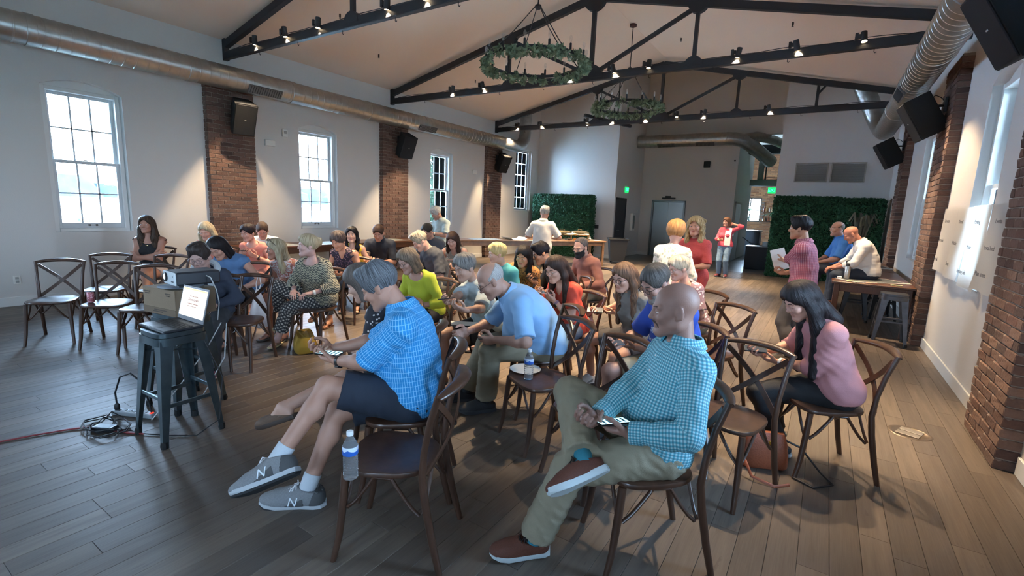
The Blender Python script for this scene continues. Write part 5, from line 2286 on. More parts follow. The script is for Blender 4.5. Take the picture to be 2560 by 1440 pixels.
def hand(pose, h=.0036):
    key = (pose, h)
    if key in HANDS:
        return HANDS[key]
    p = [cone((0, -.035, 0), (0, .012, 0), .026, .025, squash((0, 0, 1), 1.25), .012)]
    bases = ((-.029, .086), (-.0095, .092), (.0105, .089), (.029, .079))
    lens = ((.042, .026, .021), (.046, .030, .022), (.042, .028, .021), (.033, .021, .018))
    spread = (-.09, -.02, .05, .13)
    for i, ((x, y), L) in enumerate(zip(bases, lens)):
        p.append(cone((x * .55, .008, 0), (x, y, 0), .0165, .0115, None, .010))
        q = np.array((x, y, 0.))
        a = 0
        r = .0092 if i < 3 else .0080
        cur = CURL[pose]
        if pose == 'tap':
            cur = (15, 25, 15) if i == 0 else (55, 75, 45)
        for j in range(3):
            a += math.radians(cur[j] * (1 + .07 * i))
            d = np.array((spread[i] * math.cos(a), math.cos(a), -math.sin(a)))
            d /= np.linalg.norm(d)
            e = q + d * L[j]
            p.append(cone(q, e, r, r * .9, None, .004))
            q, r = e, r * .9
    p.append(ball((-.02, .036, -.012), .017, k=.014))
    p.append(ball((.02, .03, -.010), .016, k=.014))
    p.append(cone((0, .03, 0), (0, .07, 0), .02, .02, squash((0, 0, 1), 1.5) @ squash((1, 0, 0), .6), .012))
    T = {'relax': ((-.75, .62, -.25), (-.35, .9, -.25), (-.15, .95, -.25)),
         'flat': ((-.8, .58, -.15), (-.5, .85, -.1), (-.35, .93, -.1)),
         'hold': ((-.68, .55, -.50), (-.15, .85, -.45), (.2, .93, -.2)),
         'fist': ((-.5, .6, -.6), (.2, .8, -.6), (.6, .7, -.3)),
         'tap': ((-.6, .6, -.55), (0, .9, -.5), (.3, .9, -.3))}[pose]
    q, r = np.array((-.024, .018, -.004)), .0135
    for d, L in zip(T, (.045, .034, .026)):
        d = np.array(d) / np.linalg.norm(d)
        e = q + d * L
        p.append(cone(q, e, r, r * .86, None, .006))
        q, r = e, r * .86
    V, F = Field(p).surface(h, 1)
    HANDS[key] = (V, F)
    return V, F


# ---- shoes: right shoe, ankle at the origin, toe towards +Y, ground at z = -.085
SHOES = {}


def sole_outline(w=1.0, grow=0.0):
    pts = [(-.030, -.062), (-.036, -.035), (-.033, .02), (-.038, .08), (-.043, .12), (-.037, .165), (-.020, .190),
           (.004, .196), (.026, .184), (.042, .155), (.047, .115), (.041, .06), (.034, .0), (.033, -.045), (.022, -.070), (-.005, -.078)]
    return [((x + math.copysign(grow, x)) * w, y + (grow if y > .1 else -grow if y < -.03 else 0)) for x, y in pts]


def sole_mesh(name, z0, z1, rock=.014, grow=.004, m=None):
    b = MB()
    rows = []
    for z, g in ((z0, grow - .004), (z0 + .006, grow), (z1, grow - .001)):
        rows.append([(x, y, z + rock * max(0, (y - .1) / .1) ** 2 * (1 if z < z1 else .9)) for x, y in sole_outline(1, g)])
    n = len(rows[0])
    vs = [p for r in rows for p in r] + [(0, .06, z0), (0, .06, z1)]
    fs = []
    for i in range(2):
        for k in range(n):
            fs.append((i * n + (k + 1) % n, i * n + k, (i + 1) * n + k, (i + 1) * n + (k + 1) % n))
    for k in range(n):
        fs.append((3 * n, k, (k + 1) % n))
        fs.append((3 * n + 1, 2 * n + (k + 1) % n, 2 * n + k))
    b.add(vs, fs)
    return b.mesh(name, m, 40)


def shoe_meshes(kind, c1, c2, c3='d8dadc'):
    """list of (name, mesh, parent index)"""
    key = (kind, c1, c2)
    if key in SHOES:
        return SHOES[key]
    m1 = mat('shoe_' + kind + c1, c1, .7, bump=.3, scale=220, vary=.12)
    m2 = mat('sole_' + c2, c2, .6)
    out = []
    if kind in ('sneaker', 'shoe', 'loafer'):
        top = .018 if kind == 'sneaker' else .0
        p = [ball((.002, .145, -.048), .04, (.042, .056, .030), k=.02),
             cone((0, -.035, -.040), (.001, .12, -.05), .039, .041, squash((0, 0, 1), 1.05), .02),
             cone((0, -.02, .0), (.001, .10, -.040), .040, .036, None, .03)]
        if kind == 'loafer':
            p = p[:2]
            cl = [((0, 0, -.060), (0, 0, -1)), ((0, .05, -.02), (0, -.35, .93))]
            su = [cone((0, -.03, .0), (0, .055, -.012), .030, .026, None, .008)]
        else:
            cl = [((0, 0, -.060), (0, 0, -1)), ((0, .035, top), (0, -.22, .975))]
            su = [cone((0, -.012, .09), (0, -.012, .0), .030, .028, None, .006)]
        V, F = Field(p, su, cl).surface(.0055, 1)
        out.append(('upper', raw_mesh('shoe_upper', V, F, m1), None))
        out.append(('sole', sole_mesh('shoe_sole', -.085 + (.009 if kind == 'sneaker' else 0), -.057, m=m2), 0))
        if kind == 'sneaker':
            out.append(('outsole', sole_mesh('shoe_outsole', -.085, -.075, grow=.0025, m=mat('outsole_black', '1b1d20', .8)), 0))

            def shell(e, cl_):
                q = [dict(k_, ra=k_['ra'] + e, rb=k_['rb'] + e) for k_ in p]
                return Field(q, su, cl + cl_).surface(.0055, 1)
            dk = tuple(int(int(c1[i:i + 2], 16) * .62) for i in (0, 2, 4))
            md = mat('shoe_panel_' + c1, dk, .75, bump=.2, scale=260)
            for nm_, e_, cl_ in (('toe_guard', .0022, [((0, .128, 0), (0, -1, 0)), ((0, 0, -.040), (0, .25, 1))]),
                                 ('side_panel', .0020, [((0, .088, -.05), (0, .86, .5)), ((0, .004, 0), (0, -1, 0)), ((0, 0, -.018), (0, .45, 1))]),
                                 ('heel_counter', .0022, [((0, -.022, -.04), (0, .9, .35)), ((0, 0, .006), (0, 0, 1))])):
                v_, f_ = shell(e_, cl_)
                out.append((nm_, raw_mesh(nm_, v_, f_, md), 0))
        if kind != 'loafer':
            b = MB()
            ml = mat('laces_' + c3, c3, .8)
            for i in range(4):
                y, z = .035 + .022 * i, .022 - .0125 * i
                b.tube([(-.026, y, z - .014), (-.012, y + .006, z + .0005), (.012, y + .014, z - .003), (.026, y + .012, z - .018)], .0028, 5)
                b.tube([(.026, y, z - .014), (.012, y + .006, z + .0005), (-.012, y + .014, z - .003), (-.026, y + .012, z - .018)], .0028, 5)
            for sg in (-1, 1):
                b.tube([(0, .036, .022), (sg * .018, .044, .028), (sg * .034, .05, .010), (sg * .020, .05, .006), (0, .038, .022)], .0026, 5)
                b.tube([(0, .036, .022), (sg * .02, .06, .010), (sg * .036, .068, -.016)], .0024, 5)
            out.append(('laces', b.mesh('shoe_laces', ml), 0))
        if kind == 'loafer':
            b = MB()
            mw = mat('woven_strap', '6b4f3a', .7)
            for i in range(9):
                y = .06 + .014 * i
                w = .037 - .00035 * (i - 3) ** 2
                z = -.024 - .0032 * i
                b.tube([(-w, y - .008, -.05), (-w * .6, y, z - .002), (0, y + .006, z + .004), (w * .6, y, z - .002), (w, y - .008, -.05)], .0045, 5)
            out.append(('woven_vamp', b.mesh('woven_vamp', mw), 0))
    elif kind == 'sandal':
        out.append(('sole', sole_mesh('sandal_sole', -.085, -.070, .004, m=m2), None))
        b = MB()
        for y0, y1, z in ((.07, .115, -.030), (.012, .03, -.008)):
            b.band([(-.042, y0, -.072), (-.036, y0 + .004, z - .012), (-.015, y1, z), (.015, y1, z), (.038, y0 + .004, z - .012), (.044, y0, -.072)],
                   .016, .003, (0, -.2, 1))
        out.append(('strap', b.mesh('sandal_strap', m1), 0))
    SHOES[key] = out
    return out


def frame_from(y, z):
    y = unit(y)
    z = unit(z - y * (z @ y))
    return np.stack([np.cross(y, z), y, z], 1)


def m4(R, t, s=1.0):
    M_ = np.eye(4)
    M_[:3, :3] = np.asarray(R) * s
    M_[:3, 3] = t
    return Matrix([list(map(float, r)) for r in M_])


def cyl_uv(V, F, pid, axes):
    """per-corner coordinates wrapped round the axis each face belongs to"""
    fc = V[F].mean(1)
    UV = np.zeros((*F.shape, 2), np.float32)
    for i, (a, b, ref, r) in enumerate(axes):
        m = pid == i
        if not m.any():
            continue
        d = unit(b - a)
        x = unit(ref - d * (ref @ d))
        y = np.cross(d, x)

        def ang(Q):
            w = Q - a
            return np.arctan2(w @ y, w @ x), w @ d
        c0, _ = ang(fc[m])
        t, z = ang(V[F[m]])
        dt = (t - c0[:, None] + math.pi) % (2 * math.pi) - math.pi
        UV[m, :, 0] = (c0[:, None] + dt) * r
        UV[m, :, 1] = z
    return UV.reshape(-1, 2)


def mb_uv(me, o, d, ref, r):
    V = np.array([tuple(v.co) for v in me.vertices])
    uv = []
    d = unit(d)
    x = unit(ref - d * (ref @ d))
    y = np.cross(d, x)
    for p in me.polygons:
        Q = V[list(p.vertices)] - o
        a = np.arctan2(Q @ y, Q @ x)
        a = a[0] + (a - a[0] + math.pi) % (2 * math.pi) - math.pi
        for t, z in zip(a, Q @ d):
            uv += [t * r, z]
    lay = me.uv_layers.new(name='UVMap')
    lay.data.foreach_set('uv', uv)


def garment(name, prims, subs, clips, m, axes, h, root, wr=.0025, seed=0, sub_k=None):
    rs = np.random.RandomState(seed)
    K = rs.normal(size=(5, 3)) * np.array([95, 70, 55, 80, 110])[:, None] / 1.7
    ph = rs.uniform(0, 6, 5)

    def noise(X):
        s_ = np.zeros(X.shape[:-1])
        for i in range(0, 4):
            s_ += np.sin(X @ K[i] + ph[i] + 1.3 * np.sin(X @ K[(i + 1) % 5] * .6))
        return s_ * wr * .5
    f = Field(prims, subs, clips, noise if wr else None)
    V, F = f.surface(h, 1)
    fc = V[F].mean(1)
    best = np.full(len(fc), 9.0)
    pid = np.zeros(len(fc), int)
    for p in prims:
        d = pd(dict(p, clip=[]), fc)
        mm = d < best
        best[mm] = d[mm]
        pid[mm] = p['ax']
    me = raw_mesh(name, V, F, m, uv=cyl_uv(V, F, pid, axes))
    return put(name, me, root)


EYE = None


def eye_mesh():
    global EYE
    if EYE is None:
        b = MB()
        r = .0122
        prof = [(1e-6, -r), (r * .5, -r * .866), (r * .866, -r * .5), (r, 0), (r * .9, r * .43), (r * .46, r * .888), (r * .2, r * .98), (1e-6, r)]
        b.lathe(prof, 12, R=rx(-math.pi / 2))
        for i in range(len(b.f)):
            seg = i // 12
            b.mi[i] = 0 if seg < 5 else (1 if seg == 5 else 2)
        EYE = b.mesh('eye', [mat('eye_white', 'cfc8c2', .25), mat('iris', '4a3a2a', .25), mat('pupil', '0a0a0a', .2)])
    return EYE


def glasses_mesh(rim='1c1a1a', r=.0013, w=.024, hh=.017):
    k = 'glasses' + rim + str(hh)
    if k in SHOES:
        return SHOES[k]
    b = MB()
    for sg in (-1, 1):
        c = np.array((sg * .0315, .107, .001))
        pts = []
        for i in range(20):
            a = 2 * math.pi * i / 20
            ca, sa = math.cos(a), math.sin(a)
            pts.append(c + np.array((w * math.copysign(abs(ca) ** .75, ca), -abs(ca) * .004, hh * math.copysign(abs(sa) ** .75, sa))))
        b.tube(pts, r, 6, closed=True)
        b.tube([(sg * .056, .103, .006), (sg * .070, .09, .007), (sg * .080, .03, .006), (sg * .083, -.005, .002), (sg * .080, -.022, -.016)], r, 5)
    b.tube([(-.0085, .107, .004), (0, .111, .007), (.0085, .107, .004)], r, 5)
    SHOES[k] = b.mesh('glasses', mat('rim_' + rim, rim, .3, metal=.3))
    return SHOES[k]


def hair_field(style, fem, J, to_local, s):
    """hair solid in head coordinates"""
    th = s.get('hair_th', .014)
    ctr = (0, -.014, .036)
    ax = (.076 + th, .097 + th, .085 + th)
    face_clip = [((0, .080 + s.get('fringe', 0), .066 + s.get('hairline', 0)), (0, .80, -.60))]
    p, subs, clips = [], [], []
    amp, fr = .0028, 34
    nape = [((0, -.03, -.058), (0, .30, -.95))]
    if style in ('short', 'crop'):
        face_clip = [((0, .083 + s.get('fringe', 0), .078 + s.get('hairline', 0)), (0, .93, -.37))]
        subs = [ball((0, .122, .000), .08, (.062, .080, .076 + s.get('hairline', 0) * .5), k=.008)]
    if style in ('short', 'crop'):
        lo_ = .006 if style == 'short' else .0035
        hi_ = th if style == 'short' else .008
        p = [ball(ctr, .09, (.0755 + lo_, .097 + lo_, .085 + lo_), clip=face_clip + nape),
             ball((0, -.012, .046), .09, (.076 + hi_ * .55, .097 + hi_ * .6, .077 + hi_), k=.03,
                  clip=face_clip + [((0, 0, .000), (0, -.25, -1))])]
        for i in range(9 if style == 'short' else 0):
            a = i * 2.4
            p.append(ball((.045 * math.cos(a), .01 + .06 * math.sin(a), .108 + .004 * math.sin(i * 3.1)), .026, k=.03,
                          clip=[((0, .094, .07), (0, .8, -.6))]))
        amp = .0032 if style == 'short' else .0016
    elif style == 'thin':        # hair combed over with a high forehead
        p = [ball(ctr, .09, (.083, .106, .093), clip=[((0, .052, .09), (0, .86, -.5)), ((0, -.03, -.058), (0, -.35, -.94))])]
        amp = .003
    elif style == 'ring':        # bald crown, hair only round the sides
        p = [ball(ctr, .09, (.0790, .1005, .0875), clip=[((0, .03, .03), (0, .93, -.3)), ((0, -.03, -.055), (0, -.35, -.94)),
                                                     ((0, -.02, .055), (0, .45, .9))])]
        amp = .0015
    else:
        p = [ball(ctr, .09, ax, clip=[((0, .086, .06), (0, .75, -.66)), ((0, 0, -.075), (0, 0, -1))]),
             ball((0, .010, .060), .08, (.072 + th * .8, .092 + th * .3, .064 + th), clip=[((0, .105, .04), (0, .75, -.66))])]
        subs = [ball((0, .118, -.022), .08, (.058, .085, .100), k=.014)]
        if style == 'pixie':
            p[0]['clip'] = [((0, .086, .06), (0, .75, -.66)), ((0, 0, -.060), (0, -.3, -.95))]
            for i in range(12):
                a = i * 2.4
                p.append(ball((.06 * math.cos(a), -.02 + .07 * math.sin(a), .07 + .03 * math.sin(i * 1.7)), .03, k=.02))
            amp = .004
        if style == 'bob':
            bl = s.get('hair_len', .125)
            for sg in (-1, 1):
                p += [cone((sg * .066, .012, .03), (sg * .080, .012, -bl + .02), .028, .026, squash((1, 0, 0), 1.3), .03),
                      cone((sg * .05, -.05, .03), (sg * .064, -.052, -bl + .03), .044, .042, None, .03)]
            p += [cone((0, -.06, .02), (0, -.072, -bl + .03), .055, .052, None, .03)]
            clips = [((0, 0, -bl), (0, 0, -1))]
        if style == 'updo':
            p += [cone((0, -.09, .03), (0, -.125, .045), .035, .03, None, .02), ball((.02, -.125, .02), .03), ball((-.02, -.12, .07), .026)]
        if style == 'pony':
            p += [cone((0, -.10, .04), (0, -.14, .02), .022, .026, None, .012), cone((0, -.14, .02), (0, -.15, -.10), .026, .012, None, .012)]
        if style in ('long', 'curly', 'wavy'):
            L = s.get('hair_len', .3)
            dn = to_local(J['N'] - nv(0, 0, .001)) - to_local(J['N'])
            dn = unit(dn)
            fw = unit(to_local(J['N'] + J['fwd1']) - to_local(J['N']))
            nb = to_local(J['N'])
            front = s.get('hair_front', .055)
            for sg in (-1, 1):
                r0 = .030
                wv_ = 1.35 if style == 'wavy' else 1.0
                a = np.array((sg * .070, .0, .025))
                m_ = np.array((sg * .088, -.01, -.07))
                sh = nb + np.array((sg * .085, 0, 0)) + fw * front
                e = sh + dn * max(L - .13, .0)
                p += [cone(a, m_, r0, .032, squash((1, 0, 0), 1.25), .03), cone(m_, sh, .032 * wv_, .036 * wv_, squash((1, 0, 0), 1.2), .03),
                      cone(sh, e, .036 * wv_, .022 * wv_, squash(fw, 1.25), .03)]
                a2 = np.array((sg * .045, -.06, .02))
                sh2 = nb + np.array((sg * .055, 0, 0)) - fw * .075
                p += [cone(a2, sh2, .05, .045, None, .03), cone(sh2, sh2 + dn * max(L - .12, .01), .045, .026, squash(fw, 1.3), .03)]
            if style == 'curly':
                amp = .010
                for i in range(26):
                    a = i * 2.4
                    zz = -.12 + .2 * (i / 26)
                    if math.sin(a) > .55 and zz < .06:
                        continue
                    p.append(ball((.088 * math.cos(a), -.02 + .10 * math.sin(a), zz), .032, k=.02))

    def noise(X):
        t = np.arctan2(X[..., 0], X[..., 1] + .02)
        if style in ('curly',):
            return amp * .5 * (np.sin(X[..., 0] * 170 + 2 * np.sin(X[..., 2] * 90)) * np.sin(X[..., 2] * 150 + X[..., 1] * 60) + np.sin(X[..., 1] * 190))
        w = np.sin(X[..., 2] * 26 + t * 2) * 1.6
        u_ = np.sin(X[..., 2] * 61 + t * 5) * .9 + np.sin(X[..., 1] * 47 + 2) * .8
        return amp * .30 * (np.sin(t * fr + w) + np.sin(t * fr * .43 + w * 1.7 + 1) + 1.2 * np.sin(t * 9.3 + u_ * 1.5) + .8 * np.sin(t * fr * 1.63 + u_ * 2))
    return Field(p, subs, clips, noise)


def head_prims(s):
    fem = s.get('fem', 0)
    jw = s.get('jaw', .92 if fem else 1.0)
    fat = s.get('fat', 1.0)
    ns = .88 if fem else 1.0
    p = [ball((0, -.014, .036), .085, (.0755, .097, .085), k=.02),
         ball((0, .024, -.030), .07, (.0615 * fat, .068, .086), k=.03),
         cone((-.046 * jw * fat, .004, -.062), (-.016, .070, -.100), .022, .017, None, .03),
         cone((.046 * jw * fat, .004, -.062), (.016, .070, -.100), .022, .017, None, .03),
         cone((-.010, .073, -.100), (.010, .073, -.100), .0165, .0165, None, .02),
         ball((-.040, .066, -.026), .022, k=.02), ball((.040, .066, -.026), .022, k=.02),
         cone((-.044, .072, .020), (-.012, .084, .018), .010, .010, None, .014),
         cone((.044, .072, .020), (.012, .084, .018), .010, .010, None, .014),
         cone((0, .083, .014), (0, .104 * (1 if ns == 1 else .985), -.026), .0085 * ns, .0125 * ns, None, .008),
         ball((-.0125 * ns, .094, -.033), .0085 * ns, k=.006), ball((.0125 * ns, .094, -.033), .0085 * ns, k=.006),
         cone((-.018, .083, -.0565), (.018, .083, -.0565), .0068, .0068, squash((0, 0, 1), 1.1), .006),
         cone((-.0, .0885, -.0565), (.0, .0885, -.0566), .0058, .0058, None, .010),
         cone((-.015, .0835, -.0690), (.015, .0835, -.0690), .0075, .0075, squash((0, 0, 1), 1.0), .006)]
    for sg in (-1, 1):
        p.append(ball((sg * .0785, -.006, -.004), .03, (.0085, .019, .032), ry(-sg * .25) @ rzm(sg * .35), .006))
        p.append(ball((sg * .076, .002, -.028), .009, k=.006))
    p.append(cone((0, -.020, -.04), (0, -.030, -.088), .050 if fem else .056, .046 if fem else .052, None, .03))
    subs = [ball((-.0315, .100, .000), .016, k=.014), ball((.0315, .100, .000), .016, k=.014),
            cone((-.02, .097, -.0628), (.02, .097, -.0628), .0032, .0032, None, .004)]
    lid = s.get('lid', .35)
    p2 = []
    for sg in (-1, 1):
        c = np.array((sg * .0315, .0770, .001))
        a = math.radians(8 - 55 * lid)
        n = np.array((0, math.sin(-a) * .3, -1.0))
        p2.append(ball(c, .0136, k=.003, clip=[(c + np.array((0, 0, .0068 - .012 * lid)), unit(n))]))
        p2.append(ball(c, .0134, k=.003, clip=[(c + np.array((0, 0, -.0050)), (0, 0, 1))]))
    return p, subs, p2


def build_person(s):
    J = skeleton(s)
    sc, fem = s.get('sc', 1.0), s.get('fem', 0)
    h = s.get('res', .014)
    bw, aw, lw = s.get('bw', 1.0), s.get('aw', .86 if fem else 1.0), s.get('lw', 1.0)
    root = empty('person', (s['at'][0], s['at'][1], 0), math.radians(s['face'] - 90), s['label'], 'person')
    P, C, N = J['P'], J['C'], J['N']
    up0, up1, f0, f1, right = J['up0'], J['up1'], J['fwd0'], J['fwd1'], J['right']
    q0, q1 = squash(f0, 1.32), squash(f1, 1.28)
    belly = s.get('belly', 0)

    def torso(t, lo=True):
        wr = (.118 if fem else .140) * bw * sc + t
        cr = (.130 if fem else .152) * (bw * .7 + .3) * sc + t
        hr = (.122 if fem else .115) * (bw * .8 + .2) * sc + t
        shw = np.linalg.norm(J['SR'] - J['SL']) / 2
        o = [cone(P + nv(-.072, 0, .02) * sc, P + nv(.072, 0, .02) * sc, hr, hr, None, .06),
             cone(P + up0 * .05 * sc, C - up0 * .06 * sc, (hr + wr) / 2 + .012, wr, q0, .06),
             cone(C - up0 * .08 * sc, C + up1 * .09 * sc, (wr + cr) / 2, cr * .97, q1, .07),
             cone(N - up1 * .085 * sc - right * shw * .62, N - up1 * .085 * sc + right * shw * .62, .070 * sc + t, .070 * sc + t, squash(f1, 1.1), .05)]
        for k in 'RL':
            o.append(cone(N - up1 * .030 * sc, J['S' + k], .050 * sc + t, .052 * sc + t, None, .05))
        if belly:
            o.append(ball(P + up0 * .15 * sc + f0 * (.045 + .03 * belly), .135, ((.115 + .035 * belly) * sc + t,) * 3, k=.09))
        if fem and s.get('bust', 1):
            for sg in (-1, 1):
                o.append(ball(C + up1 * .012 + right * sg * .068 + f1 * .080 * sc, .060 * s.get('bust', 1) + t, k=.05))
        return o

    def arm(k, t, frac=2.0, flare=0.0):
        S_, E_, W_ = J['S' + k], J['E' + k], J['W' + k]
        i = 1 if k == 'R' else 3
        cl = []
        o = []
        if frac <= 1:
            cl = [(S_ + (E_ - S_) * frac, unit(E_ - S_))]
        o.append(cone(S_, E_, .052 * sc * aw + t, .041 * sc * aw + t + flare, None, .035, cl, i))
        if frac > 1:
            cl = [(E_ + (W_ - E_) * (frac - 1), unit(W_ - E_))] if frac < 2.2 else []
            o.append(cone(E_, W_, .043 * sc * aw + t, .0285 * sc * aw + t + flare, None, .02, cl, i + 1))
            o.append(ball(E_ + (W_ - E_) * .26, .044 * sc * aw + t, k=.03, ax=i + 1, clip=cl))
        return o

    def legp(k, t, frac=2.0, flare=0.0, calf=True):
        h_, K_, A_ = J['h' + k], J['K' + k], J['A' + k]
        i = 5 if k == 'R' else 7
        o = []
        cl = [(h_ + (K_ - h_) * frac, unit(K_ - h_))] if frac <= 1 else []
        o.append(cone(h_, K_, .090 * sc * lw + t, .060 * sc * (lw * .6 + .4) + t + (flare if frac <= 1 else 0), None, .025, cl, i))
        if frac > 1:
            cl = [(K_ + (A_ - K_) * (frac - 1), unit(A_ - K_))] if frac < 2 else []
            o.append(cone(K_, A_, .056 * sc * (lw * .6 + .4) + t, .036 * sc + t + flare, None, .02, cl, i + 1))
            if calf:
                bk = unit(np.cross(np.cross(K_ - h_, A_ - K_), A_ - K_))
                o.append(ball(K_ + (A_ - K_) * .30 - bk * -.012 * sc, .052 * sc * (lw * .6 + .4) + t, None, None, .03, cl, i + 1))
        return o

    axes = [(P, N, -f0, .155)]
    for k in 'RL':
        ref = f1 * .2 - right * (1 if k == 'R' else -1)
        axes += [(J['S' + k], J['E' + k], ref, .055), (J['E' + k], J['W' + k], ref, .045)]
    for k in 'RL':
        ref = nv(-1 if k == 'R' else 1, 0, -.3)
        axes += [(J['h' + k], J['K' + k], ref, .085), (J['K' + k], J['A' + k], ref + nv(0, -.5, 0), .06)]

    # ---- body: trunk and limbs, head and hands in one mesh
    prims = torso(0)
    prims += [cone(N - up1 * .04, J['H'] + J['HR'] @ nv(0, -.026, -.055) * J['hs'], (.050 if fem else .060) * sc * s.get('neckw', 1), (.046 if fem else .056) * sc, None, .035)]
    for k in 'RL':
        prims += arm(k, 0, 2.5)
        prims += legp(k, 0)
    bot = s.get('bottom', {})
    sh = s.get('shoes', {})
    for k in 'RL':
        if sh.get('kind') in ('sandal', 'loafer', None):
            A_ = J['A' + k]
            R_ = frame_from(J['f' + k], J.get('u' + k, nv(0, 0, 1)) if A_[2] < .1 or 'u' + k in J else J['K' + k] - A_)
            fo = lambda q: A_ + R_ @ (nv(*q) * sc)
            prims += [cone(fo((0, -.03, -.040)), fo((0, .06, -.045)), .028, .026, None, .02),
                      cone(fo((0, 0, .0)), fo((0, .10, -.052)), .034, .020, None, .02),
                      cone(fo((-.016, .10, -.056)), fo((-.014, .168, -.062)), .014, .010, None, .012),
                      cone(fo((.018, .09, -.056)), fo((.020, .150, -.062)), .015, .009, None, .012)]
    V, F = Field(prims).surface(h, 1)
    mi = np.zeros(len(F), int)
    # head
    HR, Hc, hs = J['HR'], J['H'], J['hs']
    to_local = lambda q: (HR.T @ (np.asarray(q) - Hc)) / hs
    hp, subs, lids = head_prims(s)
    hh = s.get('hres', .0062)
    if hh < .008:
        hv, hq = Field(hp, subs, post=lids).surface(hh, 2)
    else:
        hv, hq = Field(hp, subs[2:]).surface(hh, 1)
    fc = hv[hq].mean(1)
    lips = (np.abs(fc[:, 0]) < .0235) & (fc[:, 1] > .074) & (fc[:, 2] < -.0505) & (fc[:, 2] > -.0765) & \
           (np.abs(fc[:, 2] + .0635) < .0135 * np.sqrt(np.maximum(1 - (fc[:, 0] / .0245) ** 2, 0)))
    hv = Hc + (hv * hs) @ HR.T
    F = [F, hq + len(V)]
    mi = [mi, lips.astype(int)]
    V = [V, hv]
    cnt = len(V[0]) + len(hv)
    for k in 'RL':
        a, b = hand(J['hand' + k], s.get('hand_h', .0048))
        a = a * sc * (.92 if fem else 1.0)
        if k == 'L':
            a = a * nv(-1, 1, 1)
            b = b[:, ::-1]
        R_ = frame_from(J['F' + k], -J['n' + k])
        V.append(J['W' + k] + a @ R_.T)
        F.append(b + cnt)
        mi.append(np.zeros(len(b), int))
        cnt += len(a)
    V, F, mi = np.concatenate(V), np.concatenate(F), np.concatenate(mi)
    sk = s.get('skin', 'b98d78')
    lipc = s.get('lips', '9c5f56' if fem else '8f6257')
    mixc = lambda a_, b_, f_: ''.join('%02x' % int(int(a_[i:i + 2], 16) * (1 - f_) + int(b_[i:i + 2], 16) * f_) for i in (0, 2, 4))
    lipc = mixc(sk, lipc, .55 if s.get('lips') else .38)
    put('body', raw_mesh('body', V, F, [skin_mat(sk), mat('lips_' + lipc, lipc, .45)], mi), root)

    # ---- clothes
    top = s.get('top')
    if top:
        t = top.get('t', .012)
        fr = top.get('sleeve', .6)
        pr = torso(t)
        subs, clips = [], []
        if fr > 0:
            for k in 'RL':
                pr += arm(k, t * .95, fr, top.get('flare', .012 if fr <= 1 else .002))
        else:
            for k in 'RL':
                subs.append(cone(J['S' + k] + (J['S' + k] - J['S' + ('L' if k == 'R' else 'R')]) * -.02, J['S' + k] + (J['E' + k] - J['S' + k]) * .5, .066 * sc, .05 * sc, None, .012))
        nk = top.get('neck', 'crew')
        if nk == 'scoop':
            subs.append(ball(N + f1 * .085 + up1 * .005, .085 * top.get('nr', 1), k=.01))
        elif nk == 'v':
            subs.append(cone(N + f1 * .075 + up1 * .03, N + f1 * .13 - up1 * .09, .062, .014, None, .008))
        elif nk == 'wide':
            subs.append(ball(N + f1 * .05 + up1 * .03, .08, (.11, .09, .06), k=.012))
        if top.get('hem') == 'dress':
            fr2 = top.get('len', .8)
            for k in 'RL':
                K_, A_, h_ = J['K' + k], J['A' + k], J['h' + k]
                if fr2 <= 1:
                    pr.append(cone(h_, K_, .098 * sc * lw + t, .078 * sc * lw + t + .01, None, .07, [(h_ + (K_ - h_) * fr2, unit(K_ - h_))], 5 if k == 'R' else 7))
                else:
                    pr.append(cone(h_, K_, .105 * sc * lw + t, .085 * sc * lw + t + .01, None, .07, [], 0))
                    pr.append(cone(K_, A_, .085 * sc * lw + t, .085 * sc + t, None, .07, [(K_ + (A_ - K_) * (fr2 - 1), unit(A_ - K_))], 0))
            if not s.get('sit', 1):
                mid = (J['KR'] + J['KL']) / 2
                pr.append(cone(P, mid, .13 * sc, .115 * sc, squash(f0, 1.3), .06, [], 0))
        else:
            hz = top.get('hem', -.02 if s.get('sit', 1) else -.10)
            clips.append((P + nv(0, 0, hz * sc), (0, 0, -1)))
            if not s.get('sit', 1):
                pr.append(cone(P - nv(0, 0, .08), P, .135 * sc * bw + t, .13 * sc * bw + t, squash(f0, 1.2), .04))
        garment(top.get('name', 'shirt'), pr, subs, clips, top['mat'], axes, h, root, top.get('wr', .0028), s.get('seed', 1))
        if top.get('collar'):
            b = MB()
            n_ = 22
            rows = []
            nd = unit(J['H'] - N)
            cu = unit(up1 + nd * .6)
            rr = (.058 if fem else .066) * sc * s.get('neckw', 1)
            for i in range(n_ + 1):
                a = math.radians(24 + (336 - 24) * i / n_)
                dr = f1 * math.cos(a) + right * math.sin(a)
                fl_ = 1 if 3 < i < n_ - 3 else 1.12
                c0 = N + up1 * .030 * sc - f1 * .004 + (J['NB'] - N) * .12
                rows.append([c0 + dr * (rr + .002) + cu * .028 * sc, c0 + dr * (rr + .010) + cu * .030 * sc,
                             c0 + dr * (rr + .030) * fl_ - cu * .012 * sc * (1 if fl_ == 1 else 2.2), c0 + dr * (rr + .022) * fl_ - cu * .014 * sc * (1 if fl_ == 1 else 2.2)])
            vs = [q for r in rows for q in r]
            fs = []
            for i in range(n_):
                for k in range(4):
                    fs.append((i * 4 + k, i * 4 + (k + 1) % 4, i * 4 + 4 + (k + 1) % 4, i * 4 + 4 + k))
            fs += [(3, 2, 1, 0), tuple(range(n_ * 4, n_ * 4 + 4))]
            b.add(vs, fs)
            co_ = b.build('collar', top.get('collar_mat', top['mat']), root, smooth=50)
            mb_uv(co_.data, N, cu, f1 * -1, rr + .01)
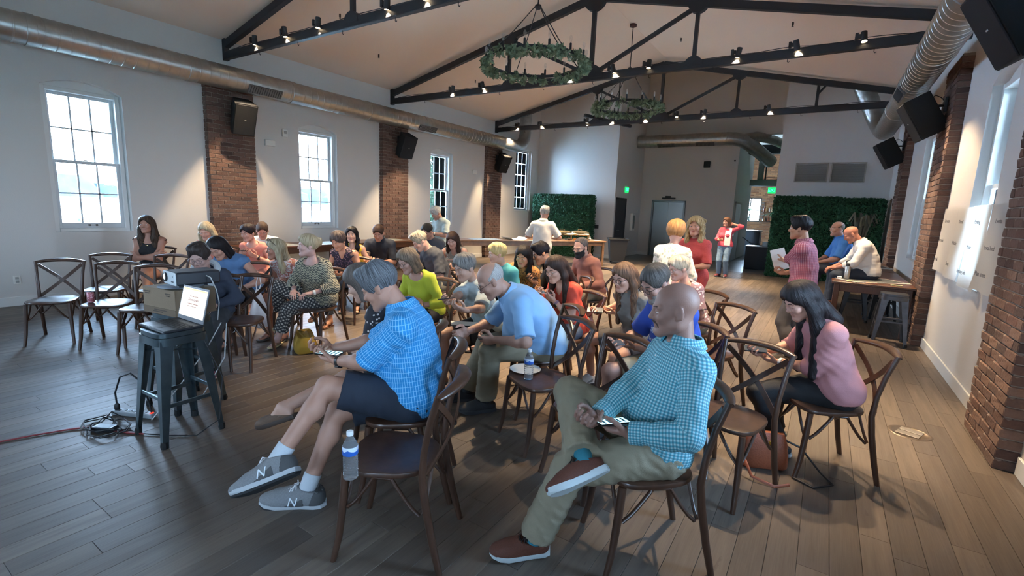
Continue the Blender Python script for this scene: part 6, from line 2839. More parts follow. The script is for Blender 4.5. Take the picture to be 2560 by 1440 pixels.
        if top.get('text'):
            fld = Field(torso(t))
            for li, (tx, sz) in enumerate(zip(top['text'], (.046, .022))):
                me = text_mesh(tx, sz, .0008, mat('shirt_print', 'c9d2e0', .7), 'lettering')
                o_ = C + up1 * (.055 - .05 * li)
                co = np.array([tuple(v.co) for v in me.vertices])
                w3 = o_ + np.outer(co[:, 0], -right if False else -np.cross(f1, up1) * -1) + np.outer(co[:, 1], up1) + f1 * .25
                for _ in range(24):
                    w3 = w3 - f1 * np.clip(fld.at(w3) - .003, -.02, .03)[:, None]
                w3 = w3 + f1 * co[:, 2:3]
                me.vertices.foreach_set('co', w3.ravel())
                me.update()
                put('lettering', me, root)
        if top.get('buttons'):
            b = MB()
            for i in range(6):
                q = N + f1 * .02 - up1 * (.05 + .075 * i)
                if i > 2:
                    q = C + f0 * .02 - up0 * (.075 * (i - 3) + .02)
                fld = Field(torso(t))
                o = q.copy()
                for _ in range(25):
                    d = float(fld.at(o[None])[0])
                    o = o + (f1 if i < 3 else f0) * (abs(d) * .9 if d < 0 else -d * .5)
                    if abs(d) < .001:
                        break
                b.lathe([(.0055, -.002), (.0055, .002), (.004, .003)], 10, o + f1 * .001, frame_from(up1, f1) if i < 3 else frame_from(up0, f0))
            b.build('button', mat('button', 'd5d8d8', .4), root)
        if top.get('cuff'):
            for k in 'RL':
                b = MB()
                E_, W_ = J['E' + k], J['W' + k]
                d = unit(W_ - E_)
                e = E_ + (W_ - E_) * (fr - 1)
                r_ = .043 * sc * aw + (.0285 - .043) * sc * aw * (fr - 1) + t + .006
                b.lathe([(r_ - .006, -.055), (r_ + .001, -.052), (r_, 0), (r_ - .003, .003), (r_ - .010, 0)], 20, e, frame_from(np.cross(d, nv(0, 0, 1)), d))
                co_ = b.build('cuff', top['mat'], root)
                mb_uv(co_.data, e, d, np.cross(d, nv(.3, .2, 1)), r_)
    if bot:
        t = bot.get('t', .012)
        fr = bot.get('len', 1.96)
        hr = (.122 if fem else .115) * (bw * .8 + .2) * sc + t * .35
        wc_ = [(P + up0 * (.085 if s.get('sit', 1) else .10) * sc, up0)]
        pr = [cone(P + nv(-.072, 0, .01) * sc, P + nv(.072, 0, .01) * sc, hr, hr, None, .04, wc_)]
        if not s.get('sit', 1):
            pr.append(cone(P + up0 * .0, P + up0 * .09 * sc, hr + .03, hr + .015, q0, .05, wc_))
        for k in 'RL':
            pr += legp(k, t, fr, bot.get('flare', .006), bot.get('calf', True))
        cl = []
        garment(bot.get('name', 'trousers' if fr > 1.6 else 'shorts'), pr, [], cl, bot['mat'], axes, h, root, bot.get('wr', .0024), s.get('seed', 1) + 5)
        if bot.get('belt'):
            b = MB()
            pts = []
            hw = (.140 * bw * sc + .022)
            for i in range(28):
                a = 2 * math.pi * i / 28
                pts.append(P + up0 * .082 * sc + nv(1, 0, 0) * math.cos(a) * (hr + .045) + f0 * math.sin(a) * (hr + .012))
            b.tube(pts, .016, 6, closed=True, flat=(1, .3))
            b.build('belt', mat('belt', '1b1715', .5), root)
    # ---- shoes
    if sh:
        parts = shoe_meshes(sh['kind'], sh.get('c1', '333333'), sh.get('c2', 'd0d0d0'), sh.get('c3', 'd8dadc'))
        for k in 'RL':
            A_ = J['A' + k]
            R_ = frame_from(J['f' + k], J.get('u' + k, nv(0, 0, 1)) if A_[2] < .1 or 'u' + k in J else J['K' + k] - A_)
            if k == 'L':
                R_ = R_ @ np.diag([-1, 1, 1])
            made = []
            for nm, me, par in parts:
                if par is None:
                    o = put('shoe' if nm != 'sole' else 'sandal', me, root)
                    o.matrix_local = m4(R_, A_, sc * sh.get('size', 1))
                else:
                    o = put(nm, me, made[0])
                made.append(o)
            s.setdefault('_shoes', []).append((made[0], k))
            if sh.get('sock'):
                b = MB()
                K_ = J['K' + k]
                d = unit(K_ - A_)
                hi_ = sh.get('sock_h', .10)
                b.lathe([(.042 * sc, -.03), (.044 * sc, hi_ * .4), (.0455 * sc, hi_ - .004), (.043 * sc, hi_), (.03 * sc, hi_ - .01)], 18, A_, frame_from(np.cross(d, nv(1, .1, 0)), d))
                b.build('sock', mat('sock_' + sh['sock'], sh['sock'], .9, bump=.3, scale=300), root)
    # ---- hair and face
    def on_head(o):
        o.matrix_local = m4(HR, Hc, hs)
        return o
    hc = s.get('hair_col', '3a2c24')
    hm = hair_mat(hc, s.get('hair_col2'))
    st = s.get('hair', 'short')
    if st != 'bald':
        f = hair_field(st, fem, J, to_local, s)
        v, q = f.surface(s.get('hair_res', .0075), 0)
        ax_ = [(nv(0, -.02, -.3), nv(0, -.02, .3), nv(0, -1, 0), .1)]
        uv = cyl_uv(v, q, np.zeros(len(q), int), ax_)
        put('hair', raw_mesh('hair', Hc + (v * hs) @ HR.T, q, hm, uv=uv), root)
    if s.get('eyes', 1):
        for sg in (-1, 1):
            o = put('eye', eye_mesh(), root)
            tilt = s.get('gaze', -18)
            o.matrix_local = m4(HR @ rx(math.radians(tilt)), Hc + HR @ (nv(sg * .0315, .0770, .001) * hs), hs)
    b = MB()
    for sg in (-1, 1):
        b.tube([(sg * .013, .0935, .0225), (sg * .026, .0905, .0255), (sg * .040, .0830, .0248), (sg * .049, .0755, .0205)],
               [.0024, .0030, .0026, .0012], 6)
    on_head(b.build('eyebrows', mat('brow_' + s.get('brow', hc), s.get('brow', hc), .8), root))
    if s.get('glasses'):
        on_head(put('glasses', glasses_mesh(s['glasses'] if isinstance(s['glasses'], str) else '1c1a1a', s.get('rim', .0014), hh=s.get('lens_h', .017)), root))
    if s.get('beard'):
        bc = s['beard']
        p = [ball((0, .026, -.032), .07, (.066, .0725, .0915), k=.02), cone((-.048, .006, -.064), (-.016, .073, -.102), .0255, .0225, None, .02),
             cone((.048, .006, -.064), (.016, .073, -.102), .0255, .0225, None, .02), cone((-.012, .075, -.104), (.012, .075, -.104), .021, .021, None, .02)]
        fb = Field(p, [ball((0, .095, -.0635), .02, (.027, .03, .016), k=.006)], [((0, .05, -.044), unit((0, .25, 1))), ((0, .012, 0), (0, -1, 0))],
                   lambda X: .0012 * np.sin(X[..., 0] * 420) * np.sin(X[..., 2] * 300))
        v, q = fb.surface(.006, 0)
        put('beard', raw_mesh('beard', Hc + (v * hs) @ HR.T, q, mat('beard_' + bc, bc, .9, bump=.6, scale=300, vary=.3)), root)
    if s.get('moustache'):
        b = MB()
        for sg in (-1, 1):
            pts = [(0, .0930, -.0465), (sg * .012, .0905, -.0485), (sg * .0235, .0820, -.056)]
            rr = [.0075, .0078, .0055]
            if s.get('goatee'):
                pts += [(sg * .0275, .076, -.070), (sg * .0235, .074, -.090), (sg * .010, .078, -.106)]
                rr = [.0060, .0066, .0062, .0056, .0068, .010]
            b.tube(pts, rr, 8)
        on_head(b.build('moustache', mat('beard_' + s['moustache'], s['moustache'], .9, bump=.6, scale=300, vary=.3), root))
    if s.get('mask'):
        p = [ball((0, .028, -.032), .07, (.073, .083, .098), k=.02), cone((-.010, .083, -.102), (.010, .083, -.102), .024, .024, None, .02),
             cone((-.05, .012, -.066), (-.016, .076, -.104), .029, .026, None, .02), cone((.05, .012, -.066), (.016, .076, -.104), .029, .026, None, .02),
             cone((0, .088, -.02), (0, .110, -.03), .014, .018, None, .02)]
        v, q = Field(p, [], [((0, .05, -.022), unit((0, .12, 1))), ((0, .018, 0), (0, -1, 0))]).surface(.006, 0)
        o = put('face_mask', raw_mesh('face_mask', Hc + (v * hs) @ HR.T, q, cloth('mask', s['mask'])), root)
        b = MB()
        for sg in (-1, 1):
            b.tube([(sg * .064, .03, -.03), (sg * .08, -.01, -.005), (sg * .082, -.022, .0)], .002, 5)
        on_head(b.build('ear_loop', cloth('mask', s['mask']), root))
    s['_root'], s['_J'] = root, J
    return root


def hand_world(s, k, off=(0, 0, 0)):
    """world point given in the frame of a hand (x, y along the fingers, z away from the palm)"""
    J = s['_J']
    R_ = frame_from(J['F' + k], -J['n' + k])
    return root_matrix(s) @ Vector(list(map(float, J['W' + k] + R_ @ nv(*off))))


def root_matrix(s):
    return Matrix.Translation((s['at'][0], s['at'][1], 0)) @ Matrix.Rotation(math.radians(s['face'] - 90), 4, 'Z')

# ---------------------------------------------------------------- where everybody is (metres), which way they face, how far they lean
AT = {
    'A': {'at': (-1.89, 1.937), 'face': 216.0, 'sc': 1.03, 'lean': (0.5, 16.0), 'leg_px': {'R': (-0.218, 0.527, 0.095), 'L': (-0.334, 0.626, 0.33), 'pl': (-0.07, 0.484, 0.189)}, 'arm_px': {'L': (0.03, 0.435, 0.179), 'R': (0.16, 0.49, 0.208)}},
    'W2': {'at': (-2.297, 2.239), 'face': 208, 'sc': 0.96, 'lean': (11.0, 30.8), 'leg_px': {'R': (-0.587, 0.694, 0.4), 'L': (0.54, 0.89, 0.09), 'pr': (-0.466, 0.509, 0.216)}, 'arm_px': {'L': (-0.0, 0.352, 0.115), 'R': (0.055, 0.426, 0.136)}},
    'C': {'at': (-0.56, 2.22), 'face': 219, 'sc': 1.0, 'lean': (-12.0, -7.8), 'leg_px': {'L': (-0.042, 0.583, 0.1), 'R': (-0.142, 0.398, 0.555), 'pr': (0.101, 0.482, 0.182), 'pl': (-0.008, 0.416, 0.022)}, 'arm_px': {'L': (-0.178, 0.213, 0.147), 'R': (-0.082, 0.321, 0.182)}},
    'B': {'at': (-1.821, 3.377), 'face': 225, 'sc': 1.06, 'lean': (26.0, 52.8), 'leg_px': {'L': (-0.009, 0.454, 0.095), 'R': (0.211, 0.583, 0.095)}, 'arm_px': {'L': (-0.173, 0.429, 0.087), 'R': (0.049, 0.599, 0.096)}},
    'TEE': {'at': (-2.563, 3.59), 'face': 248.0, 'sc': 0.925, 'lean': (13.5, 29.2), 'arm_px': {'R': (-0.204, 0.57, 0.317), 'L': (-0.434, 0.524, 0.296)}},
    'RED': {'at': (-1.945, 4.128), 'face': 250.0, 'sc': 0.925, 'lean': (13.5, 27.2), 'arm_px': {'R': (0.119, 0.345, 0.317), 'L': (-0.018, 0.287, 0.296)}},
    'D': {'at': (-0.776, 3.443), 'face': 228.0, 'sc': 1.03, 'lean': (6.5, 19.6), 'arm_px': {'R': (0.163, 0.38, 0.14), 'L': (0.152, 0.243, 0.121)}},
    'POLO': {'at': (-1.272, 4.096), 'face': 246.0, 'sc': 0.925, 'lean': (12.5, 27.2), 'leg_px': {'R': (0.462, 0.148, 0.095)}, 'arm_px': {'R': (0.459, 0.09, 0.188), 'L': (0.379, -0.013, 0.166)}},
    'FLO': {'at': (-1.042, 5.116), 'face': 234.0, 'sc': 0.925, 'lean': (12.5, 27.2)},
    'PIN': {'at': (0.171, 3.727), 'face': 208.0, 'sc': 0.98, 'lean': (13.0, 28.4), 'leg_px': {'L': (0.309, 0.168, 0.1)}, 'arm_px': {'R': (0.27, 0.375, 0.152), 'L': (0.177, 0.297, 0.111)}},
    'CH': {'at': (-3.389, 3.678), 'face': 270.0, 'sc': 0.925, 'lean': (14.5, 33.2)},
    'TEA': {'at': (-3.047, 4.722), 'face': -100.9, 'sc': 0.925, 'lean': (13.5, 27.2)},
    'LEO': {'at': (-3.072, 5.032), 'face': 284.0, 'sc': 0.925, 'lean': (17.5, 31.2)},
    'BLK': {'at': (-2.501, 5.143), 'face': 222.0, 'sc': 1.0, 'lean': (19.0, 33.2)},
    'MSK': {'at': (-2.6, 6.097), 'face': 244.0, 'sc': 0.999, 'lean': (11.5, 27.2)},
    'DRS': {'at': (-4.876, 5.935), 'face': 294.0, 'sc': 0.97, 'lean': (13.5, 29.2)},
    'GMN': {'at': (-4.522, 5.149), 'face': 252.0, 'sc': 1.03, 'lean': (13.5, 31.6)},
    'GLS': {'at': (-5.726, 6.355), 'face': -80.1, 'sc': 1.04, 'lean': (8.5, 21.2)},
    'ZIG': {'at': (-4.748, 3.34), 'face': 287.0, 'sc': 0.925, 'lean': (7.5, 19.2), 'leg_px': {'L': (0.422, 0.25, 0.09), 'R': (0.508, 0.074, 0.28)}},
    'CIR': {'at': (-5.448, 3.549), 'face': 290, 'sc': 0.96, 'lean': (29.0, 52.8)},
    'PUR': {'at': (-5.476, 4.335), 'face': 294.0, 'sc': 0.97, 'lean': (12.5, 27.6)},
    'YEL': {'at': (-6.156, 4.96), 'face': 312.0, 'sc': 0.925, 'lean': (11.5, 21.2)},
    'NAV': {'at': (-6.196, 5.561), 'face': 308.0, 'sc': 1.03, 'lean': (9.5, 28.0)},
    'COR': {'at': (-7.012, 3.931), 'face': 300.0, 'sc': 0.961, 'lean': (12.5, 25.2)},
    'MNW': {'at': (-7.73, 4.454), 'face': 320.0, 'sc': 1.0, 'lean': (14.5, 30.4)},
    'BLO': {'at': (-7.543, 3.574), 'face': 312.0, 'sc': 0.99, 'lean': (12.5, 25.2)},
    'BLU': {'at': (-5.701, 3.017), 'face': 292, 'sc': 1.0, 'lean': (20.0, 42.0)},
    'HOO': {'at': (-4.932, 2.285), 'face': 318.0, 'sc': 0.87, 'lean': (11.5, 23.2)},
    'TNK': {'at': (-8.177, 3.013), 'face': 318, 'sc': 1.0, 'lean': (4.0, 13.6)},
    'GP': {'at': (-6.582, 7.512), 'face': 262, 'sc': 0.968, 'lean': (0.0, 8.0)},
    'WP': {'at': (-4.66, 8.279), 'face': 110, 'sc': 1.009, 'lean': (2.0, 8.0)},
    'GIN': {'at': (-1.383, 5.344), 'face': 80, 'sc': 0.928, 'lean': (2.0, 6.0)},
    'CD': {'at': (-1.392, 6.503), 'face': 262, 'sc': 0.959, 'lean': (0.0, 2.0)},
    'PK': {'at': (-2.247, 14.181), 'face': 262, 'sc': 0.958, 'lean': (0.0, 2.0)},
    'PL': {'at': (-0.148, 6.357), 'face': 172, 'sc': 0.991, 'lean': (2.0, 8.0), 'arm_px': {'L': (0.608, 0.432, 0.139)}},
    'WT': {'at': (0.641, 9.329), 'face': 188, 'sc': 1.02, 'lean': (11.0, 29.2)},
    'BT': {'at': (0.355, 10.069), 'face': 195, 'sc': 1.03, 'lean': (10.0, 22.8)},
}


# ---------------------------------------------------------------- clothes
navy_s = cloth('navy_short', '1d2634')
khaki = cloth('khaki', '8d8672')
denim = cloth('denim', '4d5a6b')
black_c = cloth('black', '1c1d20')
navy_t = cloth('navy_tee', '262d3b')
white_c = cloth('white', 'd8d6d0', vary=.05)
blue_check = check_mat('bright_blue', '1c84c4', '8ccbee', .0105, .027, .20, .13)
teal_check = check_mat('teal', '4d9fb2', 'a9d3da', .0135, .0135, .52, .52, '1f5a70')
plum_plaid = check_mat('plum', '8f4d60', 'c39aa6', .016, .018, .22, .22, '5a3a58')
sky_polo = cloth('sky_polo', '86b2dc', bump=.15, vary=.06)
red_c = cloth('red', 'b8402f')
coral = cloth('coral', 'bc4b4b', bump=.6, scale=90)
pink_top = cloth('bright_pink', 'c84a5a')
salmon = cloth('salmon', 'cf8272')
dusty = cloth('dusty_pink', 'b07a7c')
chart = cloth('chartreuse', 'aab432')
yellow = cloth('yellow', 'd8ae2c')
grey_polo = cloth('grey_polo', '75716c')
white_polo = cloth('white_polo', 'c9c4bc', vary=.05)
pale_grey = cloth('pale_grey', 'a3b0ac', vary=.05)
royal = cloth('royal', '27459a')
azure = cloth('azure', '3a78c4')
brick_shirt = cloth('brick_shirt', '8a5a50')
steel_blue = cloth('steel_blue', '53749c')
hoodie = cloth('hoodie', '2a3242')
teal_c = cloth('teal', '4a9aa0')
tie_dye = mat('tie_dye', 'a8b4b6', .9, vary=.22, scale=11)
purple_print = voro_mat('purple', '2a2434', 'b9909c', 75, .30, spot2='5a4668')
leopard = voro_mat('leopard', 'a8713a', '2a1c16', 70, .40, spot2='6b3f20')
ring_print = voro_mat('ring', 'ddd8d6', 'c0776c', 26, .07, 'DISTANCE_TO_EDGE')
floral_p = voro_mat('floral', '8c7078', 'd8cfd0', 38, .36)
paisley = voro_mat('paisley', '22232a', 'c4bdb8', 42, .30, rnd=.9)
leaf_print = voro_mat('leaf', 'd9d4c8', 'a9ae98', 22, .34)
dapple = voro_mat('dapple', '8b8a82', 'c9c6bc', 48, .34, stretch=(1, .6, 1))
N_ = NB('zigzag_knit')
_v, _a, _b = N_.uv()
_w = N_.math('MULTIPLY', N_.math('ABSOLUTE', N_.math('SUBTRACT', N_.math('FRACT', N_.math('MULTIPLY', _a, 22.0)), .5)), .022)
_s = N_.stripe(N_.math('ADD', _b, _w), .017, .5)
_o = N_.obj()[0]
N_.bump(N_.noise(_o, 16, 3), .3, .012)
zigzag = N_.done(N_.mix(_s, '2e3234', 'a8a189'), .9)
N_ = NB('tile_print')
_v, _a, _b = N_.uv()
_d1 = N_.math('ADD', _a, _b)
_d2 = N_.math('SUBTRACT', _a, _b)
_m = N_.math('MAXIMUM', N_.stripe(_d1, .045, .28), N_.stripe(_d2, .045, .28))
_k = N_.math('MULTIPLY', N_.stripe(_d1, .045, .3, .5), N_.stripe(_d2, .045, .3, .5))
tile_print = N_.done(N_.mix(_k, N_.mix(_m, '6f6a66', '2a2a2e'), 'd8d2c4'), .9)

# ---------------------------------------------------------------- phones and other held things
m_ph = mat('phone_black', '17181b', .3)
m_ph_lit = mat('phone_screen_lit', 'cfe6ee', .2, emit='9fd4e6', estr=1.3)
m_ph_dim = mat('phone_screen', '3c4450', .12)
PHONES = {}


def phone(label, loc, R, lit=False, case=None):
    root = tag(MB().box((0, 0, 0), (.073, .150, .009), bev=.003).build('phone', case or m_ph, None, smooth=0), label, 'phone')
    root.matrix_world = Matrix.Translation(loc) @ Matrix([list(map(float, r)) for r in R]).to_4x4()
    sc_ = MB().box((0, 0, .0047), (.066, .138, .0008)).build('screen', m_ph_lit if lit else m_ph_dim, root, smooth=0)
    MB().box((.018, .055, -.0050), (.024, .026, .002), bev=.0008).build('camera_bump', m_ph_dim, root, smooth=0)
    if lit:
        b = MB()
        for k in range(5):
            b.box((0, .045 - .024 * k, .0054), (.05, .010, .0004))
        b.build('screen_text', mat('screen_ink', '2f6f86', .4), sc_, smooth=0)['kind'] = 'stuff'
    return root


def phone_in(s, k, label, lit=False, case=None, off=(0, .075, -.032), between=False):
    """phone lying in hand k, seen from above by its owner"""
    J = s['_J']
    M_ = root_matrix(s)
    R3 = np.array(M_.to_3x3())
    p = J['W' + k] + frame_from(J['F' + k], -J['n' + k]) @ nv(*off)
    if between:
        o = 'L' if k == 'R' else 'R'
        p = (p + J['W' + o] + frame_from(J['F' + o], -J['n' + o]) @ nv(*off)) / 2
    eye = J['H'] + J['HR'] @ nv(0, .08, 0)
    z = unit(unit(eye - p) * .8 + nv(0, 0, .5))
    y = unit(J['F' + k] * .4 + unit((p - J['P']) * nv(1, 1, 0)))
    Rl = frame_from(y, z)
    return phone(label, M_ @ Vector(list(map(float, p))), R3 @ Rl, lit, case)


def watch_on(s, k, col='d8d8d4'):
    J = s['_J']
    d = unit(J['W' + k] - J['E' + k])
    c = J['W' + k] - d * .03
    R_ = frame_from(np.cross(d, nv(0, 0, 1)), d)
    r_ = .034 * s.get('sc', 1)
    b = MB()
    b.lathe([(r_ - .004, -.011), (r_, -.011), (r_, .011), (r_ - .004, .011)], 20, c, R_)
    w = b.build('watch', mat('watch_' + col, col, .4), s['_root'])
    top = c - J['n' + k] * r_
    MB().box(top, (.034, .034, .010), frame_from(d, -J['n' + k]), .003).build('watch_case', mat('watch_face', '15171a', .2), w, smooth=0)


CAST = {}


def cast(key, label, chair_label=None, **s):
    a = AT[key]
    s.update(a)
    s['label'] = label
    leg, arm = a.get('leg_px'), a.get('arm_px')
    if leg:
        s['leg'] = {**s.get('leg', {}), **leg}
    if arm:
        s['arm'] = {**s.get('arm', {}), **arm}
    s.setdefault('seed', len(CAST) + 1)
    build_person(s)
    CAST[key] = s
    if chair_label:
        f = math.radians(s['face'] + s.get('chair_turn', 0))
        dx = s.get('chair_off', .055)
        chair(s['at'][0] + math.cos(f) * dx, s['at'][1] + math.sin(f) * dx, s['face'] + s.get('chair_turn', 0), chair_label)
    return s


NEAR = dict(res=.0095, hres=.0043, hand_h=.0036, hair_res=.0062)
MID = dict(res=.012, hres=.0052, hand_h=.0042, hair_res=.007)
FAR = dict(res=.016, hres=.0076, hand_h=.0055, hair_res=.009)

# ---------------------------------------------------------------- front row
A = cast('A', 'grey-haired man in bright blue checked shirt and navy shorts, reading a phone',
         'cross-back chair under the man in the bright blue checked shirt',
         face=216, sc=1.03, bw=1.12, belly=.7, skin='a8806c', hair='short', hairline=.012, hair_th=.012, hair_col='45474b', hair_col2='858b92', brow='6a6460', lid=.75, gaze=-40,
         look=(-4, 30, 0), lean0=(3, 20), neckf=6, arms='phone',
         leg=dict(pr=(.1, .4, 1), fl=(-.12, 1, -.42), fr=(0, 1, 0)),
         top=dict(mat=blue_check, sleeve=.98, collar=1, t=.015, flare=.02, hem=-.075), bottom=dict(mat=navy_s, len=.84, t=.026, flare=.016),
         shoes=dict(kind='sneaker', c1='76787a', c2='a9adb0', sock='b9c0c6', sock_h=.085, size=1.24), **NEAR)
W2 = cast('W2', 'woman beyond the man in blue check, black and white patterned top, bare crossed legs',
          'cross-back chair under the woman beyond the man in blue check',
          face=208, fem=1, sc=.96, skin='b5917e', hair='bob', hair_col='5f5650', look=(8, 26, 0), lean0=(8, 26),
          arms='lap', leg=dict(fr=(-.1, 1, -.40), ur=(.12, .4, 1)),
          top=dict(mat=paisley, sleeve=.55, t=.012), bottom=dict(mat=cloth('charcoal', '34363b'), len=.75, t=.016),
          shoes=dict(kind='loafer', c1='5a4434', c2='3a2c24'), **MID)
C = cast('C', 'bald man with goatee in teal gingham shirt and khaki trousers, ankle on knee',
         'cross-back chair under the bald man in the teal gingham shirt',
         face=219, sc=1.0, bw=1.08, belly=.4, skin='8f6f62', hair='bald', moustache='4e3d34', goatee=1, brow='54423a', lid=.45, gaze=-8,
         look=(-12, 6, 0), lean0=(-4, 5), neckw=1.08, fat=1.05, arms='phone', leg=dict(fr=(-.25, 1, -.30), ur=(.72, .1, .65), fl=(-.05, 1, 0)),
         top=dict(mat=teal_check, sleeve=1.97, collar=1, cuff=1, buttons=1, t=.016, hem=-.03), bottom=dict(mat=khaki, t=.024, flare=.022, len=1.93, belt=1, calf=False),
         shoes=dict(kind='shoe', c1='5e3628', c2='c3d0d4', c3='221a18', sock='2f7f92', sock_h=.14, size=1.06), **NEAR)
B = cast('B', 'balding heavy man in light blue polo shirt and khaki trousers, head bowed over a phone',
         'cross-back chair under the man in the light blue polo',
         face=225, sc=1.06, hs=1.10, bw=1.25, belly=1.8, skin='b08a78', hair='ring', hair_col='b4b0ac', hair_col2='d8d6d2', brow='a09a94', glasses='2a2420', lid=.8,
         gaze=-40, look=(0, 36, 0), lean0=(8, 24), fat=1.08, neckw=1.1, arms='lap', arm=dict(nr=(-.6, -.2, .3), nl=(.6, -.2, .3), hr='hold', hl='hold', fr=(-.2, 1, -.3), fl=(.5, 1, -.3)),
         top=dict(mat=sky_polo, sleeve=.92, collar=1, t=.016, flare=.02, hem=-.03), bottom=dict(mat=khaki, t=.026, flare=.024, len=1.93, calf=False, belt=1),
         shoes=dict(kind='shoe', c1='2b2c2f', c2='3a3b3e', c3='222222', sock='3a3d42', sock_h=.12, size=1.06), **NEAR)
TEE = cast('TEE', 'grey short-haired woman in pale tie-dye T-shirt and black shorts holding a phone up',
           'cross-back chair under the woman in the pale tie-dye T-shirt',
           face=248, fem=1, sc=.95, skin='ad8b78', hair='pixie', hair_col='5d5a57', hair_col2='9a9894', look=(6, 20, 0), lean0=(4, 14), lid=.7, gaze=-35,
           arms='phone_high', legs='sit',
           top=dict(mat=tie_dye, sleeve=.85, t=.016, flare=.02, name='shirt'), bottom=dict(mat=black_c, len=.72, t=.016), shoes=dict(kind='sandal', c1='2a2a2c', c2='4a4642'), **MID)
RED = cast('RED', 'long-haired woman with glasses in red blouse and capri jeans, phone in both hands',
           'cross-back chair under the woman in the red blouse',
           fem=1, face=250, sc=.95, skin='b98c78', hair='long', hair_col='33231d', hair_len=.34, look=(4, 20, 0), lean0=(4, 12), glasses='6a5a52', lid=.7, gaze=-35,
           arms='phone_high', legs='sit_back', hair_th=.010,
           top=dict(mat=red_c, sleeve=.62, t=.014, flare=.028, neck='v', hem=-.06), bottom=dict(mat=denim, len=1.5, t=.014), shoes=dict(kind='sandal', c1='5a3f30', c2='8a7360'), **MID)
D = cast('D', 'greying man with glasses in royal blue T-shirt with white lettering, just behind the bald man',
         'cross-back chair under the man in the royal blue T-shirt',
         face=228, sc=1.03, bw=1.08, belly=.5, skin='a07a6a', hair='crop', hair_col='3a3532', hair_col2='6a6561', glasses='1c1a1a', beard='8a807a', lid=.8, gaze=-40,
         look=(6, 32, 0), lean0=(8, 22), arms='phone', top=dict(mat=royal, sleeve=.85, t=.015, flare=.018, text=('INSPIRE', 'COMMUNITY')), bottom=dict(mat=khaki, len=.85, t=.02), shoes=dict(kind='sneaker', c1='3a3c40', c2='b0b2b4', sock='2a2a2c'), **MID)
POLO = cast('POLO', 'brown-haired woman with black glasses in grey polo shirt holding a phone low',
            'cross-back chair under the woman in the grey polo shirt',
            face=246, fem=1, sc=.96, bust=1.15, skin='b48a76', hair='long', hair_col='4a352a', hair_col2='8a6a52', hair_len=.38, hair_th=.010, look=(2, 20, 0), lean0=(3, 12), glasses='17161a',
            rim=.0022, lens_h=.019, lid=.7, gaze=-35, arms='phone', legs='sit', top=dict(mat=grey_polo, sleeve=.72, t=.015, collar=1, flare=.014), bottom=dict(mat=cloth('grey_short', '3f3c3e'), len=.7, t=.016), shoes=dict(kind='sneaker', c1='c9c7c2', c2='d8d8d6'), **MID)
FLO = cast('FLO', 'short blonde woman with glasses in mauve floral top, behind the man in royal blue',
           'cross-back chair under the blonde woman in the mauve floral top',
           face=234, fem=1, sc=.95, skin='bd9584', hair='pixie', hair_col='b9a888', hair_col2='e2d8c4', glasses='5a4a48', look=(-6, 16, 0), lean0=(3, 12), lid=.6, gaze=-25,
           arms='clasp', top=dict(mat=floral_p, sleeve=.8, t=.016, neck='wide', flare=.02), bottom=dict(mat=khaki), shoes=dict(kind='sandal', c1='5a4434', c2='8a7360'), **MID)
PIN = cast('PIN', 'woman with long dark hair in dusty pink blouse and black trousers',
           'cross-back chair under the woman in the dusty pink blouse',
           face=208, fem=1, sc=.98, bw=1.05, skin='b58a78', hair='wavy', hair_col='1b1719', hair_col2='332e30', hair_len=.46, hair_th=.020, hair_front=.05, look=(4, 30, 0), lean0=(9, 22),
           lid=.8, gaze=-40, arms='phone', legs='sit_back', top=dict(mat=dusty, sleeve=1.15, t=.016, flare=.008, hem=-.05), bottom=dict(mat=black_c, len=1.9, t=.012), shoes=dict(kind='shoe', c1='3a4652', c2='d4d8da', c3='c0c4c8'), **MID)

# ---------------------------------------------------------------- middle rows
CH_ = cast('CH', 'brown-bobbed woman with glasses in chartreuse top, looking down',
           'cross-back chair under the woman in the chartreuse top',
           fem=1, face=270, sc=.95, skin='b08a7a', hair='bob', hair_col='5e5044', hair_col2='8a7a68', hair_len=.135, glasses='3a302c', look=(-8, 24, 4), lean0=(5, 18), lid=.75, gaze=-35, arms='lap',
           top=dict(mat=chart, sleeve=1.5, t=.015, neck='wide'), bottom=dict(mat=black_c), shoes=dict(kind='shoe', c1='2b2c2f', c2='3a3b3e'), **MID)
TEA = cast('TEA', 'blonde short-haired woman in teal top, mostly hidden behind the man in light blue polo',
           'cross-back chair under the blonde woman in the teal top',
           fem=1, sc=.95, skin='c29a86', hair='pixie', hair_col='c0a060', hair_col2='e8d29a', look=(-30, 10, 0), lean0=(4, 12), arms='clasp',
           top=dict(mat=teal_c, sleeve=.8, t=.015), bottom=dict(mat=black_c), shoes=dict(kind='sandal', c1='2a2a2c', c2='4a4642'), **FAR)
LEO = cast('LEO', 'dark-haired smiling woman in leopard print blouse, leaning towards the man in black',
           'cross-back chair under the woman in leopard print',
           face=284, side=-7, fem=1, sc=.95, skin='b98868', hair='long', hair_col='1e1a1a', hair_len=.22, look=(-4, 18, -6), lean0=(8, 16), lips='8e2a2e', lid=.6, gaze=-30, arms='clasp',
           top=dict(mat=leopard, sleeve=1.5, t=.018), bottom=dict(mat=white_c), shoes=dict(kind='sandal', c1='3a2a22', c2='6a5a4a'), **MID)
BLK = cast('BLK', 'black-haired man in black shirt showing his phone to the woman in leopard print',
           'cross-back chair under the man in the black shirt',
           face=222, side=13, sc=1.0, skin='b0805f', hair='short', hair_col='15131a', hair_th=.018, look=(8, 22, 10), lean0=(12, 22), lid=.7, gaze=-35, arms='phone',
           arm=dict(R=(.0, .42, .25), L=(-.12, .30, .14)), top=dict(mat=black_c, sleeve=.9, t=.015, collar=1), bottom=dict(mat=khaki), shoes=dict(kind='shoe', c1='2b2c2f', c2='3a3b3e'), **MID)
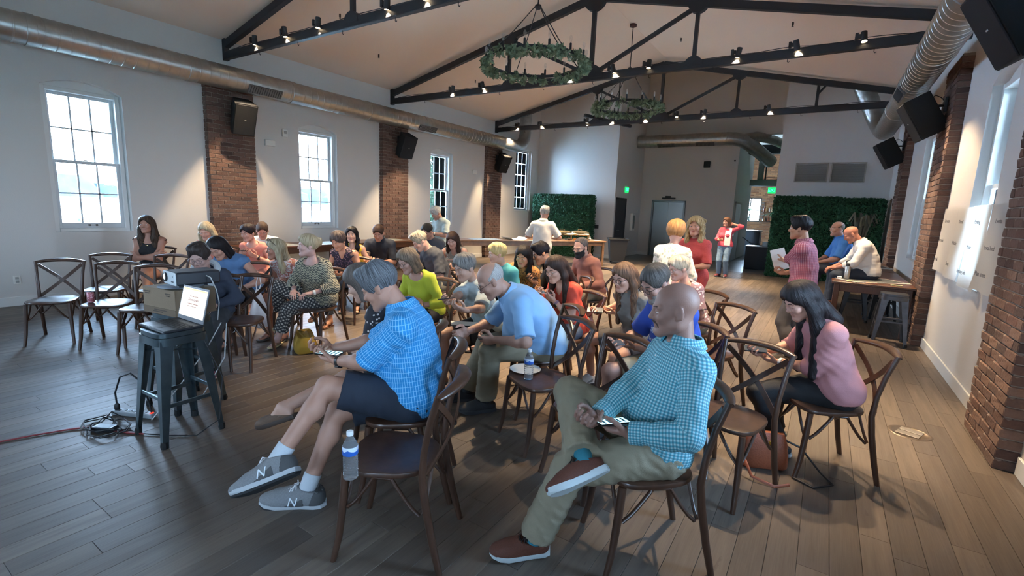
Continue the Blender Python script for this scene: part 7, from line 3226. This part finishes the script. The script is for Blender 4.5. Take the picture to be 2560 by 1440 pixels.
MSK = cast('MSK', 'man in brown button shirt wearing a black face mask and glasses',
           'cross-back chair under the man with the black face mask',
           face=244, sc=1.03, bw=1.1, belly=.5, skin='b58c78', hair='thin', hair_col='6a605a', glasses='6a6260', mask='17181b', beard='9a938c', look=(10, 18, 0), lean0=(2, 12), lid=.5,
           arms='lap', top=dict(mat=brick_shirt, sleeve=1.9, t=.017, collar=1), bottom=dict(mat=cloth('camo', '6a6250', vary=.4)), shoes=dict(kind='shoe', c1='3a322c', c2='5a524c'), **MID)
DRS = cast('DRS', 'brown-haired woman in sleeveless grey dappled dress, bare legs crossed, looking at a phone',
           'cross-back chair under the woman in the grey dappled dress',
           fem=1, face=294, sc=.97, skin='bf9684', hair='long', hair_col='3b2a24', hair_len=.17, look=(0, 26, 0), lean0=(4, 14), lid=.7, gaze=-35, arms='phone', legs='cross_r',
           top=dict(mat=dapple, sleeve=0, t=.014, neck='v', hem='dress', len=.7, name='dress'), shoes=dict(kind='sandal', c1='5a3a30', c2='6a4a3a'), **MID)
GMN = cast('GMN', 'grey-blond man in charcoal T-shirt with sunglasses pushed up, bowed over his lap',
           'cross-back chair under the man in the charcoal T-shirt',
           face=252, sc=1.03, bw=1.08, skin='b98f7c', hair='short', hair_col='8d7f6a', hair_col2='c4b8a0', look=(-8, 34, 6), lean0=(10, 26), lid=.8, gaze=-40, arms='phone', sunglasses=1,
           top=dict(mat=cloth('charcoal_tee', '33363e'), sleeve=.9, t=.016, flare=.02), bottom=dict(mat=khaki, len=.8), shoes=dict(kind='sneaker', c1='3a3c40', c2='b0b2b4', sock='c0c0c0'), **MID)
GLS = cast('GLS', 'dark-haired man with glasses in navy shirt, half hidden behind the grey-blond man',
           'cross-back chair under the half-hidden man with glasses',
           sc=1.04, bw=1.05, skin='a8806c', hair='crop', hair_col='2a2624', glasses='1c1a1a', look=(-6, 24, 0), lean0=(4, 14), lid=.7, gaze=-35, arms='phone',
           top=dict(mat=navy_t, sleeve=.9, t=.016), bottom=dict(mat=khaki), shoes=dict(kind='shoe', c1='3a322c', c2='5a524c'), **FAR)
ZIG = cast('ZIG', 'blonde woman in black and cream zigzag knit top and tile print trousers',
           'cross-back chair under the woman in the zigzag knit top',
           face=287, fem=1, sc=.94, bw=1.15, skin='b8948a', hair='updo', hair_col='a08a68', hair_col2='d4c4a4', look=(-40, 0, 0), lean0=(-2, 4), lid=.25, gaze=0, arms='lap', legs='cross_r',
           leg=dict(fr=(-.1, 1, -.3), fl=(-.2, 1, 0)),
           top=dict(mat=zigzag, sleeve=1.55, t=.022, neck='wide', flare=.02, hem=-.06), bottom=dict(mat=tile_print, len=1.72, t=.026, flare=.02, calf=False), shoes=dict(kind='sandal', c1='b08a5a', c2='c9b48a'), **MID)
CIR = cast('CIR', 'blonde woman with sunglasses on her head in white and coral ring print dress',
           'cross-back chair under the woman in the ring print dress',
           fem=1, face=290, sc=.96, skin='b07c66', hair='long', hair_col='a8946e', hair_col2='e0d4b8', hair_len=.20, look=(-42, 4, 0), lean0=(6, 16), lid=.35, gaze=-5, arms='clasp', sunglasses=1,
           top=dict(mat=ring_print, sleeve=0, t=.014, neck='v', hem='dress', len=.75, name='dress'), shoes=dict(kind='sandal', c1='8a8a8c', c2='5a544e'), **MID)
PUR = cast('PUR', 'short dark-haired woman in sleeveless purple speckled top and dark trousers',
           'cross-back chair under the woman in the purple speckled top',
           fem=1, face=294, sc=.97, bw=1.05, skin='bf8c70', hair='pixie', hair_col='3e3230', hair_col2='6a5c58', hair_th=.02, look=(-6, 28, 0), lean0=(4, 14), lid=.75, gaze=-38, arms='phone', legs='cross_l',
           top=dict(mat=purple_print, sleeve=0, t=.015, neck='v', hem=-.05), bottom=dict(mat=cloth('slate', '39424e'), len=1.8), shoes=dict(kind='sandal', c1='5a3a30', c2='6a4a3a'), **MID)
YEL = cast('YEL', 'black-haired woman in yellow sleeveless top, smiling towards the camera',
           'cross-back chair under the woman in the yellow top',
           face=312, fem=1, sc=.98, skin='c4957c', hair='long', hair_col='17151a', hair_len=.24, look=(0, 0, 0), lean0=(2, 6), lid=.2, gaze=0, lips='9c4038', arms='lap',
           top=dict(mat=yellow, sleeve=0, t=.013, neck='v'), bottom=dict(mat=black_c), shoes=dict(kind='sandal', c1='2a2a2c', c2='4a4642'), **FAR)
NAV = cast('NAV', 'brown-haired man in dark navy button shirt looking down at a phone, before the brick pillar',
           'cross-back chair under the man in the dark navy shirt',
           face=308, sc=1.03, bw=1.05, skin='bb8d78', hair='crop', hair_col='3f2d24', look=(0, 30, 0), lean0=(2, 16), lid=.8, gaze=-40, arms='phone',
           arm=dict(R=(.16, .34, .16), L=(-.03, .33, .14)), top=dict(mat=navy_t, sleeve=.92, t=.016, collar=1, flare=.02), bottom=dict(mat=cloth('stone', '8d8a80')), shoes=dict(kind='shoe', c1='3a322c', c2='5a524c'), **FAR)
COR = cast('COR', 'dark-haired woman in salmon pink top holding a phone up in front of her',
           'cross-back chair under the woman in the salmon pink top',
           face=300, fem=1, sc=.99, bw=1.05, skin='c48e7a', hair='updo', hair_col='2c2124', look=(-10, 14, 0), lean0=(3, 10), lid=.6, gaze=-25, arms='phone_high',
           arm=dict(R=(.06, .30, .30), L=(-.12, .28, .28)), top=dict(mat=salmon, sleeve=.12, t=.013, neck='wide'), bottom=dict(mat=cloth('rose_skirt', 'b98a80'), len=.95), shoes=dict(kind='sandal', c1='5a3a30', c2='6a4a3a'), **MID)
MNW = cast('MNW', 'short-haired man in white shirt turned away behind the woman in salmon pink',
           'cross-back chair under the man in the white shirt by the pillar',
           face=320, sc=1.0, skin='b98a76', hair='crop', hair_col='4a3a30', look=(10, 30, 0), lean0=(8, 20), arms='lap', lid=.7,
           top=dict(mat=white_c, sleeve=.9, t=.015), bottom=dict(mat=navy_s), shoes=dict(kind='shoe', c1='3a322c', c2='5a524c'), **FAR)
BLO = cast('BLO', 'long blonde-haired woman in peach top, looking down, before the first brick pillar',
           'cross-back chair under the blonde woman in peach',
           fem=1, face=312, sc=.99, skin='cf9c86', hair='wavy', hair_col='b09a74', hair_col2='e6d8b8', hair_len=.32, look=(0, 22, 0), lean0=(3, 10), lid=.7, gaze=-35, arms='phone',
           top=dict(mat=salmon, sleeve=0, t=.013, neck='v'), bottom=dict(mat=denim), shoes=dict(kind='sandal', c1='5a3a30', c2='6a4a3a'), **MID)
BLU = cast('BLU', 'dark-haired woman in sleeveless steel blue top, bent far forward over her lap',
           'cross-back chair under the woman in the steel blue top',
           face=292, fem=1, sc=1.0, bw=1.08, skin='b98c78', hair='bob', hair_col='221f22', hair_len=.15, look=(8, 34, 8), lean0=(10, 26), lid=.8, gaze=-40, arms='lap',
           arm=dict(L=(-.20, .34, .08), R=(.12, .34, .10)),
           top=dict(mat=steel_blue, sleeve=.1, t=.014), bottom=dict(mat=black_c, len=.8), shoes=dict(kind='sandal', c1='8a8a8c', c2='5a544e'), **MID)
HOO = cast('HOO', 'short-haired person with glasses in dark hooded jacket, bowed behind the projector',
           'cross-back chair behind the projector under the person in the hooded jacket',
           face=318, fem=1, sc=.87, skin='a98a80', hair='short', hair_col='3a3230', glasses='4a4a50', look=(-6, 20, 4), lean0=(2, 8), lid=.8, gaze=-40, arms='lap', hood=1,
           top=dict(mat=hoodie, sleeve=2.0, t=.020, neck='v'), bottom=dict(mat=cloth('charcoal', '34363b')), shoes=dict(kind='sneaker', c1='7a4a6a', c2='c9c9c9'), **MID)
TNK = cast('TNK', 'long brown-haired woman in black tank top, arms folded, legs crossed, by the left wall',
           'cross-back chair under the woman in the black tank top',
           face=318, fem=1, sc=1.0, bw=.95, skin='a87c68', hair='wavy', hair_col='33271f', hair_col2='5c4a3c', hair_len=.30, look=(-2, 0, 0), lean0=(-2, 4), lid=.25, gaze=0, arms='crossed', legs='cross_r',
           top=dict(mat=black_c, sleeve=0, t=.012, neck='scoop'), bottom=dict(mat=cloth('pale_short', 'a89c98'), len=.5), shoes=dict(kind='sandal', c1='5a3a30', c2='6a4a3a'), necklace=1, **MID)

# ---------------------------------------------------------------- standing and perched people
GP = cast('GP', 'white-haired man in pale grey polo shirt standing by the third left window',
          face=262, sit=0, sc=.965, bw=1.05, belly=.4, skin='a87f6b', hair='short', hair_col='b0aca4', hair_col2='d8d4cc', look=(-10, 32, 0), lean0=(0, 8), lid=.8, gaze=-40, arms='phone',
          arm=dict(R=(.02, .33, .22), L=(-.10, .33, .22)), top=dict(mat=pale_grey, sleeve=.9, collar=1, t=.016, flare=.02), bottom=dict(mat=black_c, belt=1), shoes=dict(kind='shoe', c1='2b2c2f', c2='3a3b3e'), **MID)
WP = cast('WP', 'white-haired man in white polo shirt standing with his back turned at the buffet',
          face=110, sit=0, sc=.985, bw=1.05, skin='b08470', hair='short', hair_col='9a9690', hair_col2='c9c6c0', look=(-14, 10, 0), lean0=(2, 8), arms='phone',
          arm=dict(R=(.2, .28, .18), L=(-.18, .3, .18)), top=dict(mat=white_polo, sleeve=.9, collar=1, t=.016, flare=.02), bottom=dict(mat=khaki), shoes=dict(kind='shoe', c1='3a322c', c2='5a524c'), **MID)
GIN = cast('GIN', 'ginger-haired woman in white leaf print cardigan standing with her back half turned',
           face=80, sit=0, fem=1, sc=.935, skin='c09480', hair='pixie', hair_col='a8703f', hair_col2='d2a06a', hair_th=.028, look=(12, 2, 0), lean0=(2, 6), arms='clasp',
           top=dict(mat=leaf_print, sleeve=1.9, t=.020, hem=-.22, flare=.01), bottom=dict(mat=khaki), shoes=dict(kind='shoe', c1='5a524c', c2='8a827c'), **MID)
CD = cast('CD', 'smiling woman with curly blonde hair standing in a coral lace dress',
          face=262, sit=0, fem=1, sc=.95, skin='c6957e', hair='curly', hair_col='a8885a', hair_col2='dcc090', hair_len=.17, hair_th=.018, look=(4, 0, 0), lean0=(0, 2), lid=.2, gaze=0, lips='b05a54', arms='clasp', smile=1,
          top=dict(mat=coral, sleeve=.95, t=.014, hem='dress', len=.98, name='dress', wr=.0015), shoes=dict(kind='sandal', c1='8a6a58', c2='b09a84'), **MID)
PK = cast('PK', 'far woman in bright pink top and blue jeans, hand behind her neck',
          face=262, sit=0, fem=1, sc=.945, skin='bf8a74', hair='bob', hair_col='6a4a38', look=(-20, 4, 0), lean0=(0, 2), lid=.3, arms='phone',
          arm=dict(R=(.06, .30, .16), L=(-.16, .02, .62), pl=(-1, .1, .3), nl=(0, 1, 0), fl=(1, -.3, .2), hl='relax'), top=dict(mat=pink_top, sleeve=1.4, t=.014, hem=-.02), bottom=dict(mat=cloth('jeans_blue', '6a8298'), flare=.02),
          shoes=dict(kind='sneaker', c1='6a2a30', c2='d8d8d8'), **FAR)
PL = cast('PL', 'black-haired man in plum plaid shirt standing on the right, holding a white sheet of paper',
          face=172, sit=0, sc=.985, skin='b08468', hair='short', hair_col='17151a', hair_th=.016, look=(2, 4, 0), lean0=(2, 8), lid=.3, arms='phone',
          arm=dict(R=(.22, .22, .12), hl='hold'), top=dict(mat=plum_plaid, sleeve=1.45, t=.017, collar=1, flare=.012), bottom=dict(mat=cloth('grey_jeans', '5d5a5c'), t=.016), shoes=dict(kind='shoe', c1='3a322c', c2='5a524c'), **MID)
WT_ = cast('WT', 'bald man in white shirt and dark jeans sitting on the right wall table, bent forward',
           face=188, sc=1.02, seat=.765, bw=1.1, belly=.3, skin='b07a66', hair='bald', brow='8a6a5a', look=(0, 36, 0), lean0=(14, 34), lid=.8, gaze=-40, arms='lap', arm=dict(R=(.1, .44, .06), L=(-.1, .44, .06)),
           leg=dict(R=(.1, .46, .38), L=(-.1, .46, .38)), legs='sit', top=dict(mat=cloth('white_shirt', 'dcdad6', vary=.04), sleeve=1.55, t=.018, collar=1), bottom=dict(mat=cloth('dark_jean', '2c3646'), t=.018), shoes=dict(kind='shoe', c1='2b2c2f', c2='3a3b3e'), **MID)
BT = cast('BT', 'grey-goateed man with glasses in azure polo shirt sitting on the right wall table',
          face=195, sc=1.03, seat=.765, bw=1.1, belly=.7, skin='a87f6c', hair='ring', hair_col='7a6a5e', glasses='c8ccd0', moustache='c0bcb4', goatee=1, look=(14, 4, 0), lean0=(2, 10), lid=.3, arms='lap', arm=dict(R=(.1, .40, .08), L=(-.1, .40, .08)),
          leg=dict(R=(.1, .46, .38), L=(-.1, .46, .38)), top=dict(mat=azure, sleeve=.95, t=.017, collar=1, flare=.02), bottom=dict(mat=cloth('dark_jean', '2c3646'), t=.018), shoes=dict(kind='shoe', c1='2b2c2f', c2='3a3b3e'), **MID)

# ---------------------------------------------------------------- things held, worn or laid down
phone_in(A, 'L', 'phone with lit blue screen held by the man in the bright blue checked shirt', True)
phone_in(C, 'L', 'phone with pale screen held by the bald man in teal gingham', True)
phone_in(B, 'L', 'black phone held low by the man in the light blue polo')
phone_in(TEE, 'R', 'black phone held up by the woman in the tie-dye T-shirt')
phone_in(RED, 'R', 'rose-cased phone held up by the woman in the red blouse', case=mat('rose_case', 'c9a098', .4), between=True)
phone_in(D, 'R', 'phone with dark screen held by the man in the royal blue T-shirt')
phone_in(POLO, 'R', 'black phone held by the woman in the grey polo shirt')
phone_in(PIN, 'R', 'black phone held by the woman in the dusty pink blouse')
phone_in(BLK, 'R', 'black phone held out by the man in the black shirt')
phone_in(DRS, 'R', 'black phone held by the woman in the grey dappled dress')
phone_in(NAV, 'R', 'black phone held by the man in the dark navy shirt')
phone_in(COR, 'R', 'black phone held up by the woman in salmon pink')
phone_in(PUR, 'R', 'pale-edged phone held by the woman in the purple speckled top', case=mat('pale_case', 'c9c9c4', .4))
phone_in(GP, 'R', 'small black phone in the hands of the man in the pale grey polo')
phone_in(ZIG, 'R', 'white phone on the lap of the woman in the zigzag knit top', case=mat('pale_case', 'c9c9c4', .4), off=(0, .07, -.02))
for s_, k, c in ((ZIG, 'L', 'd8d8d4'), (PIN, 'L', 'd8d8d8'), (GP, 'L', 'd8d0b8'), (RED, 'L', '7a5a6a'), (A, 'L', '2a2624'), (COR, 'L', '1b1b1d')):
    watch_on(s_, k, c)


# paper held by the man in plaid, paper on the lap of the woman in tie-dye
def flat_sheet(loc, R, w, h_, label, name='paper_sheet', fold=.0):
    b = MB()
    b.box((0, 0, 0), (w, h_, .0016))
    if fold:
        b.box((0, 0, .002), (w * .98, h_ * .98, .0014))
    o = tag(b.build(name, m_paper, None, smooth=0), label, 'paper')
    o.matrix_world = Matrix.Translation(loc) @ Matrix([list(map(float, r)) for r in R]).to_4x4()
    return o


p = hand_world(PL, 'L', (0, .08, -.03))
Rp = np.array(root_matrix(PL).to_3x3()) @ frame_from((0, .35, 1), (-.9, -.3, .1))
flat_sheet(p + Vector((-.02, -.02, -.02)), Rp, .16, .26, 'white sheet of paper held by the man in the plum plaid shirt', fold=1)
J = TEE['_J']
kn = (J['hL'] + J['KL']) / 2 + nv(.03, .06, .105)
flat_sheet(root_matrix(TEE) @ Vector(list(map(float, kn))), np.array(root_matrix(TEE).to_3x3()) @ frame_from((.5, 1, .05), (0, -.15, 1)), .20, .28, 'folded white papers on the lap of the woman in the tie-dye T-shirt', fold=1)

# cloth over the shoulder of the far woman in pink
J = PK['_J']
q = [J['SL'] * .55 + J['N'] * .45 + nv(0, y, z) for y, z in ((-.10, -.16), (-.085, -.02), (-.02, .055), (.06, .035), (.115, -.10), (.125, -.26), (.125, -.42))]
b = MB()
b.band([root_matrix(PK) @ Vector(list(map(float, v))) for v in q], .15, .014, (0, -.6, .5))
tag(b.build('towel', white_c, smooth=60), 'cream cloth hanging over the shoulder of the far woman in pink', 'towel')


# sunglasses pushed up into the hair
for s_ in (GMN, CIR):
    J = s_['_J']
    o = put('sunglasses', glasses_mesh('1a1816', .0022, hh=.019), s_['_root'])
    o.matrix_local = m4(J['HR'] @ rx(math.radians(50)), J['H'] + J['HR'] @ nv(0, .004, .034), J['hs'] * 1.10)
    b = MB()
    for sg in (-1, 1):
        b.lathe([(.0001, 0), (.022, 0), (.022, .001), (.0001, .002)], 14, (sg * .0315, .106, .001), RX @ rx(0) if False else np.array([[1, 0, 0], [0, 0, 1], [0, -1, 0]]))
    b.build('dark_lenses', mat('sun_lens', '201d1c', .1), o, smooth=0)
# necklace
J = TNK['_J']
b = MB()
pts = []
for k in range(21):
    a = math.pi * (-.05 + 1.1 * k / 20)
    pts.append(J['N'] + J['right'] * math.cos(a) * .068 + J['fwd1'] * (.055 + .052 * math.sin(a)) - J['up1'] * (.105 * math.sin(a) - .01))
b.tube(pts, .0016, 5)
b.lathe([(.0001, -.003), (.010, 0), (.0001, .003)], 12, pts[10], np.array([[1, 0, 0], [0, 0, 1], [0, -1, 0]]))
b.build('necklace', mat('gold', 'c9a860', .25, metal=.9), TNK['_root'])
# hood lining of the jacket
J = HOO['_J']
b = MB()
pts = []
for k in range(17):
    a = math.pi * (-.32 + 1.64 * k / 16)
    pts.append(J['N'] - J['right'] * math.cos(a) * -.098 - J['fwd1'] * (math.sin(a) * .085 - .015) + J['up1'] * (.035 + .03 * math.sin(a)))
pts = [pts[0] + J['fwd1'] * .06 - J['up1'] * .13] + pts + [pts[-1] + J['fwd1'] * .06 - J['up1'] * .13]
b.tube(pts, [.018] + [.030] * 17 + [.018], 10)
b.build('hood', cloth('hood_lining', 'a9b2b8'), HOO['_root'])


# lettering on the sneakers of the man in the front row
def letter_mesh(flip):
    me = text_mesh('N', .050, .0012, mat('shoe_letter', 'd6dde2', .4), 'letter')
    n = len(me.vertices)
    co = np.empty(n * 3)
    me.vertices.foreach_get('co', co)
    co = co.reshape(-1, 3)
    x, y, z = co[:, 0] + co[:, 1] * .25, co[:, 1], co[:, 2]
    co2 = np.stack([z, (-x if flip else x), y], 1)
    me.vertices.foreach_set('co', co2.ravel())
    me.update()
    return me


for o, k in A['_shoes']:
    for sg in (-1, 1):
        flip = (sg < 0) != (k == 'L')
        l_ = put('letter', letter_mesh(flip), o, (sg * .0462, .046, -.035))
        l_.rotation_euler = (0, sg * math.radians(-9), 0)


# water bottles, plate, can, bags
m_water = mat('clear_bottle', 'eef4f8', .05, trans=.88, ior=1.12)


def water_bottle(x, y, z, label):
    root = empty('water_bottle', (x, y, z), 0, label, 'bottle')
    pr = [(.0001, .004), (.022, .0), (.031, .006), (.032, .02)]
    for k in range(7):
        zz = .026 + k * .0125
        pr += [(.032, zz), (.0295, zz + .006), (.032, zz + .0115)]
    pr += [(.0325, .118), (.0325, .150), (.030, .160), (.021, .182), (.0125, .196), (.0125, .208), (.0001, .208)]
    MB().lathe(pr, 22).build('bottle_body', m_water, root)
    MB().lathe([(.0331, .116), (.0333, .118), (.0333, .152), (.0331, .154)], 22).build('paper_label', label_m, root)
    MB().lathe([(.0145, .200), (.0150, .203), (.0150, .217), (.013, .219), (.0001, .219)], 18).build('cap', mat('bottle_cap', 'd4dade', .4), root)
    return root


N_ = NB('bottle_label')
_o, _x, _y, _z = N_.obj()
_mt = N_.math('LESS_THAN', _z, N_.math('MULTIPLY_ADD', N_.math('ABSOLUTE', N_.math('SUBTRACT', N_.math('FRACT', N_.math('MULTIPLY', _x, 28.0)), .5)), -.022, .143))
label_m = N_.done(N_.mix(_mt, 'c9d8ea', '2a5cb0'), .4)
water_bottle(-1.60, 1.255, .463, 'water bottle standing on the empty chair in the nearest row')
water_bottle(-1.63, 2.80, .463, 'water bottle beside the white plate on the chair behind the bald man')
pl_ = empty('paper_plate', (-1.745, 2.945, .464), 0, 'white round plate on the empty chair beside a water bottle', 'plate')
MB().lathe([(.0001, .0), (.075, .0), (.110, .010), (.116, .013), (.078, .005), (.0001, .004)], 30).build('dish', mat('plate_white', 'd9d8d2', .4), pl_)
cn = empty('soda_can', (-6.53, 1.80, .466), 0, 'pink and red drinks can on an empty chair at the left', 'can')
N_ = NB('can_print')
_o, _x, _y, _z = N_.obj()
N_.done(N_.mix(N_.math('GREATER_THAN', N_.noise(_o, 45, 2), .5), '8d4a52', 'b98a90'), .35)
N_.b.inputs['Metallic'].default_value = .4
MB().lathe([(.024, 0), (.033, .008), (.033, .108), (.027, .119)], 20).build('can_body', N_.m, cn)
MB().lathe([(.027, .119), (.025, .121), (.024, .117), (.0001, .117)], 20).build('can_top', mat('can_alu', 'b5b5b5', .3, metal=.9), cn)

m_leather = mat('tan_leather', '8a4a30', .5, bump=.25, scale=90, vary=.12)


def purse(x, y, rz, label, m, w=.30, h_=.24, d=.14):
    root = empty('handbag', (x, y, 0), rz, label, 'bag')
    b = MB()
    vs = []
    n = 20
    for z, g, gd in ((.004, .92, .9), (.02, 1, 1), (.10, .98, .95), (.18, .9, .7), (h_ - .01, .8, .35), (h_, .76, .28)):
        for k in range(n):
            a = 2 * math.pi * k / n
            vs.append((w / 2 * g * math.copysign(abs(math.cos(a)) ** .5, math.cos(a)), d / 2 * gd * math.copysign(abs(math.sin(a)) ** .5, math.sin(a)), z + .004 * math.sin(3 * a)))
    fs = []
    for i in range(5):
        for k in range(n):
            fs.append((i * n + k, i * n + (k + 1) % n, i * n + n + (k + 1) % n, i * n + n + k))
    fs += [tuple(range(n))[::-1], tuple(range(5 * n, 6 * n))]
    b.add(vs, fs)
    b.build('bag_body', m, root, smooth=60)
    return root


pu = purse(-.17, 3.48, math.radians(25), 'tan leather handbag with brass clasp on the floor behind the empty front chair', m_leather)
MB().box((.03, -.052, .185), (.05, .012, .034), bev=.004).build('clasp', mat('brass', 'c9a048', .25, metal=.95), pu, smooth=0)
MB().tube([(-.13, 0, .2), (-.18, -.10, .14), (-.14, -.22, .03), (-.02, -.28, .008), (.08, -.24, .008)], .010, 6, flat=(1, .35)).build('leather_strap', m_leather, pu)
b = MB()
b.tube([(.11, 0, .2), (.22, -.02, .16), (.34, -.06, .02), (.36, -.18, .006), (.22, -.24, .006), (.14, -.14, .01)], .007, 6)
b.build('shoulder_strap', mat('strap_black', '1f1d1e', .5), pu)
yb = purse(-4.72, 3.12, math.radians(-30), 'mustard yellow slouchy bag on the floor beside the woman in zigzag knit', cloth('mustard', 'a8842c'), .46, .17, .24)
MB().tube([(-.12, 0, .16), (-.06, -.05, .20), (.06, -.05, .205), (.12, 0, .16)], .011, 6).build('handle', cloth('mustard_dark', '7a5e20'), yb)
pb_ = empty('plastic_bag', (-5.13, 2.84, 0), .4, 'pale plastic carrier bag hanging behind the chair by the projector', 'bag')
b = MB()
vs = []
n = 16
for z, r_ in ((.22, .02), (.25, .10), (.36, .12), (.48, .085), (.58, .05), (.66, .02)):
    for k in range(n):
        a = 2 * math.pi * k / n
        vs.append((r_ * math.cos(a) * (1 + .12 * math.sin(5 * a)), r_ * .55 * math.sin(a) * (1 + .12 * math.cos(4 * a)), z))
fs = []
for i in range(5):
    for k in range(n):
        fs.append((i * n + k, i * n + (k + 1) % n, i * n + n + (k + 1) % n, i * n + n + k))
fs += [tuple(range(n))[::-1], tuple(range(5 * n, 6 * n))]
b.add(vs, fs)
b.build('bag_body', mat('bag_film', 'c4b8b4', .35), pb_, smooth=70)
for sx in (-1, 1):
    MB().tube([(sx * .012, 0, .64), (sx * .03, .02, .72), (sx * .01, .03, .80)], .006, 6, flat=(1, .4)).build('handle', mat('bag_film', 'c4b8b4', .35), pb_)

# ---------------------------------------------------------------- empty chairs
chair(-1.62, 1.53, 206, 'empty cross-back chair nearest the camera with a water bottle on its seat')
chair(-1.57, 2.88, 240, 'empty cross-back chair holding a white plate and water bottle')
chair(-1.06, 2.62, 246, 'empty cross-back chair directly behind the right knee of the bald man')
chair(-.36, 3.05, 250, 'empty cross-back chair in front of the woman in dusty pink')
chair(-.75, 4.42, 236, 'empty cross-back chair in the aisle behind the man in royal blue')
chair(-7.02, 1.62, 328, 'empty cross-back chair farthest left, nearest the left wall')
chair(-7.42, 2.20, 326, 'empty cross-back chair behind the chair with the drinks can')
chair(-6.45, 1.93, 320, 'empty cross-back chair with a drinks can on its seat')
chair(-5.95, 2.10, 316, 'empty cross-back chair half hidden behind the cardboard box')
chair(-6.95, 2.62, 308, 'empty cross-back chair before the woman in the black tank top, right of her')
chair(-4.72, 2.42, 304, 'empty cross-back chair right of the projector with a bag behind it')
chair(-2.92, 2.58, 250, 'empty cross-back chair beyond the woman with the woven loafers')
chair(-6.35, 4.75, 290, 'empty cross-back chair behind the woman in the ring print dress')
chair(-5.75, 5.35, 290, 'empty cross-back chair before the man in dark navy')
chair(-3.75, 4.35, 262, 'empty cross-back chair before the woman in the grey dappled dress')
chair(-6.75, 5.15, 285, 'empty cross-back chair left of the woman in yellow')
